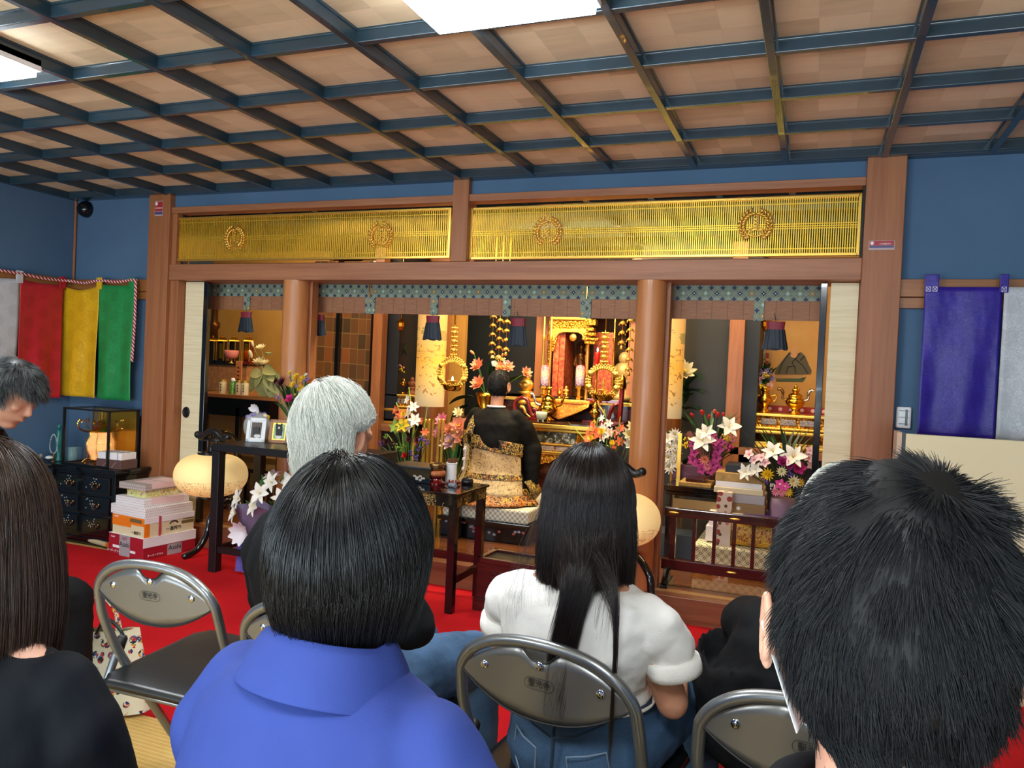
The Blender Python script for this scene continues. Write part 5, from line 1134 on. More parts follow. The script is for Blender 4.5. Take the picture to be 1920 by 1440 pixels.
# ---- golden shrine
SY = 2.12
def P_(u, v, y=SY): return Yp(u, v, y)
def sx_(u, v=680): return P_(u, v)[0]
def sz_(v, u=1060): return P_(u, v)[2]
r = thing('golden_shrine', 'tall carved gold shrine housing a dark standing figure, centre of the altar', 'shrine', (sx_(1065), SY+.2, uz))
zT = 2.05
for (u0, u1, nm, mt, y_) in ((1016, 1020, 'outer_column', 'goldp', .0), (1023, 1029, 'carved_column', 'carved', .04), (1030.5, 1035, 'inner_column', 'goldp', -.02), (1100, 1105, 'inner_column', 'goldp', -.02), (1146, 1150, 'outer_column', 'gold', .04)):
    X = (sx_(u0)+sx_(u1))/2; R_ = max(.010, (sx_(u1)-sx_(u0))/2); MB().lathe([(R_*1.5, uz), (R_*1.5, uz+.03), (R_, uz+.05), (R_, sz_(640)), (R_*1.5, sz_(637)), (R_*1.5, sz_(630)), (R_, sz_(627)), (R_, zT)], (X, SY+y_, 0), 14).build(nm, mt, r, world=True, smooth=True, ang=40)
MB().box(sx_(1032), sx_(1106), SY-.01, SY+.03, sz_(617), sz_(597)+.02).build('carved_lintel', 'carved', r, world=True)
MB().box(sx_(1032), sx_(1106), SY-.03, SY+.04, sz_(600), sz_(597)+.01).box(sx_(1004), sx_(1190), SY-.03, SY+.3, sz_(597)+.03, zT).build('gold_cornice', 'goldp', r, world=True, bev=.004)
ar = [(1033, 640), (1033, 617), (1102, 617), (1102, 640), (1096, 640), (1092, 628), (1085, 624), (1058, 623), (1049, 626), (1044, 632), (1040, 640)]
pts = [P_(u, v) for u, v in ar]; MB().prism([(p[0], p[2]) for p in pts], (0, SY-.02, 0), (1, 0, 0), (0, 0, 1), (0, .03, 0)).build('arch', 'goldp', r, world=True, bev=.003)
for uu in ((1035, 1046), (1093, 1102)):
    a, b = uu; pts = [P_(a, 628), P_(b, 628), P_(b-2, 640), P_(a+4 if a < 1060 else b-3, 657), P_(a, 660) if a < 1060 else P_(b, 655)]; MB().prism([(p[0], p[2]) for p in pts], (0, SY-.012, 0), (1, 0, 0), (0, 0, 1), (0, .02, 0)).build('hanging_carving', 'carved', r, world=True)
t = Mt('red_gold_wall', '#a8402a', .5, .2); n = t.noise(40, 3); t.base(t.ramp(n, (.35, '#8f2a1c'), (.55, '#b85a34'), (.75, '#d08850'))); M['redgold'] = t.m
MB().box(sx_(1036), sx_(1046), SY+.01, SY+.05, uz, sz_(625)).box(sx_(1097), sx_(1101), SY+.01, SY+.05, uz, sz_(625)).box(sx_(1046), sx_(1056), SY+.03, SY+.30, uz, sz_(620)).box(sx_(1106), sx_(1144), SY+.10, SY+.14, uz, sz_(620)).build('red_wall', 'redgold', r, world=True)
MB().box(sx_(1030), sx_(1150), SY+.42, SY+.45, uz, zT).build('back_wall', plain('dim_gold', '#5a4020', .5, .3), r, world=True)
MB().box(sx_(1036), sx_(1102), SY, SY+.42, uz, uz+.015).build('floor_board', 'lacqm', r, world=True)
MB().lathe([(.0, .012), (.028, .01), (.034, 0)], P_(1076, 633)-np.array((0, .02, 0)), 16, (0, -1, 0)).build('crest', 'goldp', r, world=True, smooth=True)
cg = MB()
for (u, v, w_, h) in ((1108, 605, .10, .05), (1108, 618, .07, .03), (1108, 627, .11, .03), (1108, 636, .14, .025), (1108, 643, .09, .025)): p = P_(u, v, SY-.05); cg.cbox((p[0], SY-.05, p[2]), (w_, .08, h))
cg.build('bracket_capital', 'carved', r, world=True, bev=.008)
p = P_(1087, 700, SY+.22); s_ = thing('standing_buddha', 'dark gilt standing figure inside the golden shrine', 'statue', (p[0], SY+.24, uz+.016))
hgt = P_(1084, 640, SY+.24)[2]-uz-.016; k_ = hgt/.62; mb = MB()
mb.lathe([(.075, 0), (.08, .015), (.06, .03), (.07, .045), (.045, .06)], n=16); M['oldgilt'] = plain('old_gilt', '#6b4420', .35, .8)
mb.build('lotus_base', 'oldgilt', s_, smooth=True); mb = MB(); cap(mb, [(0, 0, .07), (0, 0, .2), (.004, 0, .35), (0, 0, .46)], [.045, .042, .048, .05]); mb.ell((0, 0, .555), (.030, .033, .04)); mb.ell((0, .003, .60), (.016, .016, .02)); cap(mb, [(0, 0, .5), (0, 0, .54)], [.02, .018])
for q in (-1, 1): cap(mb, [(q*.05, 0, .46), (q*.068, -.02, .35), (q*.03, -.06, .33 if q < 0 else .42)], [.022, .018, .012])
mb.build('figure', 'oldgilt', s_, rem=.006, sm=3); MB().lathe([(.06, 0), (.07, .004), (.07, .012), (.06, .016)], (0, .045, .56), 28, (0, 1, 0)).build('halo', 'oldgilt', s_, smooth=True)
s_.scale = (k_,)*3
# pink candles of confetti sweets on carved stands
t = Mt('ombre_pattern', '#c05080', .5); x, y, z = t.xyz(); v0 = t.voro(80, out=0); c = t.ramp(z*5.2-.05, (0, '#5a4a80'), (.25, '#8a7aa8'), (.5, '#d8a088'), (.75, '#e0607a'), (1, '#d02858')); t.base(t.mix((v0 > .5)*.35, c, '#f0d8d0')); M['ombre'] = t.m
for k, (u, lb) in enumerate(((1021, 'left'), (1087, 'right'))):
    y_ = UY+.06; p = Yp(u, 724, y_); q = Yp(u, 684, y_); pb = Yp(u, 748, y_); r = thing('sweets_tower', 'pink and violet tower of sweets on a gilt stand, '+lb+' one before the shrine', 'offering', (p[0], y_, uz), group='towers of sweets before the shrine')
    h0 = p[2]-uz; h1 = q[2]-uz; MB().lathe([(.035, 0), (.035, .02), (.022, .03), (.022, h0-.03), (.042, h0-.02), (.042, h0), (0, h0)], n=6).build('stand', 'gold', r)
    o_ = MB().lathe([(.036, 0), (.038, .01), (.038, h1-h0-.03), (.030, h1-h0-.008), (0, h1-h0)], n=20).build('tower', 'ombre', r, smooth=True); o_.location = (0, 0, h0)
def figurine(name, u, v0, v1, y, zb_, label, mat='gold', cat='figurine', kind=0):
    p = Yp(u, v0, y); h = max(.03, Yp(u, v1, y)[2]-zb_); r = thing(name, label, cat, (p[0], y, zb_)); k = h/.20; mb = MB()
    if kind == 0:
        mb.lathe([(.05*k, 0), (.055*k, .02*k), (.03*k, .035*k), (.025*k, .06*k), (.05*k, .075*k), (.02*k, .085*k)], n=14); mb.build('stand', mat, r, smooth=True)
        mb = MB(); mb.ell((0, 0, .115*k), (.042*k, .032*k, .038*k)); mb.ell((0, 0, .165*k), (.024*k, .022*k, .026*k)); mb.ell((.03*k, -.01*k, .12*k), .016*k); mb.ell((-.03*k, -.01*k, .12*k), .016*k); mb.build('figure', mat, r, smooth=True)
    elif kind == 1:
        mb.lathe([(.04*k, 0), (.045*k, .012*k), (.015*k, .03*k), (.02*k, .06*k), (.045*k, .09*k), (.05*k, .11*k), (.03*k, .13*k), (.018*k, .15*k), (.028*k, .165*k), (.012*k, .185*k), (0, .2*k)], n=20); mb.build('vessel', mat, r, smooth=True)
    return r
figurine('rice_cup', 1049, 746, 727, UY+.05, uz, 'small brass offering cup between the two towers of sweets', 'gold', 'cup', 1)
figurine('seated_figure', 1061, 746, 722, UY+.10, uz, 'small seated gilt figure before the shrine opening', 'goldp')
figurine('gilt_lion', 986, 760, 695, UY-.10, uz-.06, 'gilt guardian figure on a dark stand left of the shrine', 'goldp')
figurine('altar_bell', 1115, 786, 754, AY+.12, zt_, 'tall brass lidded vessel on the right end of the altar table', 'brass', 'vessel', 1)
# red candle
y_ = UY+.02; p = Yp(1119, 692, y_); q = Yp(1119, 660, y_); r = thing('red_candle', 'lit red candle standing right of the shrine opening', 'candle', (p[0], y_, uz))
MB().lathe([(.035, 0), (.01, .02), (.008, p[2]-uz-.02), (.02, p[2]-uz)], n=14).build('holder', 'gold', r, smooth=True); MB().lathe([(.015, p[2]-uz), (.022, q[2]-uz-.01), (.020, q[2]-uz), (0, q[2]-uz)], n=16).build('wax', plain('candle_red', '#c01810', .4), r, smooth=True)
MB().lathe([(0, q[2]-uz), (.007, q[2]-uz+.012), (.006, q[2]-uz+.022), (0, q[2]-uz+.04)], n=10).build('flame', Mt('flame', '#fff0c0', .5).emit('#ffe0a0', 12).m, r, smooth=True)
# carved seated guardian to the right of the shrine
figurine('carved_guardian', 1168, 745, 655, UY+.3, uz, 'pale carved guardian statue right of the shrine', plain('pale_carving', '#b59a62', .5, .3), 'statue')
# red lacquer ceremonial chair arms and legs, gilt fittings
def redchair(u, v, y, fl_, lb):
    p = Yp(u, v, y); r = thing('red_lacquer_stand', lb, 'ceremonial stand', (p[0], y, zt_+.0 if y < 1.9 else FZ)); b = p-np.array((0, 0, r.location[2])); b[0] = 0; b[1] = 0
    MB().tube(curve_pts([(fl_*-.05, 0, .02), (fl_*-.06, 0, .12), (fl_*-.01, 0, .17), (fl_*.05, 0, .15), (fl_*.08, 0, .06), (fl_*.11, 0, .03), (fl_*.13, 0, .07), (fl_*.10, 0, .09)], 6), .016, 10).build('curved_arm', 'redlacq', r, smooth=True)
    MB().box(-.15, .15, -.02, .10, 0, .02).build('base_rail', 'redlacq', r, bev=.004)
    MB().tube(curve_pts([(0, -.02, .10), (fl_*.03, -.03, .09), (fl_*.05, -.03, .05), (fl_*.09, -.03, .02)], 5), [.016]*5+[.012]*5+[.006]*6, 8).build('gilt_fitting', 'goldp', r, smooth=True)
redchair(978, 765, AY+.16, 1, 'red lacquer curved arm stand with gilt fitting beside the priest\'s head')
p = Yp(1155, 770, AY+.25); r = thing('red_lacquer_chair', 'red lacquer ceremonial chair with gilt fittings behind the right gladioli', 'chair', (p[0]-.06, AY+.30, zt_))
MB().cyl((.08, 0, 0), (.09, 0, .30), .020).build('post', 'redlacq', r); MB().tube([(-.01, 0, .02), (.01, 0, .12), (.03, 0, .15), (.08, 0, .16)], .014, 8).build('brace', 'redlacq', r, smooth=True); MB().box(-.22, .12, -.03, .10, 0, .02).box(-.20, .08, -.0, .06, .16, .19).build('rail', 'redlacq', r, bev=.003)
MB().lathe([(.026, .28), (.03, .33), (.02, .37), (.0, .40)], (.09, 0, 0), 10).build('lotus_finial', 'gold', r, smooth=True); MB().tube(curve_pts([(-.13, -.03, .17), (-.10, -.04, .20), (-.08, -.04, .14), (-.05, -.04, .10), (-.02, -.04, .06)], 5), .010, 8).build('gilt_scroll', 'goldp', r, smooth=True)
# ---- hanging gilt ring lanterns
def ring_lantern(u, v, y, label, lit):
    c = Yp(u, v, y); r = thing('hanging_ring_lantern', label, 'hanging lantern', (c[0], y, c[2]), group='hanging gilt ring lanterns'); R_ = .108
    mb = MB()
    for a in np.linspace(-.95, PI+.95, 30):
        d = np.array((math.cos(a), 0, math.sin(a))); mb.ell(d*R_, (.022, .012, .020), 8, 6); mb.ell(d*(R_+.016)+np.array((0, -.006, 0)), .010, 6, 5); mb.ell(d*(R_-.012)+np.array((0, -.008, 0)), .009, 6, 5)
    for a in (.55, PI-.55, -.4, PI+.4): d = np.array((math.cos(a), 0, math.sin(a)))*R_; mb.lathe([(.022, 0), (.022, .008), (.008, .004), (.006, .012), (0, .012)], d+(0, -.014, 0), 10, (0, -1, 0))
    mb.build('floral_ring', 'goldp', r, smooth=True)
    mb = MB().lathe([(.05, -.135), (.066, -.125), (.075, -.095), (.078, -.088), (.070, -.088), (.064, -.12), (0, -.125)], n=30)
    for k in range(24): a = 2*PI*k/24; mb.ell((.077*math.cos(a), .077*math.sin(a), -.084), .006, 5, 4)
    mb.build('basket', 'brass', r, smooth=True)
    b = MB().lathe([(.0, -.088), (.02, -.085), (.012, -.07), (.035, -.062), (.04, -.055), (0, -.055)], n=18).build('oil_dish', 'goldp', r, smooth=True)
    MB().lathe([(0, -.055), (.010, -.045), (.006, -.02), (.010, -.01), (0, .03)] if not lit else [(0, -.056), (.008, -.048), (.006, -.038), (0, -.022)], n=10).build('flame' if lit else 'gilt_figure', Mt('flame_lit', '#fff4d0', .5).emit('#fff0c8', 14).m if lit else 'goldp', r, smooth=True)
    mb = MB(); zc = .13
    for k in range(7):
        for a in np.linspace(0, 2*PI, 7)[:-1]: mb.ell((.020*math.cos(a+k), .014*math.sin(a+k), zc+.012), (.013, .008, .010), 6, 5)
        if k % 2: mb.lathe([(.0, .012), (.012, .01), (.026, 0)], (0, -.012, zc+.012), 8, (0, -1, 0))
        zc += .034
    mb.cyl((0, 0, .10), (0, 0, .38), .004); mb.build('flower_chain', 'goldp', r, smooth=True)
    MB().cyl((0, 0, .37), (0, 0, .52), .006).build('rod', 'brass', r); MB().lathe([(.0, .50), (.09, .505), (.10, .515), (.06, .53), (0, .54)], n=16).build('canopy', 'gold', r, smooth=True)
    MB().tube([(0, 0, .54), (0, 0, CZ-c[2])], .003, 6).build('chain', 'brass', r)
    if lit: point('oil_flame', (c[0], y-.01, c[2]-.03), .6, (1, .72, .36), .015)
ring_lantern(849, 700, 1.2, 'hanging gilt ring lantern with a lit oil dish, left of the priest', True)
ring_lantern(1131, 716, 1.2, 'hanging gilt ring lantern with a gilt figure, right of the priest', False)
# ---- hanging gilt flower garlands
for k, (u, v0, v1, y, lb) in enumerate(((925, 598, 668, 1.75, 'leftmost of three above the priest'), (938, 598, 676, 1.75, 'middle one of three above the priest'), (951, 598, 662, 1.7, 'right one of three above the priest'),
                                    (1168, 598, 650, 1.75, 'inner of two left of the right column'), (1183, 598, 700, 1.7, 'outer of two left of the right column'))):
    p = Yp(u, v0, y); q = Yp(u, v1, y); r = thing('gilt_garland', 'hanging gilt flower garland, '+lb, 'garland', (p[0], y, q[2]), group='hanging gilt flower garlands'); L = p[2]-q[2]
    n_ = int(L/.075)
    MB().tube([(0, 0, 0), (0, 0, CZ-q[2])], .0025, 5).build('cord', 'gold', r)
    for j in range(n_+1):
        z_ = .03+j*.075; MB().lathe([(0, .02), (.018, .012), (.032, -.004), (.024, -.006), (0, .004)], (0, 0, z_), 8).ell((.026, 0, z_-.012), .007, 5, 4).ell((-.026, 0, z_-.012), .007, 5, 4).ell((0, -.02, z_), .012, 6, 5).build('gilt_flower', 'goldp', r, smooth=True)
    MB().lathe([(0, .02), (.010, .005), (.016, -.02), (0, -.024)], n=8).build('drop', 'goldp', r, smooth=True)
# ---- tall painted cylinder lanterns
def cyl_lantern(u0, u1, vb, y, label):
    a, b = Yp(u0, 700, y), Yp(u1, 700, y); R_ = .118; X = (a[0]+b[0])/2; zb_ = Yp((u0+u1)/2, vb, y)[2]; zt2 = 1.92
    r = thing('painted_lantern', label, 'lantern', (X, y, zb_), group='tall painted cylinder lanterns')
    t = Mt('painted_silk', '#f0c060', .6); x, yy, z = t.xyz(); hill = t.noise(7, 3, (1, 1, 2.2)); n = t.noise(26, 5, dist=1)
    g0 = t.ramp(z*1.25, (0, '#c9bd9a'), (.10, '#dccb9a'), (.22, '#f0ca7c'), (.45, '#ffc24e'), (.72, '#f4c777'), (1, '#dcb070'))
    m1 = ((z-.58).ab() < .05)*(hill > .5); m2 = (z < .50)*(n > .60)*(z > .08); m3 = ((z-.40).ab() < .05)*(t.noise(9, 2, (1, 1, 9)) > .6)
    c = t.mix(m1*.8, g0, '#7d8a50'); c = t.mix(m2*.9, c, '#94642c'); c = t.mix(m3*.8, c, '#b0702c'); t.base(t.mix(.45, c, '#94611f'))
    gl = t.ramp(((z-.38).ab()*-1.6+1)*1.0, (.35, '#6a5c44'), (.7, '#e0b060'), (1, '#ffc850')); t.emit(c, t.b.inputs['Emission Strength'].default_value*0+.13)
    mb = MB().lathe([(R_, .0), (R_, zt2-zb_)], n=40); mb.f = [f for f in mb.f if len(f) == 4]; mb.mi = mb.mi[:len(mb.f)]; mb.build('silk_shade', t.m, r, smooth=True)
    MB().lathe([(R_+.004, -.10), (R_+.004, .0), (R_-.004, .006), (0, .006)], n=32).build('wooden_base', wood('lantern_wood', '#5c3418', '#7d4a22'), r, smooth=True, ang=40); MB().lathe([(0, zt2-zb_), (R_+.004, zt2-zb_), (R_+.004, zt2-zb_+.03), (0, zt2-zb_+.03)], n=32).build('top_ring', 'gold', r)
    hb = zb_-.10-FZ
    for k in range(4): a_ = PI/4+k*PI/2; MB().cyl((R_*math.cos(a_), R_*math.sin(a_), -.10), (R_*math.cos(a_), R_*math.sin(a_), -.10-hb), .010).build('leg', 'goldp', r)
    point('painted_lantern_bulb', (X, y-.02, zb_+.38), 1.3, (1, .62, .22), .04)
cyl_lantern(779, 836, 762, 1.4, 'tall glowing painted cylinder lantern behind the left gladioli')
cyl_lantern(1222, 1278, 784, 1.4, 'tall glowing painted cylinder lantern half hidden by the right column')
# ---- lotus ornaments and gladiolus arrangements
def arrangement(name, label, base, cat='flowers', pot='lacq', ps=1.0):
    r = thing(name, label, cat, base); MB().lathe([(.05*ps, 0), (.06*ps, .02), (.045*ps, .05), (.075*ps, .16*ps), (.08*ps, .19*ps), (.06*ps, .19*ps)], n=20).build('vase', pot, r, smooth=True); return r
b0 = np.array((Yp(905, 800, 1.75)[0], 1.78, zt_)); r = arrangement('lotus_ornament', 'tall artificial peach lotus flowers left of the priest\'s head', b0, pot='gold')
bb = b0+np.array((0, 0, .16))
for (u, v, kind, s) in ((898, 688, 'lotus', .078), (899, 722, 'lotus', .085), (889, 664, 'bud', .055), (938, 690, 'lotus', .06), (952, 690, 'lotus', .065), (985, 700, 'lotus', .06), (942, 668, 'bud', .045)):
    p = Yp(u, v, 1.72); stem(r, bb, p, .004); bloom(r, 'lotus_flower' if kind == 'lotus' else 'lotus_bud', p, ((u-915)/80, -.8, .5), kind, s, ['f_peach', 'f_yellow'])
for (u, v) in ((870, 745), (890, 770), (860, 770), (925, 680), (935, 678), (975, 705)): p = Yp(u, v, 1.78); leaf(r, bb+(p-bb)*.6, p-bb, .22, .14, 'leafd')
for k in range(14):
    p = Yp(random.uniform(922, 952), random.uniform(668, 690), 1.70); bloom(r, 'small_bloom', p, (0, -1, .3), 'cluster', .016, [random.choice(('f_white', 'f_cream', 'f_yellow', 'f_pink')), 'leaf'])
bloom(r, 'white_chrysanthemum', Yp(928, 682, 1.62), (0, -1, .3), 'mum', .030, ['f_white', 'f_cream'])
# left low group of peach lotus and candle stands
b0 = np.array((Yp(850, 850, 1.15)[0], 1.15, FZ)); r = arrangement('lotus_group', 'large peach lotus flowers standing low between gladioli and priest', b0, pot='gold', ps=1.2); bb = b0+np.array((0, 0, .22))
for (u, v, s, m_) in ((862, 800, .085, 'f_peach'), (868, 822, .095, 'f_peach'), (845, 830, .095, 'f_palepink'), (832, 790, .07, 'f_pink'), (843, 808, .07, 'f_peach'), (880, 812, .07, 'f_peach'), (826, 812, .06, 'f_pink'), (860, 775, .05, 'f_cream')):
    p = Yp(u, v, 1.10); stem(r, bb, p, .004); bloom(r, 'lotus_flower', p, ((u-850)/60, -.9, .5), 'lotus', s, [m_, 'f_yellow'])
for k in range(18): p = Yp(random.uniform(815, 885), random.uniform(765, 850), 1.16); leaf(r, bb+(p-bb)*.55, p-bb, .16, .05, random.choice(('leafd', 'leaf', 'leafd')))
for k, u in enumerate((796, 803, 822, 829)):
    p = Yp(u, 838, 1.05); q = Yp(u, 790, 1.05); r = thing('gilt_post', 'short gilt wooden post among the flowers, '+('leftmost', 'second', 'third', 'rightmost')[k]+' of four', 'post', (p[0], 1.05, FZ), group='short gilt posts among the flowers')
    MB().box(-.009, .009, -.009, .009, 0, q[2]-FZ).build('post', 'goldp', r); MB().ell((0, 0, q[2]-FZ+.008), (.011, .011, .013)).build('finial', 'goldp', r, smooth=True)
def gladioli(name, label, cx, y, zb_, u0, spec, extra, leaves, ylow=None):
    base = np.array((cx, y, zb_)); r = arrangement(name, label, base, pot='lacq', ps=1.1); bb = base+np.array((0, 0, .19))
    for (ub, vb, ut, vt, mt, n_, s) in spec:
        a, b = Yp(ub, vb, y-.02), Yp(ut, vt, y-.02); stem(r, bb, a, .005, 'leafl'); stem(r, a, b, .004, 'leafl')
        for k in range(n_):
            f = k/n_; p = a+(b-a)*f; p[0] += .018*(1 if k % 2 else -1); ss = s*(1-.45*f); bloom(r, 'gladiolus_bloom', p, (.6*(1 if k % 2 else -1), -1, .35), 'lily', ss, [mt, 'f_cream'])
        for k in range(3): p = a+(b-a)*(.92+.08*k); bloom(r, 'bud', p, (b-a), 'bud', s*.45, ['leafl', 'leafl'])
    for (u, v, kind, s, m1, m2) in extra:
        p = Yp(u, v, y-.06); stem(r, bb, p, .003); bloom(r, {'mum': 'chrysanthemum', 'cluster': 'small_flowers', 'bud': 'bud', 'rose': 'carnation', 'lotus': 'lotus', 'lily': 'lily'}[kind], p, ((p[0]-cx)*2, -1, .4), kind, s, [m1, m2])
    for (u, v, ut, vt, w_, mt) in leaves: a, b = Yp(u, v, y-.03), Yp(ut, vt, y-.03); leaf(r, a, b-a, np.linalg.norm(b-a), w_, mt)
    return r
gx = Yp(765, 860, .95)[0]
gladioli('gladiolus_arrangement', 'gladioli, lilies and purple statice in a dark bowl left of the incense table', gx, .95, FZ, 0,
    [(775, 800, 768, 738, 'f_white', 5, .06), (752, 785, 745, 762, 'f_orange', 3, .055), (788, 830, 800, 770, 'f_orange', 3, .04)],
    [(757, 776, 'mum', .03, 'f_yellow', 'f_yellow'), (745, 800, 'lily', .06, 'leafl', 'f_yellow'), (757, 798, 'lily', .06, 'f_yellow', 'leafl'), (725, 828, 'mum', .04, 'f_maroon', 'f_maroon'), (738, 832, 'mum', .03, 'f_maroon', 'f_maroon'), (782, 826, 'mum', .032, 'f_maroon', 'f_maroon'), (766, 825, 'mum', .03, 'f_maroon', 'f_maroon'),
     (792, 822, 'cluster', .028, 'f_purple', 'f_lavender'), (800, 830, 'cluster', .026, 'f_purple', 'f_lavender'), (785, 840, 'cluster', .026, 'f_purple', 'f_lavender'), (770, 850, 'cluster', .026, 'f_purple', 'f_maroon'), (780, 858, 'cluster', .026, 'f_purple', 'f_maroon'), (760, 855, 'rose', .032, 'f_red', 'f_red'), (712, 832, 'cluster', .022, 'f_purple', 'f_lavender'),
     (740, 835, 'cluster', .022, 'leafl', 'leafl'), (748, 842, 'cluster', .022, 'leafl', 'leafl'), (758, 836, 'cluster', .018, 'leafl', 'leafl'), (723, 818, 'cluster', .02, 'leafl', 'leafl')],
    [(755, 850, 740, 790, .03, 'leafl'), (762, 850, 758, 780, .03, 'leafl'), (770, 850, 775, 790, .03, 'leaf'), (745, 855, 735, 810, .03, 'leafl'), (775, 850, 790, 790, .025, 'leafl'), (765, 850, 765, 800, .035, 'leaf'), (752, 852, 748, 800, .03, 'leaf'), (780, 858, 800, 820, .02, 'leafd'), (735, 860, 718, 830, .03, 'leafd')])
gx = Yp(1130, 870, 1.05)[0]
gladioli('gladiolus_arrangement', 'orange and white gladioli with yellow blooms beside the right wooden column', gx, 1.05, FZ, 0,
    [(1112, 822, 1120, 792, 'f_orange', 3, .06), (1138, 820, 1134, 776, 'f_white', 5, .045), (1155, 840, 1162, 790, 'f_orange', 4, .042), (1146, 815, 1160, 800, 'f_peach', 2, .04)],
    [(1128, 809, 'mum', .032, 'f_yellow', 'f_yellow'), (1108, 821, 'mum', .026, 'f_yellow', 'f_yellow'), (1148, 830, 'mum', .024, 'f_yellow', 'f_yellow'), (1150, 842, 'bud', .04, 'f_orange', 'leafl'), (1180, 815, 'lotus', .06, 'f_cream', 'f_yellow'), (1182, 833, 'lotus', .06, 'f_white', 'f_yellow'), (1140, 840, 'bud', .05, 'leafl', 'leafl'), (1185, 800, 'lotus', .05, 'f_cream', 'f_yellow')],
    [(1128, 880, 1122, 800, .04, 'leafl'), (1120, 880, 1104, 820, .04, 'leafl'), (1125, 880, 1088, 782, .035, 'leafl'), (1135, 880, 1140, 790, .03, 'leaf'), (1150, 880, 1158, 800, .02, 'leafl'), (1140, 880, 1175, 780, .022, 'leafl'), (1130, 880, 1130, 830, .03, 'leaf')])
# low sutra desk left of the priest
a = Yp(830, 872, .62); r = thing('sutra_desk', 'low black desk with gold edge left of the priest', 'desk', (a[0], .75, FZ))
X0_, X1_ = Yp(700, 872, .62)[0], Yp(868, 872, .62)[0]; zd = Zp(820, 865, .53)[2]
MB().box(X0_, X1_, .62, 1.0, .49, .51).build('desk_top', plain('taupe_felt', '#6d5a48', .6), r, world=True); MB().box(X0_-.01, X1_+.01, .61, .63, .485, .52).box(X1_-.01, X1_+.01, .61, 1.0, .485, .52).box(X0_-.01, X1_+.01, .99, 1.01, .485, .52).build('gold_edge', 'gold', r, world=True)
MB().box(X0_, X1_, .615, .64, .40, .485).build('apron', 'lacq', r, world=True)
for X in (X0_+.03, X1_-.03):
    for Y in (.64, .97): MB().box(X-.018, X+.018, Y-.018, Y+.018, FZ, .49).build('leg', 'lacq', r, world=True)
# ---- left niche: gold table, vase of flowers, hanging scroll
def gold_table(u0, u1, vt, y, label, zb_, dep=.30):
    a, b = Yp(u0, vt, y), Yp(u1, vt, y); zt3 = a[2]; r = thing('gold_table', label, 'altar table', ((a[0]+b[0])/2, y+dep/2, zb_)); H_ = zt3-zb_; xa, xb = a[0], b[0]
    MB().box(xa, xb, y, y+dep, zt3-.02, zt3).build('tabletop', 'goldp', r, world=True, bev=.004)
    for X, s_ in ((xa, 1), (xb, -1)): MB().tube(curve_pts([(X, y+.01, zt3-.01), (X-s_*.01, y+.01, zt3+.015), (X-s_*.0, y+.01, zt3+.03)], 4), .008, 8).build('upturned_end', 'goldp', r, world=True, smooth=True)
    MB().box(xa+.05, xb-.05, y+.02, y+dep-.02, zt3-.02-H_*.30, zt3-.02).build('waist', 'carved', r, world=True)
    mb = MB(); 
    for k in range(3): X = xa+.09+(xb-xa-.18)*(k+.5)/3; mb.cbox((X, y+.016, zt3-.02-H_*.15), ((xb-xa-.2)/3.4, .012, H_*.17))
    mb.build('inlaid_panels', 'scrl', r, world=True, bev=.006)
    MB().box(xa+.03, xb-.03, y+.005, y+dep-.01, zt3-.02-H_*.38, zt3-.02-H_*.30).box(xa+.01, xb-.01, y-.005, y+dep, zt3-.02-H_*.50, zt3-.02-H_*.40).build('moulding', 'goldp', r, world=True, bev=.008)
    for X in (xa+.04, xb-.04):
        for Y in (y+.03, y+dep-.03): MB().tube(curve_pts([(X, Y, zt3-.02-H_*.5), (X-.015, Y-.01, zt3-H_*.62), (X+.01, Y, zt3-H_*.75), (X, Y, zb_+.05)], 4), [.022]*4+[.016]*4+[.012]*5, 8).build('leg', 'gold', r, world=True, smooth=True)
    MB().box(xa+.0, xb-.0, y-.01, y+dep, zb_, zb_+.022).box(xa+.015, xb-.015, y, y+dep-.01, zb_+.022, zb_+.045).build('foot_base', 'goldp', r, world=True, bev=.004)
    return r, zt3, (xa, xb)
r_, zg, _ = gold_table(712, 778, 737, 1.60, 'small gold altar table in the left niche', .82, .32)
def niche_vase(u, vb, y, zb_, label, top):
    p = Yp(u, vb, y); r = thing('gilt_flower_vase', label, 'vase', (p[0], y, zb_)); MB().lathe([(.035, 0), (.04, .015), (.018, .035), (.022, .05), (.05, .085), (.045, .11), (.025, .13), (.022, .15), (.045, .19)], n=22).build('vase', 'gold', r, smooth=True)
    for k in (-1, 1): MB().tube(curve_pts([(k*.035, 0, .12), (k*.075, 0, .13), (k*.075, 0, .095), (k*.055, 0, .085)], 4), .006, 6).build('handle', 'gold', r, smooth=True)
    b = np.array((p[0], y, zb_+.19)); rr = random.Random(int(u)); H_ = Yp(u, top, y)[2]-b[2]
    for k in range(16):
        f = (k+.5)/16; q = b+np.array((rr.uniform(-.06, .06)*(1.1-f*.8), rr.uniform(-.04, 0), H_*f)); bloom(r, 'flower', q, (rr.uniform(-.5, .5), -1, .3), rr.choice(('mum', 'cluster', 'rose')), .03*(1.15-.5*f), [rr.choice(('f_white', 'f_yellow', 'f_palepink', 'f_pink', 'f_lavender', 'leafd')), 'f_yellow'])
    for k in range(12): q = b+np.array((rr.uniform(-.07, .07), rr.uniform(-.02, .04), H_*rr.random()*.9)); leaf(r, q, (rr.uniform(-.6, .6), -.3, 1), .06, .03, 'leafd')
niche_vase(742, 736, 1.66, zg, 'gilt vase with a tall mixed flower column in the left niche', 648)
s_ = figurine('gilt_candlestick', 752, 736, 700, 1.72, zg, 'gilt candlestick beside the flower vase in the left niche', 'gold', 'candlestick', 1)
figurine('clay_figure', 772, 736, 705, 1.74, zg, 'reddish seated figure at the right end of the left niche table', plain('clay', '#7a4028', .6), 'figurine')
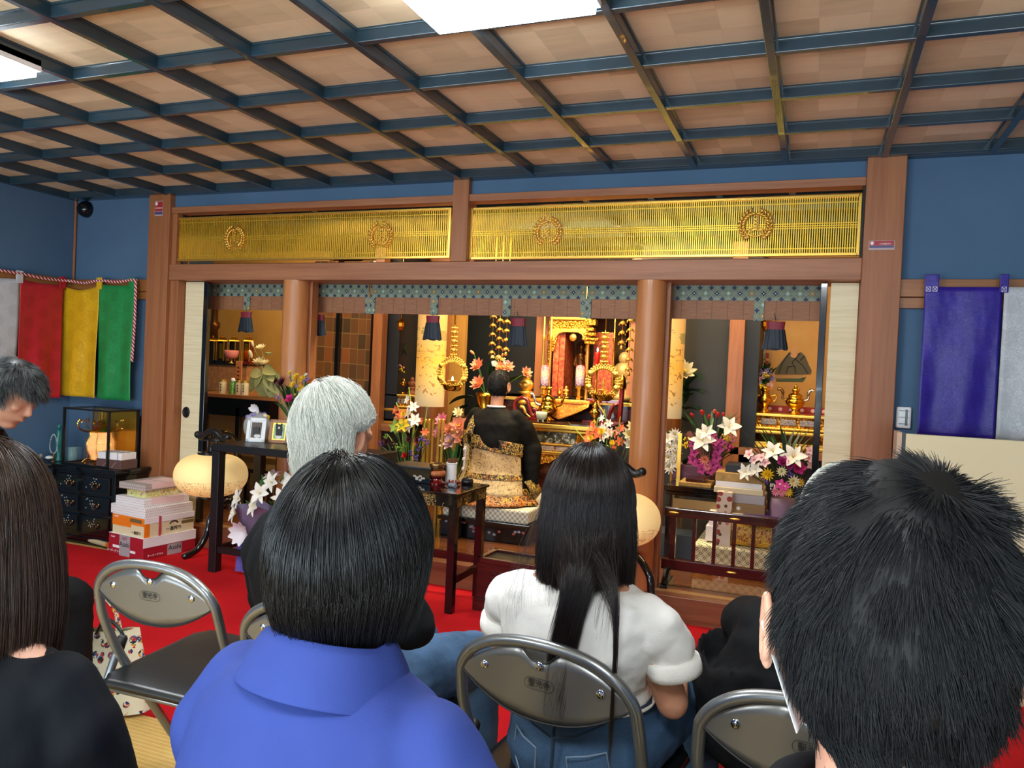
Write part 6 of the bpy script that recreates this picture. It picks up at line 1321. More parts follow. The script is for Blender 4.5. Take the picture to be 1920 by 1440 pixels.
def strip(u0, u1, v1, y, mt, r, nm): a, b = Yp(u0, 660, y), Yp(u1, 660, y); MB().box(a[0], b[0], y-.003, y, Yp((u0+u1)/2, v1, y)[2], 2.0).build(nm, mt, r, world=True)
p = Yp(775, 700, 2.13); r = thing('hanging_scroll', 'hanging scroll with dragon-patterned and red borders in the left niche', 'scroll', (p[0], 2.13, 1.2))
t = Mt('white_dragon_cloth', '#9a9078', .7); n = t.noise(24, 3, dist=1.5); t.base(t.mix((n-.5).ab() < .05, '#b3a98c', '#5a523c')); M['drag'] = t.m
tq = Mt('red_gold_border', '#8f1f1a', .6); x, y, z = tq.xyz(); tq.base(tq.mix((z/.06).fr() < .3, '#8f1f1a', '#c99a4a')); M['redb'] = tq.m
strip(747, 762, 740, 2.12, 'drag', r, 'patterned_border'); strip(762, 768, 740, 2.115, 'redb', r, 'red_border'); strip(768, 792, 745, 2.135, plain('gold_silk_ground', '#c08c40', .6), r, 'silk_ground')
a, b = Yp(764, 690, 2.11), Yp(782, 668, 2.11); MB().prism([(a[0], a[2]-.09), (b[0]+.06, a[2]-.09), (b[0]+.05, b[2]+.02), (b[0], b[2]-.02), (a[0]+.02, a[2])], (0, 2.11, 0), (1, 0, 0), (0, 0, 1), (0, .004, 0)).build('green_robed_figure', plain('scroll_green', '#1f4a3a', .7), r, world=True)
# ---- right niche: portrait scroll, gold table with urn and vase
p = Yp(1488, 690, 2.02); r = thing('portrait_scroll', 'portrait scroll of a seated monk in grey robes on gold silk, right niche', 'scroll', (p[0], 2.02, 1.0))
a, b = Yp(1447, 660, 2.03), Yp(1545, 660, 2.03); MB().box(a[0], b[0], 2.03, 2.036, .95, 2.0).build('silk_ground', plain('gold_silk', '#c48e42', .6, nz=(5, '#cf9d52')), r, world=True)
def pp(pts, y, mt, nm): q = [Yp(u, v, y) for u, v in pts]; return MB().prism([(k[0], k[2]) for k in q], (0, y, 0), (1, 0, 0), (0, 0, 1), (0, .003, 0)).build(nm, mt, r, world=True)
M['monkgrey'] = plain('monk_grey', '#5b5748', .8); M['monkdk'] = plain('monk_dark', '#34332c', .8)
def elp(cu, cv, ru, rv, n=18): return [(cu+ru*math.cos(a), cv+rv*math.sin(a)) for a in np.linspace(0, 2*PI, n+1)[:-1]]
pp([(1452, 700), (1456, 690), (1470, 672), (1480, 660), (1487, 664), (1493, 664), (1502, 660), (1510, 668), (1517, 685), (1522, 695), (1520, 702), (1455, 702)], 2.026, 'monkgrey', 'robe'); pp(elp(1489, 656, 5.5, 7.5), 2.0255, plain('monk_skin', '#d09a68', .8), 'face'); pp(elp(1489, 666, 7, 5), 2.0258, plain('monk_skin2', '#d0986a', .8), 'neck')
for L_ in ([(1480, 662), (1466, 682), (1460, 700)], [(1500, 662), (1485, 680), (1492, 690)], [(1490, 672), (1505, 685), (1515, 700)], [(1474, 700), (1478, 688), (1490, 686), (1492, 700)], [(1508, 668), (1500, 676)]):
    MB().tube([Yp(u, v, 2.024) for u, v in L_], .0035, 5).build('robe_fold', 'monkdk', r, world=True)
pp([(1454, 703), (1506, 703), (1506, 710), (1452, 709)], 2.025, plain('mat_edge', '#b08a5a', .8), 'mat_edge'); pp([(1454, 711), (1500, 710), (1512, 706), (1505, 716), (1456, 715)], 2.025, plain('mat_green', '#3c5a44', .8), 'mat_base')
a, b = Yp(1421, 660, 2.01), Yp(1436, 660, 2.01); MB().box(a[0], b[0], 2.01, 2.015, 1.0, 2.0).build('patterned_border', 'drag', r, world=True); a, b = Yp(1437, 660, 2.012), Yp(1442, 660, 2.012); MB().box(a[0], b[0], 2.012, 2.016, 1.0, 2.0).build('red_border', 'redb', r, world=True)
r_, zg2, (xa, xb) = gold_table(1400, 1560, 773, 1.60, 'bright gold altar table with inlaid panels in the right niche', .85, .34)
MB().box(xa+.06, xb, 1.9, 1.94, zg2, zg2+.05).build('red_cloth', plain('red_crest_cloth', '#8f1a18', .6, nz=(12, '#9a2420')), r_, world=True)
mb = MB()
for k in range(6): mb.lathe([(0, .002), (.014, 0)], (xa+.14+k*.075, 1.898, zg2+.026), 12, (0, -1, 0))
mb.build('crest_roundels', 'f_palepink', r_, world=True)
niche_vase(1433, 771, 1.72, zg2, 'gilt vase with a mixed flower column left of the portrait scroll', 688)
p = Yp(1490, 772, 1.74); s_ = thing('incense_urn', 'gilt incense urn with upswept white-tipped handles below the portrait scroll', 'urn', (p[0], 1.74, zg2))
MB().lathe([(.035, 0), (.04, .015), (.018, .03), (.05, .055), (.068, .085), (.060, .11), (.045, .12), (.05, .13), (.04, .145), (.02, .155)], n=26).build('body', 'gold', s_, smooth=True); MB().ell((0, 0, .17), (.025, .015, .02)).ell((0, 0, .195), (.012, .01, .02)).ell((.02, 0, .18), .01).build('flame_knob', 'gold', s_, smooth=True)
for k in (-1, 1): MB().tube(curve_pts([(k*.05, 0, .10), (k*.085, 0, .11), (k*.085, 0, .15), (k*.10, 0, .175), (k*.125, 0, .175)], 5), [.008]*8+[.011]*9, 8).build('handle', 'chrome' if k > 0 else 'bronze', s_, smooth=True)
# hanging ornaments in the niches
for (u, lb) in ((752, 'left'), (1437, 'right')):
    p = Yp(u, 600, 1.6); s_ = thing('gilt_lantern_drop', 'small gilt hanging lantern at the top of the '+lb+' niche', 'hanging ornament', (p[0], 1.6, Yp(u, 612, 1.6)[2]))
    MB().lathe([(0, -.04), (.02, -.03), (.03, 0), (.03, .03), (.045, .04), (.015, .06), (0, .07)], n=8).build('lantern', 'gold', s_); MB().cyl((0, 0, .06), (0, 0, CZ-s_.location[2]), .002, n=5).build('chain', 'gold', s_)
# ---- left bay: memorial shelf
SHY = .78; zsb = Yp(450, 741, SHY)[2]; xs0, xs1 = Yp(380, 741, SHY)[0], Yp(545, 741, SHY)[0]
r = thing('memorial_shelf', 'black lacquer shelf with wooden top carrying offerings, left bay', 'shelf', ((xs0+xs1)/2, SHY+.3, FZ))
MB().box(xs0-.2, xs1, SHY, SHY+.8, zsb-.03, zsb).build('shelf_top', 'rail', r, world=True, bev=.003); MB().box(xs0-.2, xs1, SHY+.01, SHY+.04, zsb-.17, zsb-.03).build('apron', 'lacq', r, world=True)
MB().box(xs0-.2, xs1, SHY+.30, SHY+.33, .5, zsb-.15).build('cream_back', 'goldwall', r, world=True)
for u in (446, 525): X = Yp(u, 790, SHY+.02)[0]; MB().box(X-.018, X+.018, SHY+.01, SHY+.05, FZ, zsb-.1).build('leg', 'lacq', r, world=True)
p = Yp(470, 860, .7); r = thing('low_stool', 'black lacquer stool in the shadow behind the side table', 'stool', (p[0], .75, FZ)); MB().box(-.2, .28, -.15, .15, .30, .33).build('seat', 'lacq', r, bev=.004)
for X in (-.17, .25):
    for Y in (-.12, .12): MB().box(X-.016, X+.016, Y-.016, Y+.016, 0, .30).build('leg', 'lacq', r)
by = SHY+.42
a, b, c_ = Yp(384, 700, by), Yp(462, 700, by), Yp(420, 684, by); r = thing('tiered_altar', 'brocade-covered upper step of the memorial shelf', 'altar step', ((a[0]+b[0])/2, by, zsb)); MB().box(a[0]-.2, b[0], by, by+.30, zsb, c_[2]).build('step', plain('brown_brocade', '#8a5a3a', .6, nz=(30, '#b08050')), r, world=True); MB().box(a[0]-.2, b[0]+.01, by-.01, by+.31, c_[2], c_[2]+.015).build('black_edge', 'lacq', r, world=True)
zb2 = c_[2]+.015
for k, (u, lb) in enumerate(((395, 'leftmost'), (413, 'second'), (434, 'third'), (461, 'rightmost'))):
    p = Yp(u, 680, by+.12); q = Yp(u, 628, by+.12); r = thing('memorial_tablet', 'gilt-roofed memorial tablet case, '+lb+' of four on the shelf', 'tablet', (p[0], by+.14, zb2), group='memorial tablet cases'); h = q[2]-zb2
    MB().box(-.045, .045, -.03, .03, 0, .02).box(-.038, .038, -.01, .03, .02, h*.78).build('case', 'lacq' if k != 3 else 'redlacq', r); MB().lathe([(.062, h*.78), (.055, h*.82), (.035, h*.90), (.012, h*.93), (.006, h*.95), (.01, h*.98), (0, h)], n=4).build('gilt_roof', 'gold', r)
    for X in (-.042, .042): MB().cyl((X, -.03, .02), (X, -.03, h*.78), .006).build('column', 'gold', r)
    if k in (1, 3): MB().box(-.02, .02, -.018, -.008, .04, h*.7).build('tablet', 'gold', r)
r = thing('gilt_pillar', 'gilt pillar of a small shrine at the back of the left bay', 'pillar', (Yp(400, 620, by+.25)[0], by+.26, zb2)); MB().lathe([(.04, 0), (.035, .3), (.05, .32), (.05, .36), (.03, .38), (.03, .8)], n=12).build('pillar', 'oldgilt', r, smooth=True)
c = Yp(418, 680, SHY+.35); r = thing('pink_bowl', 'pink bowl on a clear foot in front of the memorial tablets', 'bowl', (c[0], by+.03, zb2))
MB().lathe([(0, .04), (.03, .04), (.055, .06), (.062, .10), (.058, .115), (.05, .10), (0, .06)], n=24).build('bowl', plain('pink_glass', '#d8827a', .3), r, smooth=True); MB().lathe([(.028, 0), (.01, .015), (.012, .04)], n=14).build('foot', 'goldp', r, smooth=True)
for k, (u, w_, h, mt, nm, lb) in enumerate(((417, .030, .115, 'beerc', 'sake_cup', 'white-labelled glass cup, left of the green can'), (436, .030, .105, 'canG', 'green_can', 'green drink can between the labelled glass cups'), (448, .029, .115, 'beerc', 'sake_cup', 'white-labelled glass cup, right of the green can'), (459, .029, .115, 'beerc', 'sake_cup', 'white-labelled glass cup beside the lotus leaves'))):
    if mt == 'canG': M['canG'] = plain('can_green', '#3f8a3a', .3, .3, nz=(40, '#8fb860'))
    p = Yp(u, 738, SHY+.06); r = thing(nm, lb, 'can' if 'can' in nm else 'cup', (p[0], SHY+.06, zsb), group=None if 'can' in nm else 'labelled glass cups'); MB().lathe([(0, 0), (w_, 0), (w_, h*.85), (w_*.88, h*.93), (w_*.9, h), (0, h)], n=20).build('body', mt, r, smooth=True, ang=40)
    if mt != 'canG':
        MB().lathe([(w_*1.02, h*.86), (w_*1.02, h), (0, h*1.01)], n=20).build('lid', 'goldp', r)
        mb = MB(); [mb.ell((.008, -w_*1.0, h*(.25+.2*j)), (.006, .003, .007), 6, 4) for j in range(3)]; mb.build('label_marks', 'ink', r)
    else: MB().lathe([(w_*.9, h), (w_*.5, h*1.15), (w_*.45, h*1.25), (0, h*1.25)], n=16).build('cap', 'white', r, smooth=True)
p = Yp(447, 715, SHY+.2); r = thing('wooden_tablet', 'upright pale wooden slat with written characters on the shelf', 'tablet', (p[0], SHY+.2, zsb)); h = Yp(447, 677, SHY+.2)[2]-zsb; MB().box(-.032, .032, -.006, .006, 0, h).build('slat', plain('fresh_wood', '#b4703c', .6), r, bev=.004)
for k in range(6): MB().cbox((0, -.0065, h*.2+k*h*.12), (.022, .001, .010), ry=.4*(k % 2)).build('brush_mark', 'darkred', r)
b0 = Yp(492, 735, SHY+.05); b0 = np.array((b0[0], SHY+.12, zsb)); r = arrangement('lotus_arrangement', 'pale artificial lotus with large olive leaves on the memorial shelf', b0, ps=.7); bb = b0+np.array((0, 0, .12))
for (u, v, kd, s) in ((490, 655, 'lotus', .05), (487, 682, 'lotus', .062), (497, 684, 'lotus', .05), (472, 671, 'bud', .07), (475, 650, 'bud', .05)): p = Yp(u, v, SHY+.08); stem(r, bb, p, .003, 'leafy'); bloom(r, 'lotus_flower' if kd == 'lotus' else 'lotus_bud', p, (0, -.5, 1), kd, s, ['f_cream', 'f_yellow'])
for (u, v, ut, vt, w_) in ((492, 700, 465, 730, .13), (495, 698, 490, 745, .16), (498, 698, 520, 735, .13), (490, 700, 470, 702, .10), (500, 700, 525, 712, .10), (495, 690, 510, 698, .10), (500, 705, 510, 750, .1)): a, b = Yp(u, v, SHY+.02), Yp(ut, vt, SHY-.02); leaf(r, a, b-a, np.linalg.norm(b-a)*1.1, w_, 'leafy', up=(0, -1, .3), name='lotus_leaf')
MB().lathe([(0, 0), (.02, .004), (.026, .02), (.022, .024)], Yp(503, 666, SHY+.05), 12).build('seed_pod', 'leafy', r, world=True)
# ---- right bay: bouquets, boxes, cushions
b0 = Yp(1322, 880, .92); zst = b0[2]
r = thing('gift_table', 'small dark table stacked with trays and a wrapped gift in the right bay', 'table', (b0[0]-.02, .95, FZ)); X = b0[0]; ztb = Yp(1300, 925, .8)[2]
MB().box(X-.22, X+.16, .78, 1.12, ztb-.02, ztb).build('tabletop', 'lacq', r, world=True)
for xx in (X-.20, X+.14):
    for yy in (.80, 1.10): MB().box(xx-.015, xx+.015, yy-.015, yy+.015, FZ, ztb-.02).build('leg', 'lacq', r, world=True)
MB().box(X-.17, X+.11, .775, .785, ztb-.13, ztb-.04).build('gilt_panel', plain('pale_gilt', '#a89060', .4, .4), r, world=True)
def item(nm, u, vb, vt, w_, d_, y, label, mat, cat='box', z0=None, group='gifts in the right bay', extra=None):
    p = Yp(u, vb, y); z0 = p[2] if z0 is None else z0; h = Yp(u, vt, y)[2]-Yp(u, vb, y)[2]; r = thing(nm, label, cat, (p[0], y+d_/2, z0), 0, group); MB().cbox((0, 0, h/2), (w_, d_, h)).build('box', mat, r, bev=.004); return r, z0+h
M['mauve'] = plain('mauve_wrap', '#6d4258', .6); M['goldleafbox'] = plain('gold_leaf_box', '#c09a54', .5, nz=(25, '#9a7434')); M['greybox'] = plain('grey_box', '#b0a8a8', .5); M['navyb'] = plain('navy_box', '#1c2026', .5); M['tanb'] = plain('tan_box', '#94754a', .5)
_, z1 = item('lacquer_tray', 1296, 925, 914, .34, .30, .80, 'stack of dark lacquer trays on the small table, right bay', 'lacq', 'tray', ztb)
_, z2 = item('cream_box', 1302, 914, 906, .20, .22, .82, 'flat cream and wood box on the lacquer trays', 'goldleafbox', 'box', z1); _, z3 = item('small_wood_box', 1303, 906, 899, .12, .16, .84, 'slim brown wooden box topmost on the trays', 'darkred', 'box', z2)
g, z4 = item('mauve_gift', 1295, 914, 886, .26, .14, 1.12, 'mauve wrapped gift with folded flap behind the trays', 'mauve', 'box', z1); MB().prism([(-.13, 0), (-.13, .08), (.0, .03)], (0, -.072, .01), (1, 0, 0), (0, 0, 1), (0, .001, 0)).build('folded_flap', plain('mauve_flap', '#7f5068', .6), g)
sx0 = Yp(1384, 930, .72)[0]; zz = Yp(1395, 873, .74)[2]-.476
r = thing('low_stand', 'low dark stand under the stacked gift boxes, right bay', 'stand', (sx0, .84, FZ)); MB().box(-.17, .19, -.13, .13, zz-FZ-.02, zz-FZ).box(-.16, -.13, -.12, .12, 0, zz-FZ-.02).box(.15, .18, -.12, .12, 0, zz-FZ-.02).build('stand', 'lacq', r)
for (h, w_, d_, mt, lb) in ((.095, .36, .28, 'sparse', 'white printed box at the foot of the gift stack'), (.09, .33, .27, 'sparse', 'second white printed box in the gift stack'), (.062, .27, .24, 'tanb', 'tan box with round white mark in the gift stack'), (.055, .26, .24, 'greybox', 'pearl-grey box in the gift stack'), (.036, .29, .25, 'beerc', 'cream scalloped box in the gift stack'), (.035, .275, .24, 'white', 'thin white box in the gift stack'), (.055, .28, .24, 'goldleafbox', 'gold leaf-patterned box near the top of the gift stack'), (.048, .22, .2, 'navyb', 'navy box on top of the gift stack')):
    r = thing('gift_box', lb, 'box', (sx0+(.025 if mt in ('tanb', 'greybox', 'navyb') else 0), .84, zz), 0, 'stacked gift boxes in the right bay'); MB().cbox((0, 0, h/2), (w_, d_, h)).build('box', mt, r, bev=.004)
    if mt == 'tanb': MB().lathe([(0, .002), (.012, 0)], (-.02, -d_/2, h*.5), 14, (0, -1, 0)).build('round_mark', 'white', r)
    zz += h
p = Yp(1358, 960, .66); r = thing('patterned_gift', 'upright box with red and brown circle pattern before the gift stack', 'box', (p[0], .66, FZ)); t = Mt('circle_paper', '#c8a890', .6); d = t.voro(26); o1 = t.voro(26, out=1); t.base(t.mix(d < .42, '#d8c4ac', t.ramp(o1, (.3, '#9a3a2c'), (.5, '#b8705c'), (.7, '#5c3a30'), const=True))); MB().box(-.045, .045, -.03, .03, 0, Yp(1358, 921, .66)[2]-FZ).build('box', t.m, r, bev=.003)
p = Yp(1295, 880, .5)
r = thing('storage_bin', 'blue-grey plastic bin on the sanctuary floor behind the fence', 'bin', (Yp(1262, 1010, 1.0)[0], 1.0, FZ)); MB().box(-.11, .14, -.1, .12, 0, .16).build('bin', plain('blue_grey_plastic', '#3a4650', .5), r, bev=.006)
def bouquet(label, y, bu, bv, spec, wrapm, lv, lmats=('leafd', 'leaf')):
    b = Yp(bu, bv, y); r = thing('flower_bouquet', label, 'bouquet', b)
    if wrapm: 
        tops = [(s[0], s[1]) for s in spec]; ux0, ux1 = Yp(min(t_[0] for t_ in tops)-4, 800, y)[0], Yp(max(t_[0] for t_ in tops)+4, 800, y)[0]; zt5 = Yp(bu, lv[4] if len(lv) > 4 else 810, y)[2]; R_ = (ux1-ux0)/2; xc_ = (ux0+ux1)/2
        MB().grid(lambda a, q: (b[0]+(xc_-b[0])*q+(.04+(R_-.04)*q)*math.cos(2*PI*a), y+.04+(.04+(R_*.55)*q)*math.sin(2*PI*a), b[2]+(zt5-b[2])*q*(1-.25*max(0, -math.sin(2*PI*a)))+.01*math.sin(a*50)*q), 50, 6).build('paper_wrap', wrapm, r, world=True, smooth=True)
    for (u, v, kd, s, m1, m2) in spec:
        p = Yp(u, v, y-.02-.12*(1-abs((u-bu)/90))); stem(r, b, p, .003, 'leafd'); bloom(r, {'mum': 'chrysanthemum', 'cluster': 'small_flowers', 'bud': 'bud', 'rose': 'rose', 'lotus': 'lotus', 'lily': 'lily', 'orchid': 'orchid'}[kd], p, ((p[0]-b[0])*3, -1, (v < bv-60)*.5+.1), kd, s, [m1, m2])
    for k in range(lv[0]):
        p = Yp(random.uniform(lv[1], lv[2]), random.uniform(lv[3], lv[5] if len(lv) > 5 else bv-25), y+random.uniform(-.02, .06)); a = b+(p-b)*.6; leaf(r, a, p-a, np.linalg.norm(p-a)+.03, .03, random.choice(lmats))
    return r
sp = [(1300, 782, 'bud', .05, 'f_red', 'leaf'), (1318, 778, 'bud', .06, 'f_red', 'leaf'), (1330, 785, 'bud', .05, 'f_red', 'leaf'), (1345, 782, 'bud', .06, 'f_red', 'leaf'), (1355, 780, 'bud', .045, 'f_red', 'leaf'), (1340, 775, 'bud', .05, 'f_orange', 'leaf'),
      (1318, 828, 'lily', .085, 'f_white', 'f_cream'), (1325, 812, 'lily', .06, 'f_white', 'f_cream'), (1366, 802, 'lily', .075, 'f_white', 'f_cream'), (1290, 828, 'cluster', .03, 'f_yellow', 'f_orange'), (1286, 835, 'cluster', .024, 'f_yellow', 'f_orange'), (1362, 820, 'cluster', .03, 'f_yellow', 'f_orange'), (1374, 822, 'cluster', .026, 'f_pink', 'f_red'), (1368, 838, 'cluster', .03, 'f_hot', 'f_red'),
      (1300, 832, 'orchid', .035, 'f_magenta', 'f_maroon'), (1302, 848, 'orchid', .035, 'f_magenta', 'f_maroon'), (1299, 862, 'orchid', .038, 'f_magenta', 'f_maroon'), (1310, 868, 'orchid', .035, 'f_magenta', 'f_maroon'), (1316, 880, 'orchid', .035, 'f_magenta', 'f_maroon'), (1340, 828, 'orchid', .036, 'f_magenta', 'f_maroon'), (1346, 843, 'orchid', .038, 'f_magenta', 'f_maroon'), (1343, 858, 'orchid', .036, 'f_magenta', 'f_maroon'), (1337, 872, 'orchid', .036, 'f_magenta', 'f_maroon'), (1345, 876, 'orchid', .034, 'f_magenta', 'f_maroon'), (1332, 882, 'orchid', .034, 'f_magenta', 'f_maroon'), (1322, 862, 'mum', .036, 'f_peach', 'f_orange'), (1326, 875, 'mum', .03, 'f_pink', 'f_peach'), (1336, 815, 'orchid', .03, 'f_magenta', 'f_maroon'), (1352, 830, 'orchid', .03, 'f_magenta', 'f_maroon')]
M['pinkwrap'] = plain('pink_cellophane', '#a86a6a', .3, Alpha=.55)
bouquet('bouquet of magenta orchids, white lily and red heliconia in pink wrap, right bay', 1.0, 1325, 892, sp, 'pinkwrap', [46, 1288, 1376, 772, 815, 850])
sp = [(1405, 852, 'orchid', .036, 'f_palepink', 'f_pink'), (1415, 862, 'orchid', .034, 'f_palepink', 'f_pink'), (1428, 858, 'orchid', .032, 'f_palepink', 'f_pink'), (1435, 868, 'orchid', .034, 'f_palepink', 'f_pink'), (1450, 848, 'lily', .065, 'f_white', 'f_yellow'), (1487, 858, 'lily', .075, 'f_white', 'f_yellow'), (1400, 885, 'lily', .055, 'f_white', 'f_cream'), (1418, 880, 'lily', .05, 'f_white', 'f_cream'),
      (1440, 890, 'mum', .045, 'f_yellow', 'f_yellow'), (1468, 868, 'rose', .045, 'f_magenta', 'f_pink'), (1497, 877, 'rose', .05, 'f_hot', 'f_palepink'), (1480, 872, 'rose', .035, 'f_magenta', 'f_pink'), (1466, 884, 'mum', .034, 'f_cream', 'leafl'), (1482, 886, 'cluster', .03, 'f_purple', 'f_purple'), (1436, 902, 'cluster', .026, 'f_purple', 'f_lavender'), (1463, 908, 'orchid', .034, 'f_hot', 'f_cream'), (1472, 912, 'orchid', .03, 'f_hot', 'f_cream'), (1488, 903, 'mum', .042, 'f_cream', 'f_yellow'),
      (1455, 922, 'mum', .03, 'f_pink', 'f_yellow'), (1466, 924, 'mum', .028, 'f_pink', 'f_yellow'), (1478, 923, 'mum', .030, 'f_yellow', 'f_cream'), (1448, 912, 'cluster', .02, 'f_white', 'f_white'), (1515, 858, 'orchid', .034, 'f_palepink', 'f_pink'), (1518, 845, 'orchid', .03, 'f_palepink', 'f_pink'), (1520, 872, 'orchid', .03, 'f_palepink', 'f_pink'), (1500, 905, 'mum', .03, 'f_yellow', 'f_yellow')]
b_ = bouquet('mixed arrangement with mauve roses, lilies and orchids under the right gold table', .72, 1468, 930, sp, None, [60, 1400, 1525, 805, 815, 885], ('leafd', 'leafd', 'leaf'))
p = Yp(1468, 935, .74); MB().lathe([(.05, p[2]-.42+.0), (.06, p[2]-.3), (.075, p[2]-.04), (.07, p[2])], (p[0], .76, 0), 20).build('vase', plain('lilac_pot', '#8a6f84', .5), b_, world=True, smooth=True)
# tall clear vase of white flowers under the right painted lantern
x0_ = Yp(1258, 850, 1.15); r = thing('flower_case', 'tall glass vase packed with white flowers beneath the right painted lantern', 'vase', (x0_[0], 1.15, FZ))
for (u, v, s, kd) in ((1252, 822, .05, 'lily'), (1266, 815, .05, 'mum'), (1256, 838, .055, 'mum'), (1268, 850, .05, 'mum'), (1254, 858, .055, 'mum'), (1266, 868, .05, 'lily'), (1256, 876, .055, 'mum'), (1270, 832, .045, 'mum')): bloom(r, 'white_flower', Yp(u, v, 1.12), (0, -1, .2), kd, s, ['f_white', 'f_yellow'])
for k in range(16): a = Yp(random.uniform(1240, 1285), random.uniform(805, 900), 1.2); leaf(r, a, (random.uniform(-1, 1), -.3, random.uniform(-.4, 1)), .09, .06, random.choice(('leaf', 'leafd')))
for k in range(18): a = Yp(random.uniform(1278, 1300), random.uniform(690, 800), 1.58); leaf(r, a, (random.uniform(-1, 1), -.3, random.uniform(-.4, 1)), .12, .09, 'leafd')
MB().lathe([(.09, 0), (.10, .02), (.10, .6)], n=24).build('glass', 'glass', r, smooth=True)
for X in (Yp(1274, 850, 1.1)[0],): MB().box(X-.012, X+.012, 1.09, 1.11, FZ, Yp(1274, 812, 1.1)[2]).build('gilt_post', 'goldp', r, world=True)
p = Yp(1284, 697, 1.62-.06); r = thing('lotus_ornament', 'single pale gold lotus against the dark panel, right bay', 'flowers', (p[0]-.02, 1.50, FZ)); stem(r, (p[0]-.03, 1.50, FZ), p, .005); MB().lathe([(.05, 0), (.03, .02), (.02, .1)], n=14).build('base', 'gold', r, smooth=True); bloom(r, 'lotus_flower', Yp(1282, 700, 1.5), (.3, -.8, .6), 'lotus', .10, ['f_cream', 'f_yellow'])
# cushions
cyy = .78; a = Zp(1310, 1055, FZ); X0_ = Yp(1312, 1040, cyy)[0]; zc0 = Yp(1312, 1050, cyy)[2]
t = Mt('fan_brocade', '#d88a28', .6); d = t.voro(6.5, rnd=.2); n = t.noise(60, 3, dist=2); t.base(t.mix(d < .42, t.ramp(n, (.42, '#8a3a1c'), (.52, '#d8a848')), t.ramp((d*40).sin(), (.3, '#f0c040'), (.7, '#d98a20')))); M['fan'] = t.m
def cushion(x0, x1, y0, y1, z0, z1, label, mat, name='cushion', puff=0):
    r = thing(name, label, 'cushion', ((x0+x1)/2, (y0+y1)/2, z0))
    if not puff: MB().box(x0, x1, y0, y1, z0, z1).build('cushion', mat, r, world=True, bev=.015)
    else:
        xc_, yc_ = (x0+x1)/2, (y0+y1)/2; sg = lambda v_, p_: math.copysign(abs(v_)**p_, v_)
        MB().grid(lambda a, b: (xc_+(x1-x0)/2*sg(math.cos(2*PI*a), .45)*math.sin(PI*b)**.35, yc_+(y1-y0)/2*sg(math.sin(2*PI*a), .45)*math.sin(PI*b)**.35, (z0+z1)/2-(z1-z0)/2*math.cos(PI*b)), 48, 14).build('cushion', mat, r, world=True, smooth=True)
    return r
cx1 = -.16
cushion(X0_-.03, cx1, cyy-.04, cyy-.04+.0+.04+.55, FZ, FZ+.04, 'tan patterned mat under the cushions behind the fence', plain('tan_star_mat', '#9a6a48', .7, nz=(40, '#b88058')), 'floor_mat')
zc1 = Yp(1312, 1018, .62)[2]
for o_ in list(COL.objects):
    pass
r = cushion(X0_-.02, cx1, .62, 1.12, FZ+.04, FZ+.04+.13, 'thick mat with cream linked circles behind the fence', 'shippog', 'patterned_mat'); zc = FZ+.17
cushion(X0_+.06, cx1, .66, 1.08, zc-.005, zc+.15, 'puffy orange and gold fan-patterned cushion behind the fence', 'fan', puff=1)
cushion(Yp(1378, 965, .60)[0], cx1, .60, .98, zc+.15, zc+.20, 'purple cushion with dark flower pattern lying on the gold cushion', plain('purple_cushion', '#4b2f78', .7, nz=(6, '#38235e')), puff=1)
# fence
r = thing('low_fence', 'low dark lacquered fence with gilt fittings across the right bay', 'fence', (-.58, .20, FZ)); fx0 = Yp(1243, 950, .19)[0]; fx1 = -.12; fy = .26
MB().box(fx0, fx1, fy-.016, fy+.016, .535, .585).build('top_rail', 'darkred', r, world=True, bev=.004); MB().box(fx0-.005, fx1, fy-.022, fy+.022, .235, .295).build('bottom_rail', 'darkred', r, world=True, bev=.004)
fx = Yp(1262, 1000, fy)[0]; MB().box(fx-.016, fx+.016, fy-.014, fy+.014, .29, .54).build('post', 'darkred', r, world=True)
for u in (1301, 1339, 1376, 1412): X = Yp(u, 1020, fy)[0]; MB().box(X-.010, X+.010, fy-.009, fy+.009, .29, .54).build('bar', 'darkred', r, world=True)
for k in range(1, 6): X = Yp(1412, 1020, fy)[0]+.105*k; (MB().box(X-.010, X+.010, fy-.009, fy+.009, .29, .54).build('bar', 'darkred', r, world=True) if X < fx1 else None)
MB().tube(curve_pts([(fx-.02, fy+.0, .25), (fx-.02, fy-.03, .22), (fx-.02, fy-.09, .175), (fx-.02, fy-.11, .162)], 4), .020, 8).box(fx-.04, fx, fy-.13, fy+.10, .15, .172).build('foot', 'lacq', r, world=True, smooth=False)
for u, v in ((1264, 960), (1378, 972), (1371, 1080)):
    p = Yp(u, v, fy-.02); MB().ell((p[0], fy-.02 if v < 1000 else fy-.026, .56 if v < 1000 else .265), (.030, .006, .006), 10, 6).build('gilt_fitting', 'goldp', r, world=True, smooth=True)
MB().ell((Yp(1376, 1025, fy)[0], fy-.012, .43), (.004, .004, .03), 8, 6).build('gilt_fitting', 'bronze', r, world=True)
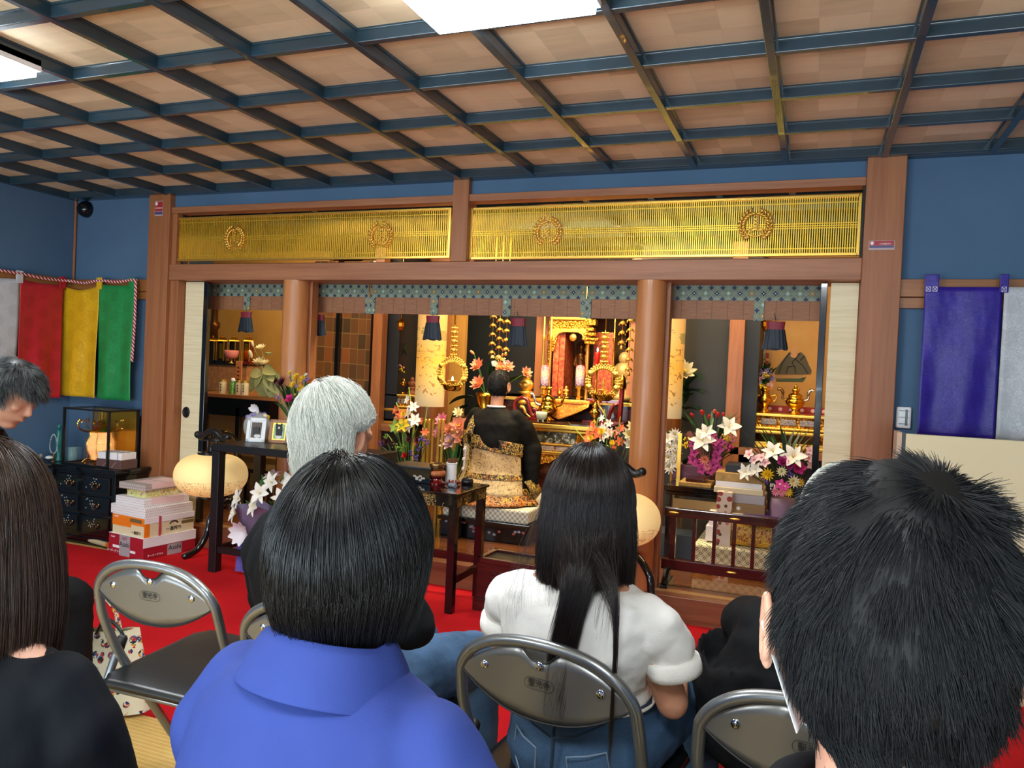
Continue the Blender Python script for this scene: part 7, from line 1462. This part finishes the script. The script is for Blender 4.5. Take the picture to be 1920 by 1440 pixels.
# ================================================================ CHAIRS
M['tube'] = plain('chair_tube_grey', '#8b8f92', .3, .8)
M['plate'] = plain('chair_back_plate', '#7f7f7d', .33, .7)
M['blackrub'] = plain('black_rubber', '#101010', .5)
def make_chair(label):
    r = thing('folding_chair', label, 'chair', (0, 0, 0), group='grey folding chairs facing the altar')
    half = [(0, -.230, .768), (.065, -.229, .764), (.122, -.227, .750), (.166, -.223, .723), (.192, -.215, .688), (.199, -.205, .65), (.202, -.185, .585), (.198, -.13, .47), (.193, .0, .27), (.19, .17, .015)]
    pts = [(-a, b, c) for a, b, c in reversed(half[1:])]+half
    MB().tube(curve_pts(pts, 6), .0125, 12).build('back_hoop', 'tube', r, smooth=True)
    # curved back plate with a finger notch, following the hoop
    mb = MB(); n = 32
    def top(x):
        zz = .768-.0095-(abs(x)/.2)**2.4*.083
        nt = .024*math.exp(-((x/.032)**4)); return zz-nt
    def bot(x): return .612+.066*(abs(x)/.19)**2.2
    def P(a, b, off=0):
        x = -.190+.380*a; zt = top(x); zb = min(bot(x), zt-.002); z = zb+(zt-zb)*b
        return (x, -.234+off+.055*(.78-z)+ .012*(x/.2)**2, z)
    mb.grid(lambda a, b: P(a, b), n, 6); mb.build('back_plate', 'plate', r, smooth=True, sol=.003)
    MB().tube([P(i/40, 0, -.002) for i in range(41)], .0022, 6).build('edge_trim', 'blackrub', r)
    MB().tube([P(.5+(i-8)/8*.11, 1, -.002) for i in range(17)], .002, 6).build('notch_trim', 'blackrub', r)
    for x, z in ((-.130, .70), (0, .727), (.130, .70)):
        y = -.236+.055*(.78-z)+.012*(x/.2)**2
        MB().lathe([(0, .006), (.004, .006), (.006, .003), (.0085, .004), (.0095, 0)], (x, y+.001, z), 14, (0, -1, 0)).build('rivet', 'chrome', r, smooth=True)
    # name plate: rounded outline with the temple's name
    y = -.234+.055*.090-.0032; pl = []
    for k in range(32):
        a = 2*PI*k/32; pl.append((math.copysign(.021, math.cos(a))+.0115*math.cos(a), y-.0006, .689+.0115*math.sin(a)))
    pl_o = MB().tube(pl, .00045, 4, closed=True).build('name_outline', 'ink', r)
    text('name_lettering', '聖光寺', .0165, (0, y-.0006, .689), (PI/2, 0, 0), 'ink', r, .0003, world=False)
    # seat
    mb = MB(); hw = lambda v_: .192+.010*v_
    def seat(a, b):
        v_ = b; x = (a*2-1); xx = math.copysign(abs(x)**.85, x)*hw(v_)*(1-.25*max(0, abs(v_-.5)-.40)**.6*2 if abs(v_-.5) > .4 else 1)
        return (xx, -.215+.415*v_, .424+.012*(1-(x*x)**2)*(1-(2*v_-1)**4)+.012*v_)
    mb.grid(seat, 20, 20); mb.build('seat', 'vinyl', r, smooth=True, sol=.016, bev=0)
    MB().tube([(-.18, -.19, .405), (-.19, .19, .415)], .009, 8).tube([(.18, -.19, .405), (.19, .19, .415)], .009, 8).tube([(-.18, -.192, .406), (.18, -.192, .406)], .009, 8).build('seat_frame', 'tube', r, smooth=True)
    for s in (-1, 1):
        l = MB().tube([(s*.222, -.11, .49), (s*.222, -.125, .46), (s*.222, -.31, .012)], .0115, 10).build('leg', 'tube', r, smooth=True)
        MB().tube([(s*.222, -.098, .512), (s*.222, -.102, .505), (s*.222, -.118, .468)], [.009, .0145, .0145], 10).build('cap', 'blackrub', l, smooth=True)
        MB().tube([(s*.222, -.305, .03), (s*.222, -.315, .0)], .015, 10).build('foot', 'blackrub', l)
        MB().tube([(s*.19, .155, .035), (s*.19, .175, .0)], .015, 10).build('foot', 'blackrub', r)
    MB().tube([(-.222, -.275, .09), (.222, -.275, .09)], .008, 8).build('rear_bar', 'tube', r, smooth=True)
    MB().tube([(-.191, .11, .1), (.191, .11, .1)], .008, 8).build('front_bar', 'tube', r, smooth=True)
    return r
ch = make_chair('empty grey folding chair with black vinyl seat beside the tote bag')
def put_chair(o, x, y, deg, label=None):
    o.location = (x, y, .0105); o.rotation_euler = (0, 0, math.radians(deg))
    if label: o['label'] = label
# chair back plane stands .22 behind the chair's origin
def row(u, v, a, zr=.70): q = Zp(u, v, zr); return q[0]+.13*math.cos(a)-.23*math.sin(a), q[1]+.13*math.sin(a)+.23*math.cos(a)
a = math.radians(1); x, y = row(210, 1104, a); put_chair(ch, x, y, 1)
for (u, v), dg, lb in (((491, 1186), -3, 'grey folding chair under the grey-haired person in black'),
                    ((907, 1255), -7.7, 'grey folding chair with the long-haired person in a white T-shirt'),
                    ((1378, 1369), -6, 'grey folding chair under the person in a black dress')):
    x, y = row(u, v, math.radians(dg)); put_chair(copy_tree(ch), x, y, dg, lb)
for x, y, d, lb in ((-.80, -3.62, -4, 'grey folding chair under the person in the blue shirt, nearest row'),
                    (-.20, -3.80, 0, 'grey folding chair under the short-haired boy, nearest row'),
                    (-1.42, -3.62, 2, 'grey folding chair under the brown-haired person at the left edge')):
    put_chair(copy_tree(ch), x, y, d, lb)
# ---- woman in the periwinkle shirt, nearest row
H = place(664, 1026, .965); rz = -10
r = person('person with a chin-length black bob in a periwinkle-blue collared shirt, nearest centre', H[0], H[1], rz, None)
hz = H[2]-.005; hc = np.array((0, 0, hz))
body, zs, cy = seated_body(r, hc, .175, 'skinl', [(-1, (-.23, .03, .64), (-.12, .25, .60)), (1, (.22, .04, .64), (.10, .25, .60))], sh=.168)
eyes(hc, 1, r)
mb = MB(); loft(mb, [(0, cy-.004, zs+.055, .062, .058), (0, cy-.006, zs+.035, .105, .074), (0, cy-.008, zs+.012, .15, .088), (0, cy-.012, zs-.025, .185, .104), (0, cy-.02, zs-.09, .198, .122), (0, cy-.015, zs-.20, .200, .130), (0, 0, .62, .19, .135), (0, 0, .50, .185, .14)], 36, 2.2)
for q in (-1, 1): cap(mb, [(q*.155, cy, zs-.028), (q*.20, cy, zs-.09), (q*.228, .02, .66), (q*.17, .14, .62), (q*.12, .22, .61)], [.058, .064, .060, .050, .042], 18)
mb.build('shirt', 'blue_shirt', r, rem=.007, sm=10, disp=(.010, .09))
mb = MB()
def coll(a, b):                                     # collar: rises round the neck and folds down outside
    an = -PI/2+(a-.5)*2*PI*.86; back = max(0, -math.sin(an)); 
    prof = [(.058, .040), (.062, .058), (.069, .066), (.079, .060), (.092+.006*back, .034), (.106+.006*back, .010-.012*(1-back))]
    k = b*(len(prof)-1); i = min(int(k), len(prof)-2); f = k-i; R_ = prof[i][0]*(1-f)+prof[i+1][0]*f; h = prof[i][1]*(1-f)+prof[i+1][1]*f
    return (R_*math.cos(an)*1.06, cy-.006+R_*math.sin(an)*.92, zs+h+.022-.016*(1-back))
mb.grid(coll, 48, 15); mb.build('collar', 'blue_shirt', r, smooth=True, sol=.003, sub=1)
MB().tube([(q*.0014+.18*math.cos(an)*.62, cy-.13+.062*abs(math.cos(an))**2, zs-.055-.01*abs(math.cos(an))) for q in (0,) for an in np.linspace(PI, 0, 24)], .0012, 5).build('yoke_seam', 'blue_shirt', r)
trousers(r, 0, 'navy_cloth'); shoes(r, 0)
rad = (.070, .090, .110); cr = (.02, -.25, 1)
P = fall_hair(hc+(0, -.006, -.002), rad, cr, 16000, 20, hz-.090, .007, off=(.004, .024), inward=.22, radial=.0, wob=.002, ymax=.075)
P = hang(P, .05)
z_ = P[:, -1, 2]; bk = P[:, -1, 1] < .0; P[bk, 10:, 2] += 0
strands('hair', P, .00042, 'hair_black', r, skull_cap(hc+(0, -.006, -.002), rad, .008))
# ---- long-haired woman in the white T-shirt
H = place(1106, 940, 1.70); rz = -9
r = person('person with very long straight dark hair in a white T-shirt and blue jeans', H[0], H[1], rz, None)
hz = H[2]+.0; hc = np.array((.0, 0, hz)); hy = .03
body, zs, cy = seated_body(r, hc, .175, 'skin', [(-1, (-.215, .03, .66), (-.10, .30, .62)), (1, (.20, .02, .645), (.13, .28, .60))], hipy=hy, sh=.195)
eyes(hc, 1, r)
mb = MB(); loft(mb, [(0, cy-.004, zs+.030, .078, .060), (0, cy-.006, zs+.026, .125, .082), (0, cy-.008, zs+.006, .170, .098), (0, cy-.01, zs-.035, .184, .108), (0, cy-.012, zs-.10, .170, .115), (0, cy*.5, zs-.18, .150, .115), (0, hy-.01, .68, .140, .118), (0, hy-.01, .63, .150, .128)], 36, 2.2)
for q, e in ((-1, (-.198, .0, zs-.075)), (1, (.198, -.005, zs-.08))): cap(mb, [(q*.140, cy, zs-.025), (q*.175, cy+.004, zs-.045), e], [.055, .057, .052], 18)
mb.build('t_shirt', 'tee', r, rem=.006, sm=6, disp=(.012, .055))
for q, e, d in ((-1, (-.200, .0, zs-.088), (-.18, .22, -.92)), (1, (.200, -.005, zs-.092), (.20, .12, -.92))):
    e = np.array(e); d = nrm(d); MB().lathe([(.052, -.012), (.056, -.010), (.058, .010), (.056, .022), (.050, .024), (.048, .006)], e+d*.022, 28, d).build('rolled_cuff', 'tee', r, smooth=True)
MB().tube([(.155*math.cos(a), hy-.012+.133*math.sin(a), .627) for a in np.linspace(0, 2*PI, 41)[:-1]], .004, 6, closed=True).build('hem', 'tee', r, smooth=True)
tr = trousers(r, hy, 'denim', 1.15, hip=1.0, disp=(.008, .05))
M['stitch'] = plain('denim_stitching', '#7f93a8', .8); M['denimd'] = plain('dark_denim_seam', '#24384e', .85)
mb = MB(); mb.tube([(.0, hy-.146, .66), (0, hy-.158, .58), (0, hy-.16, .50), (0, hy-.14, .44)], .0035, 6)
mb.tube([(.153*math.cos(a), hy-.006+.128*math.sin(a), .632) for a in np.linspace(PI, 2*PI, 24)], .003, 6)
for q in (-1, 1): mb.tube([(q*.004, hy-.163, .575), (q*.05, hy-.156, .588), (q*.10, hy-.125, .615)], .0022, 6)
mb.build('seams', 'denimd', tr, smooth=True)
for q in (-1, 1):
    MB().tube([(q*.035, hy-.166, .545), (q*.075, hy-.150, .552), (q*.105, hy-.125, .558), (q*.115, hy-.115, .50), (q*.08, hy-.142, .462), (q*.04, hy-.156, .485)], .0018, 6, closed=True).build('pocket', 'stitch', tr)
for q in ((.155, hy+.30, .60), (.165, hy+.36, .575), (.135, hy+.36, .598), (.17, hy+.27, .565)): MB().ell(q, .0055, 8, 6).build('pearl_bead', 'white', tr, smooth=True)
shoes(r, hy, 'white')
rad = (.078, .092, .112)
P1 = fall_hair(hc+(0, -.006, -.002), rad, (0, .1, 1), 11000, 26, hz-.185, .030, off=(.004, .022), inward=.0, radial=.05, wob=.004, ymax=.06)
# the hair below the nape gathers into one lock down the back; another thin strand on the right
P2 = fall_hair(hc+(0, -.006, -.002), rad, (0, .1, 1), 5200, 34, hz-.335, .035, off=(.006, .022), inward=.0, wob=.004, ymax=-.05)
K = P2.shape[1]; tt = np.clip((np.arange(K)-K//2+1)/(K-K//2), 0, 1); g = (1/(1+np.exp(-(tt-.30)*13)))[None, :]
cx0 = .078-.055*tt[None, :]; w_ = P2[:, K//2, 0][:, None]; P2[:, :, 0] = P2[:, :, 0]*(1-g)+(cx0+w_*.26)*g
P2[:, :, 1] = P2[:, :, 1]*(1-g)+(cy-.128-.02*tt[None, :]+P2[:, K//2, 1][:, None]*.0+rng.normal(0, .004, (len(P2), 1)))*g
P3 = P2[:160].copy(); P3[:, :, 0] = P3[:, :, 0]*(1-g)+(.146+rng.normal(0, .0016, (160, 1)))*g; P3[:, :, 2] -= .10*np.clip(tt-.3, 0, 1)[None, :]
# loose stray hairs spread over the shoulders
P4 = P1[:220, :, :].copy(); K4 = P4.shape[1]; t4 = np.clip((np.arange(K4)-K4//2+2)/(K4-K4//2-2), 0, 1)[None, :]
P4[:, :, 0] *= 1+.28*t4*rng.uniform(.3, 1.0, (220, 1)); P4[:, :, 2] -= .06*t4**2*rng.uniform(0, 1, (220, 1)); P4[:, :, 1] = np.minimum(P4[:, :, 1], P4[:, :, 1]*(1-t4)+(cy-.108)*t4)
strands('hair', P1, .00045, 'hair_dkbrown', r, skull_cap(hc+(0, -.006, -.002), rad, .010))
strands('long_lock', P2, .00042, 'hair_dkbrown', r); strands('thin_lock', P3, .00045, 'hair_dkbrown', r); strands('stray_hairs', P4, .0002, 'hair_dkbrown', r)
# ---- short-haired boy with a mask, nearest right
H = place(1678, 1132, .64)
r = person('person with short tousled black hair and a white face mask, dark collar, nearest right', H[0], H[1], -4, None)
hz = H[2]; hc = np.array((0, 0, hz)); s = 1.04
body, zs, cy = seated_body(r, hc, .19, 'skinl', [(-1, (-.24, .05, .66), (-.12, .27, .60)), (1, (.24, .05, .66), (.12, .27, .60))], s=s, sh=.205)
eyes(hc, s, r); [ear(hc+(q*.024, -.020, -.018), .85, q, r, 'skinl') for q in (-1, 1)]
mb = MB()
mb.grid(lambda a, b: hc+np.array(((a-.5)*2*.066*(1-.25*b), .100-.075*abs(a-.5)**1.7*2.4+.004, -.005-.085*b))*s, 16, 8)
mb.build('face_mask', 'white', r, smooth=True, sol=.0015)
for q in (-1, 1): MB().tube([hc+np.array(p)*s for p in ((q*.062, .045, -.02), (q*.078, .01, .012), (q*.083, -.012, .022), (q*.086, -.024, .0))], .0015, 6).tube([hc+np.array(p)*s for p in ((q*.062, .045, -.075), (q*.076, .012, -.052), (q*.082, -.008, -.045), (q*.084, -.020, -.02))], .0015, 6).build('mask_strap', 'white', r, smooth=True)
MB().grid(lambda a, b: hc+np.array((-.096+.030*a+.004*b, -.036+.012*a+.07*b, -.022-.088*a-.004*b))*s, 12, 6).build('mask_side', 'white', r, smooth=True, sol=.001)
mb = MB(); loft(mb, [(0, cy-.004, zs+.060, .064, .060), (0, cy-.006, zs+.035, .11, .076), (0, cy-.008, zs+.012, .155, .09), (0, cy-.01, zs-.025, .195, .108), (0, cy-.012, zs-.10, .20, .122), (0, cy*.5, zs-.20, .19, .13), (0, 0, .62, .18, .135), (0, 0, .50, .18, .14)], 36, 2.2)
for q in (-1, 1): cap(mb, [(q*.16, cy, zs-.03), (q*.205, cy, zs-.09), (q*.24, .04, .67), (q*.14, .24, .61)], [.058, .062, .058, .044], 18)
mb.build('jacket', 'navy_cloth', r, rem=.007, sm=8, disp=(.01, .09))
MB().grid(lambda a, b: ((.066+.018*math.sin(b*PI*.5)+.02*b)*math.cos(-PI/2+(a-.5)*5.4), cy-.006+(.062+.018*math.sin(b*PI*.5)+.02*b)*math.sin(-PI/2+(a-.5)*5.4), zs+.062+.022*math.sin(b*PI)-.042*b), 40, 10).build('collar', 'navy_cloth', r, smooth=True, sol=.003)
trousers(r, 0, 'navy_cloth'); shoes(r, 0)
rad = np.array((.079, .092, .110))*s; cc = hc+(0, -.010, -.002)
P = short_hair(cc, rad, (.35, -.35, 1), 60000, 8, .036, up=.26, jit=.28, neck=-.90, grav=.3)
Pn = short_hair(cc+(0, -.004, -.062), np.array((.058, .070, .100)), (0, .5, 1), 16000, 8, .026, up=.2, jit=.3, neck=-.97, grav=.2); Pn = Pn[(Pn[:, 0, 1] < -.012) & (Pn[:, 0, 2] < cc[2]-.06)]; P = np.concatenate([P, Pn])
mb = MB()
def nk(a, b):
    an = PI+ .12+(PI-.24)*a; d = np.array([math.cos(an)*math.sin(1.35+b*.95), math.sin(an)*math.sin(1.35+b*.95), math.cos(1.35+b*.95)]); return cc+d*(rad+.006)
cm = skull_cap(cc, rad, .008); cm.grid(nk, 24, 12)
strands('hair', P, .00045, 'hair_black_short', r, cm)
# ---- grey-haired person in black on the left chair of the row
H = place(630, 806, 1.87)
r = person('person with thick silver-grey hair in a black top and jeans, head turned right', H[0], H[1], -13, None)
hz = H[2]; hc = np.array((0, 0, hz)); hy = .02
body, zs, cy = seated_body(r, hc, .19, 'skin', [(-1, (-.25, .03, .70), (-.17, .20, .61)), (1, (.235, .03, .74), (-.04, .14, .69))], hipy=hy)
eyes(hc, 1, r); [ear(hc, 1, q, r, 'skin') for q in (-1, 1)]
mb = MB(); loft(mb, [(0, cy-.004, zs+.040, .070, .062), (0, cy-.006, zs+.022, .115, .076), (0, cy-.008, zs+.0, .165, .09), (0, cy-.01, zs-.035, .195, .105), (0, cy-.012, zs-.10, .20, .122), (0, cy*.5, zs-.20, .19, .128), (0, 0, .62, .18, .13), (0, 0, .52, .18, .14)], 36, 2.2)
for q, e in ((-1, (-.25, .03, .70)), (1, (.235, .03, .735))): cap(mb, [(q*.16, cy, zs-.03), (q*.205, cy, zs-.09), e, (q*.17, .07, .72)], [.058, .062, .060, .055], 18)
mb.build('top', 'black_cloth', r, rem=.007, sm=8, disp=(.014, .07))
trousers(r, hy, 'denim', 1.1); shoes(r, hy)
rad = np.array((.080, .094, .110)); cc = hc+(0, -.006, .002)
P = fall_hair(cc, rad, (-.25, -.35, 1), 15000, 16, hz-.085, .02, off=(.004, .020), inward=.10, radial=.02, wob=.004, ymax=.05)
fr_ = P[:, -1, 1] > -.03; P[fr_, :, 2] = np.maximum(P[fr_, :, 2], hz+.004+.02*rng.random((fr_.sum(), 1))+.03*np.clip(P[fr_, -1, 1]/.05, 0, 1)[:, None]); P += rng.normal(0, .0015, P.shape)
strands('hair', P, .00045, 'hair_grey', r, skull_cap(cc, rad, .006))
# ---- brown-haired woman at the left edge
H = place(-24, 990, 1.12)
r = person('person with long reddish-brown hair and a black top, cut by the left edge', H[0], H[1], 18, None); r.scale = (.86, .95, 1)
hz = H[2]; hc = np.array((0, 0, hz))
body, zs, cy = seated_body(r, hc, .18, 'skinl', [(-1, (-.23, .05, .66), (-.12, .27, .60)), (1, (.225, .03, .62), (.06, .14, .57))], sh=.185, hipy=-.17)
eyes(hc, 1, r)
mb = MB(); loft(mb, [(0, cy-.004, zs+.105, .058, .056), (0, cy-.004, zs+.045, .072, .064), (0, cy-.006, zs+.022, .115, .076), (0, cy-.008, zs-.0, .160, .09), (0, cy-.01, zs-.035, .188, .105), (0, cy-.012, zs-.10, .195, .12), (0, cy*.5, zs-.20, .185, .128), (0, -.12, .62, .18, .13), (0, -.15, .50, .18, .14)], 36, 2.2)
for q in (-1, 1): cap(mb, [(q*.155, cy, zs-.03), (q*.20, cy, zs-.09), (q*.228, .03, .62), (q*.07, .13, .575)], [.056, .060, .056, .048], 18)
mb.build('top', 'navy_cloth', r, rem=.007, sm=8, disp=(.01, .08))
trousers(r, -.17, 'black_cloth'); shoes(r, -.17)
rad = (.080, .094, .112)
P = fall_hair(hc+(0, -.006, 0), rad, (-.1, .0, 1), 15000, 24, hz-.192, .016, off=(.004, .024), inward=-.02, radial=.10, wob=.004, ymax=.06)
strands('hair', P, .00045, 'hair_brown', r, skull_cap(hc+(0, -.006, 0), rad, .010))
# ---- person beyond her, only the knees in black trousers seen beside the bag
p = Zp(150, 1120, .56)
r = person('person in black trousers beside the tote bag, mostly hidden by the brown-haired person', p[0]-.27, p[1]-.36, -2, None)
hc = np.array((-.02, -.08, 1.08)); hy = .0
body, zs, cy = seated_body(r, hc, .18, 'skin', [(-1, (-.22, .05, .68), (-.10, .25, .62)), (1, (.21, .05, .66), (.08, .25, .62))], hipy=hy)
eyes(hc, 1, r)
mb = MB(); loft(mb, [(-.02, cy, zs+.045, .068, .060), (-.02, cy, zs, .160, .09), (-.02, cy, zs-.10, .185, .12), (0, 0, .62, .18, .13), (0, 0, .50, .18, .14)], 30, 2.2)
for q in (-1, 1): cap(mb, [(q*.155, cy, zs-.03), (q*.215, .03, .68), (q*.11, .22, .63)], [.056, .054, .044], 16)
mb.build('top', 'black_cloth', r, rem=.008, sm=8)
trousers(r, hy, 'black_cloth', 1.2, hip=1.05); shoes(r, hy)
cc = hc+(0, -.006, 0); strands('hair', short_hair(cc, np.array((.08, .094, .11)), (0, -.2, 1), 6000, 8, .05, up=.3, jit=.3, neck=-.7), .0008, 'hair_black', r, skull_cap(cc, (.08, .094, .11), .006))
# ---- grey-haired person in black behind the boy
H = place(1585, 945, 1.72)
r = person('person with grey hair in a loose black dress, mostly hidden behind the short-haired boy', H[0], H[1], -6, None)
hz = H[2]-.03; hc = np.array((0, 0, hz)); hy = .03
body, zs, cy = seated_body(r, hc, .18, 'skin', [(-1, (-.20, .06, .72), (-.06, .28, .65)), (1, (.20, .06, .72), (.06, .28, .65))], hipy=hy)
eyes(hc, 1, r); [ear(hc, 1, q, r, 'skin') for q in (-1, 1)]
mb = MB(); loft(mb, [(0, cy, zs+.045, .068, .060), (0, cy, zs+.015, .16, .10), (0, cy-.0, zs-.05, .22, .13), (-.02, cy+.02, zs-.16, .255, .17), (-.03, .04, .70, .285, .21), (-.03, .06, .60, .30, .24), (-.02, .06, .47, .30, .25)], 32, 2.1)

for q in (-1, 1): cap(mb, [(q*.15, cy, zs-.03), (q*.20, .06, .74), (q*.12, .26, .655), (q*.07, .34, .635)], [.06, .07, .06, .05], 14)
mb.build('dress_top', 'black_cloth', r, rem=.008, sm=8, disp=(.016, .08))
trousers(r, hy, 'black_cloth', 1.3, hip=1.05); shoes(r, hy)
M['sheer'] = plain('sheer_black_voile', '#171014', .7, Alpha=.55)
MB().grid(lambda a, b: ((.255+.045*b+.012*math.sin(a*40)*b)*math.cos(2*PI*a), (.06)+(.22+.035*b+.01*math.cos(a*36)*b)*math.sin(2*PI*a), (.50-.14*b)), 90, 8).build('sheer_hem', 'sheer', r, smooth=True)
rad = np.array((.080, .094, .110)); cc = hc+(0, -.006, .002)
P = fall_hair(cc, rad, (0, -.2, 1), 7000, 16, hz-.07, .02, off=(.004, .016), inward=.08, radial=.02, wob=.004, ymax=.05)
strands('hair', P, .0005, 'hair_grey', r, skull_cap(cc, rad, .006))
# ---- man bowing at the far left, seen from the side
H = place(20, 738, 2.75)
r = person('person with dark grey hair bowing forward at the left edge before the red banner', H[0], H[1], -72, None)
hz = H[2]; hc0 = np.array((0, 0, 0)); mb = MB()
Rb = np.array(Euler((math.radians(-34), 0, 0)).to_matrix())
hm = MB(); head_mesh(hm, (0, 0, 0), 1.0); cap(hm, [(0, -.012, -.06), (0, -.035, -.14), (0, -.06, -.20)], [.056, .052, .06]); hm.xf(Matrix.Translation((0, 0, hz)) @ Matrix(Rb.tolist()).to_4x4())
loft(hm, [(0, -.17, hz-.14, .12, .07), (0, -.22, hz-.20, .16, .10), (0, -.30, hz-.32, .155, .11), (0, -.38, .66, .14, .11), (0, -.42, .50, .15, .12)], 24)
for q in (-1, 1):
    cap(hm, [(q*.085, -.42, .52), (q*.10, -.2, .53), (q*.105, -.0, .50)], [.078, .072, .052]); cap(hm, [(q*.105, 0, .5), (q*.11, -.02, .09)], [.052, .034]); cap(hm, [(q*.11, -.03, .05), (q*.11, .14, .03)], [.032, .024])
    cap(hm, [(q*.17, -.2, hz-.2), (q*.20, -.14, hz-.42), (q*.12, -.16, .60)], [.044, .034, .024]); hand(hm, (q*.12, -.16, .60), (-q*.5, .6, -.2), (0, 0, 1), q)
hm.build('body', 'skin', r, rem=.006, sm=4)
mb = MB(); loft(mb, [(0, -.10, hz-.135, .075, .06), (0, -.16, hz-.15, .15, .085), (0, -.22, hz-.20, .19, .12), (0, -.30, hz-.32, .185, .13), (0, -.38, .66, .17, .13), (0, -.42, .50, .18, .14)], 30)
for q in (-1, 1): cap(mb, [(q*.16, -.19, hz-.19), (q*.215, -.14, hz-.42), (q*.14, -.15, .61)], [.06, .056, .042])
mb.build('jacket', 'navy_cloth', r, rem=.008, sm=8, disp=(.012, .08))
trousers(r, -.42, 'black_cloth'); shoes(r, -.42)
cc = np.array((0, -.006, .004)); P = short_hair(cc, np.array((.082, .098, .112)), (0, -.3, 1), 12000, 9, .055, up=.30, jit=.25, neck=-.62, grav=.2)
Mx = np.array((Matrix.Translation((0, 0, hz)) @ Matrix(Rb.tolist()).to_4x4())); P = P@Mx[:3, :3].T+Mx[:3, 3]
cm = skull_cap(cc, (.082, .098, .112), .012); cm.xf(Mx); strands('hair', P, .0007, 'hair_mixed', r, cm)
for q in (-1, 1): e = ear((0, 0, 0), 1, q, r, 'skin'); e.matrix_local = Matrix(Mx.tolist())
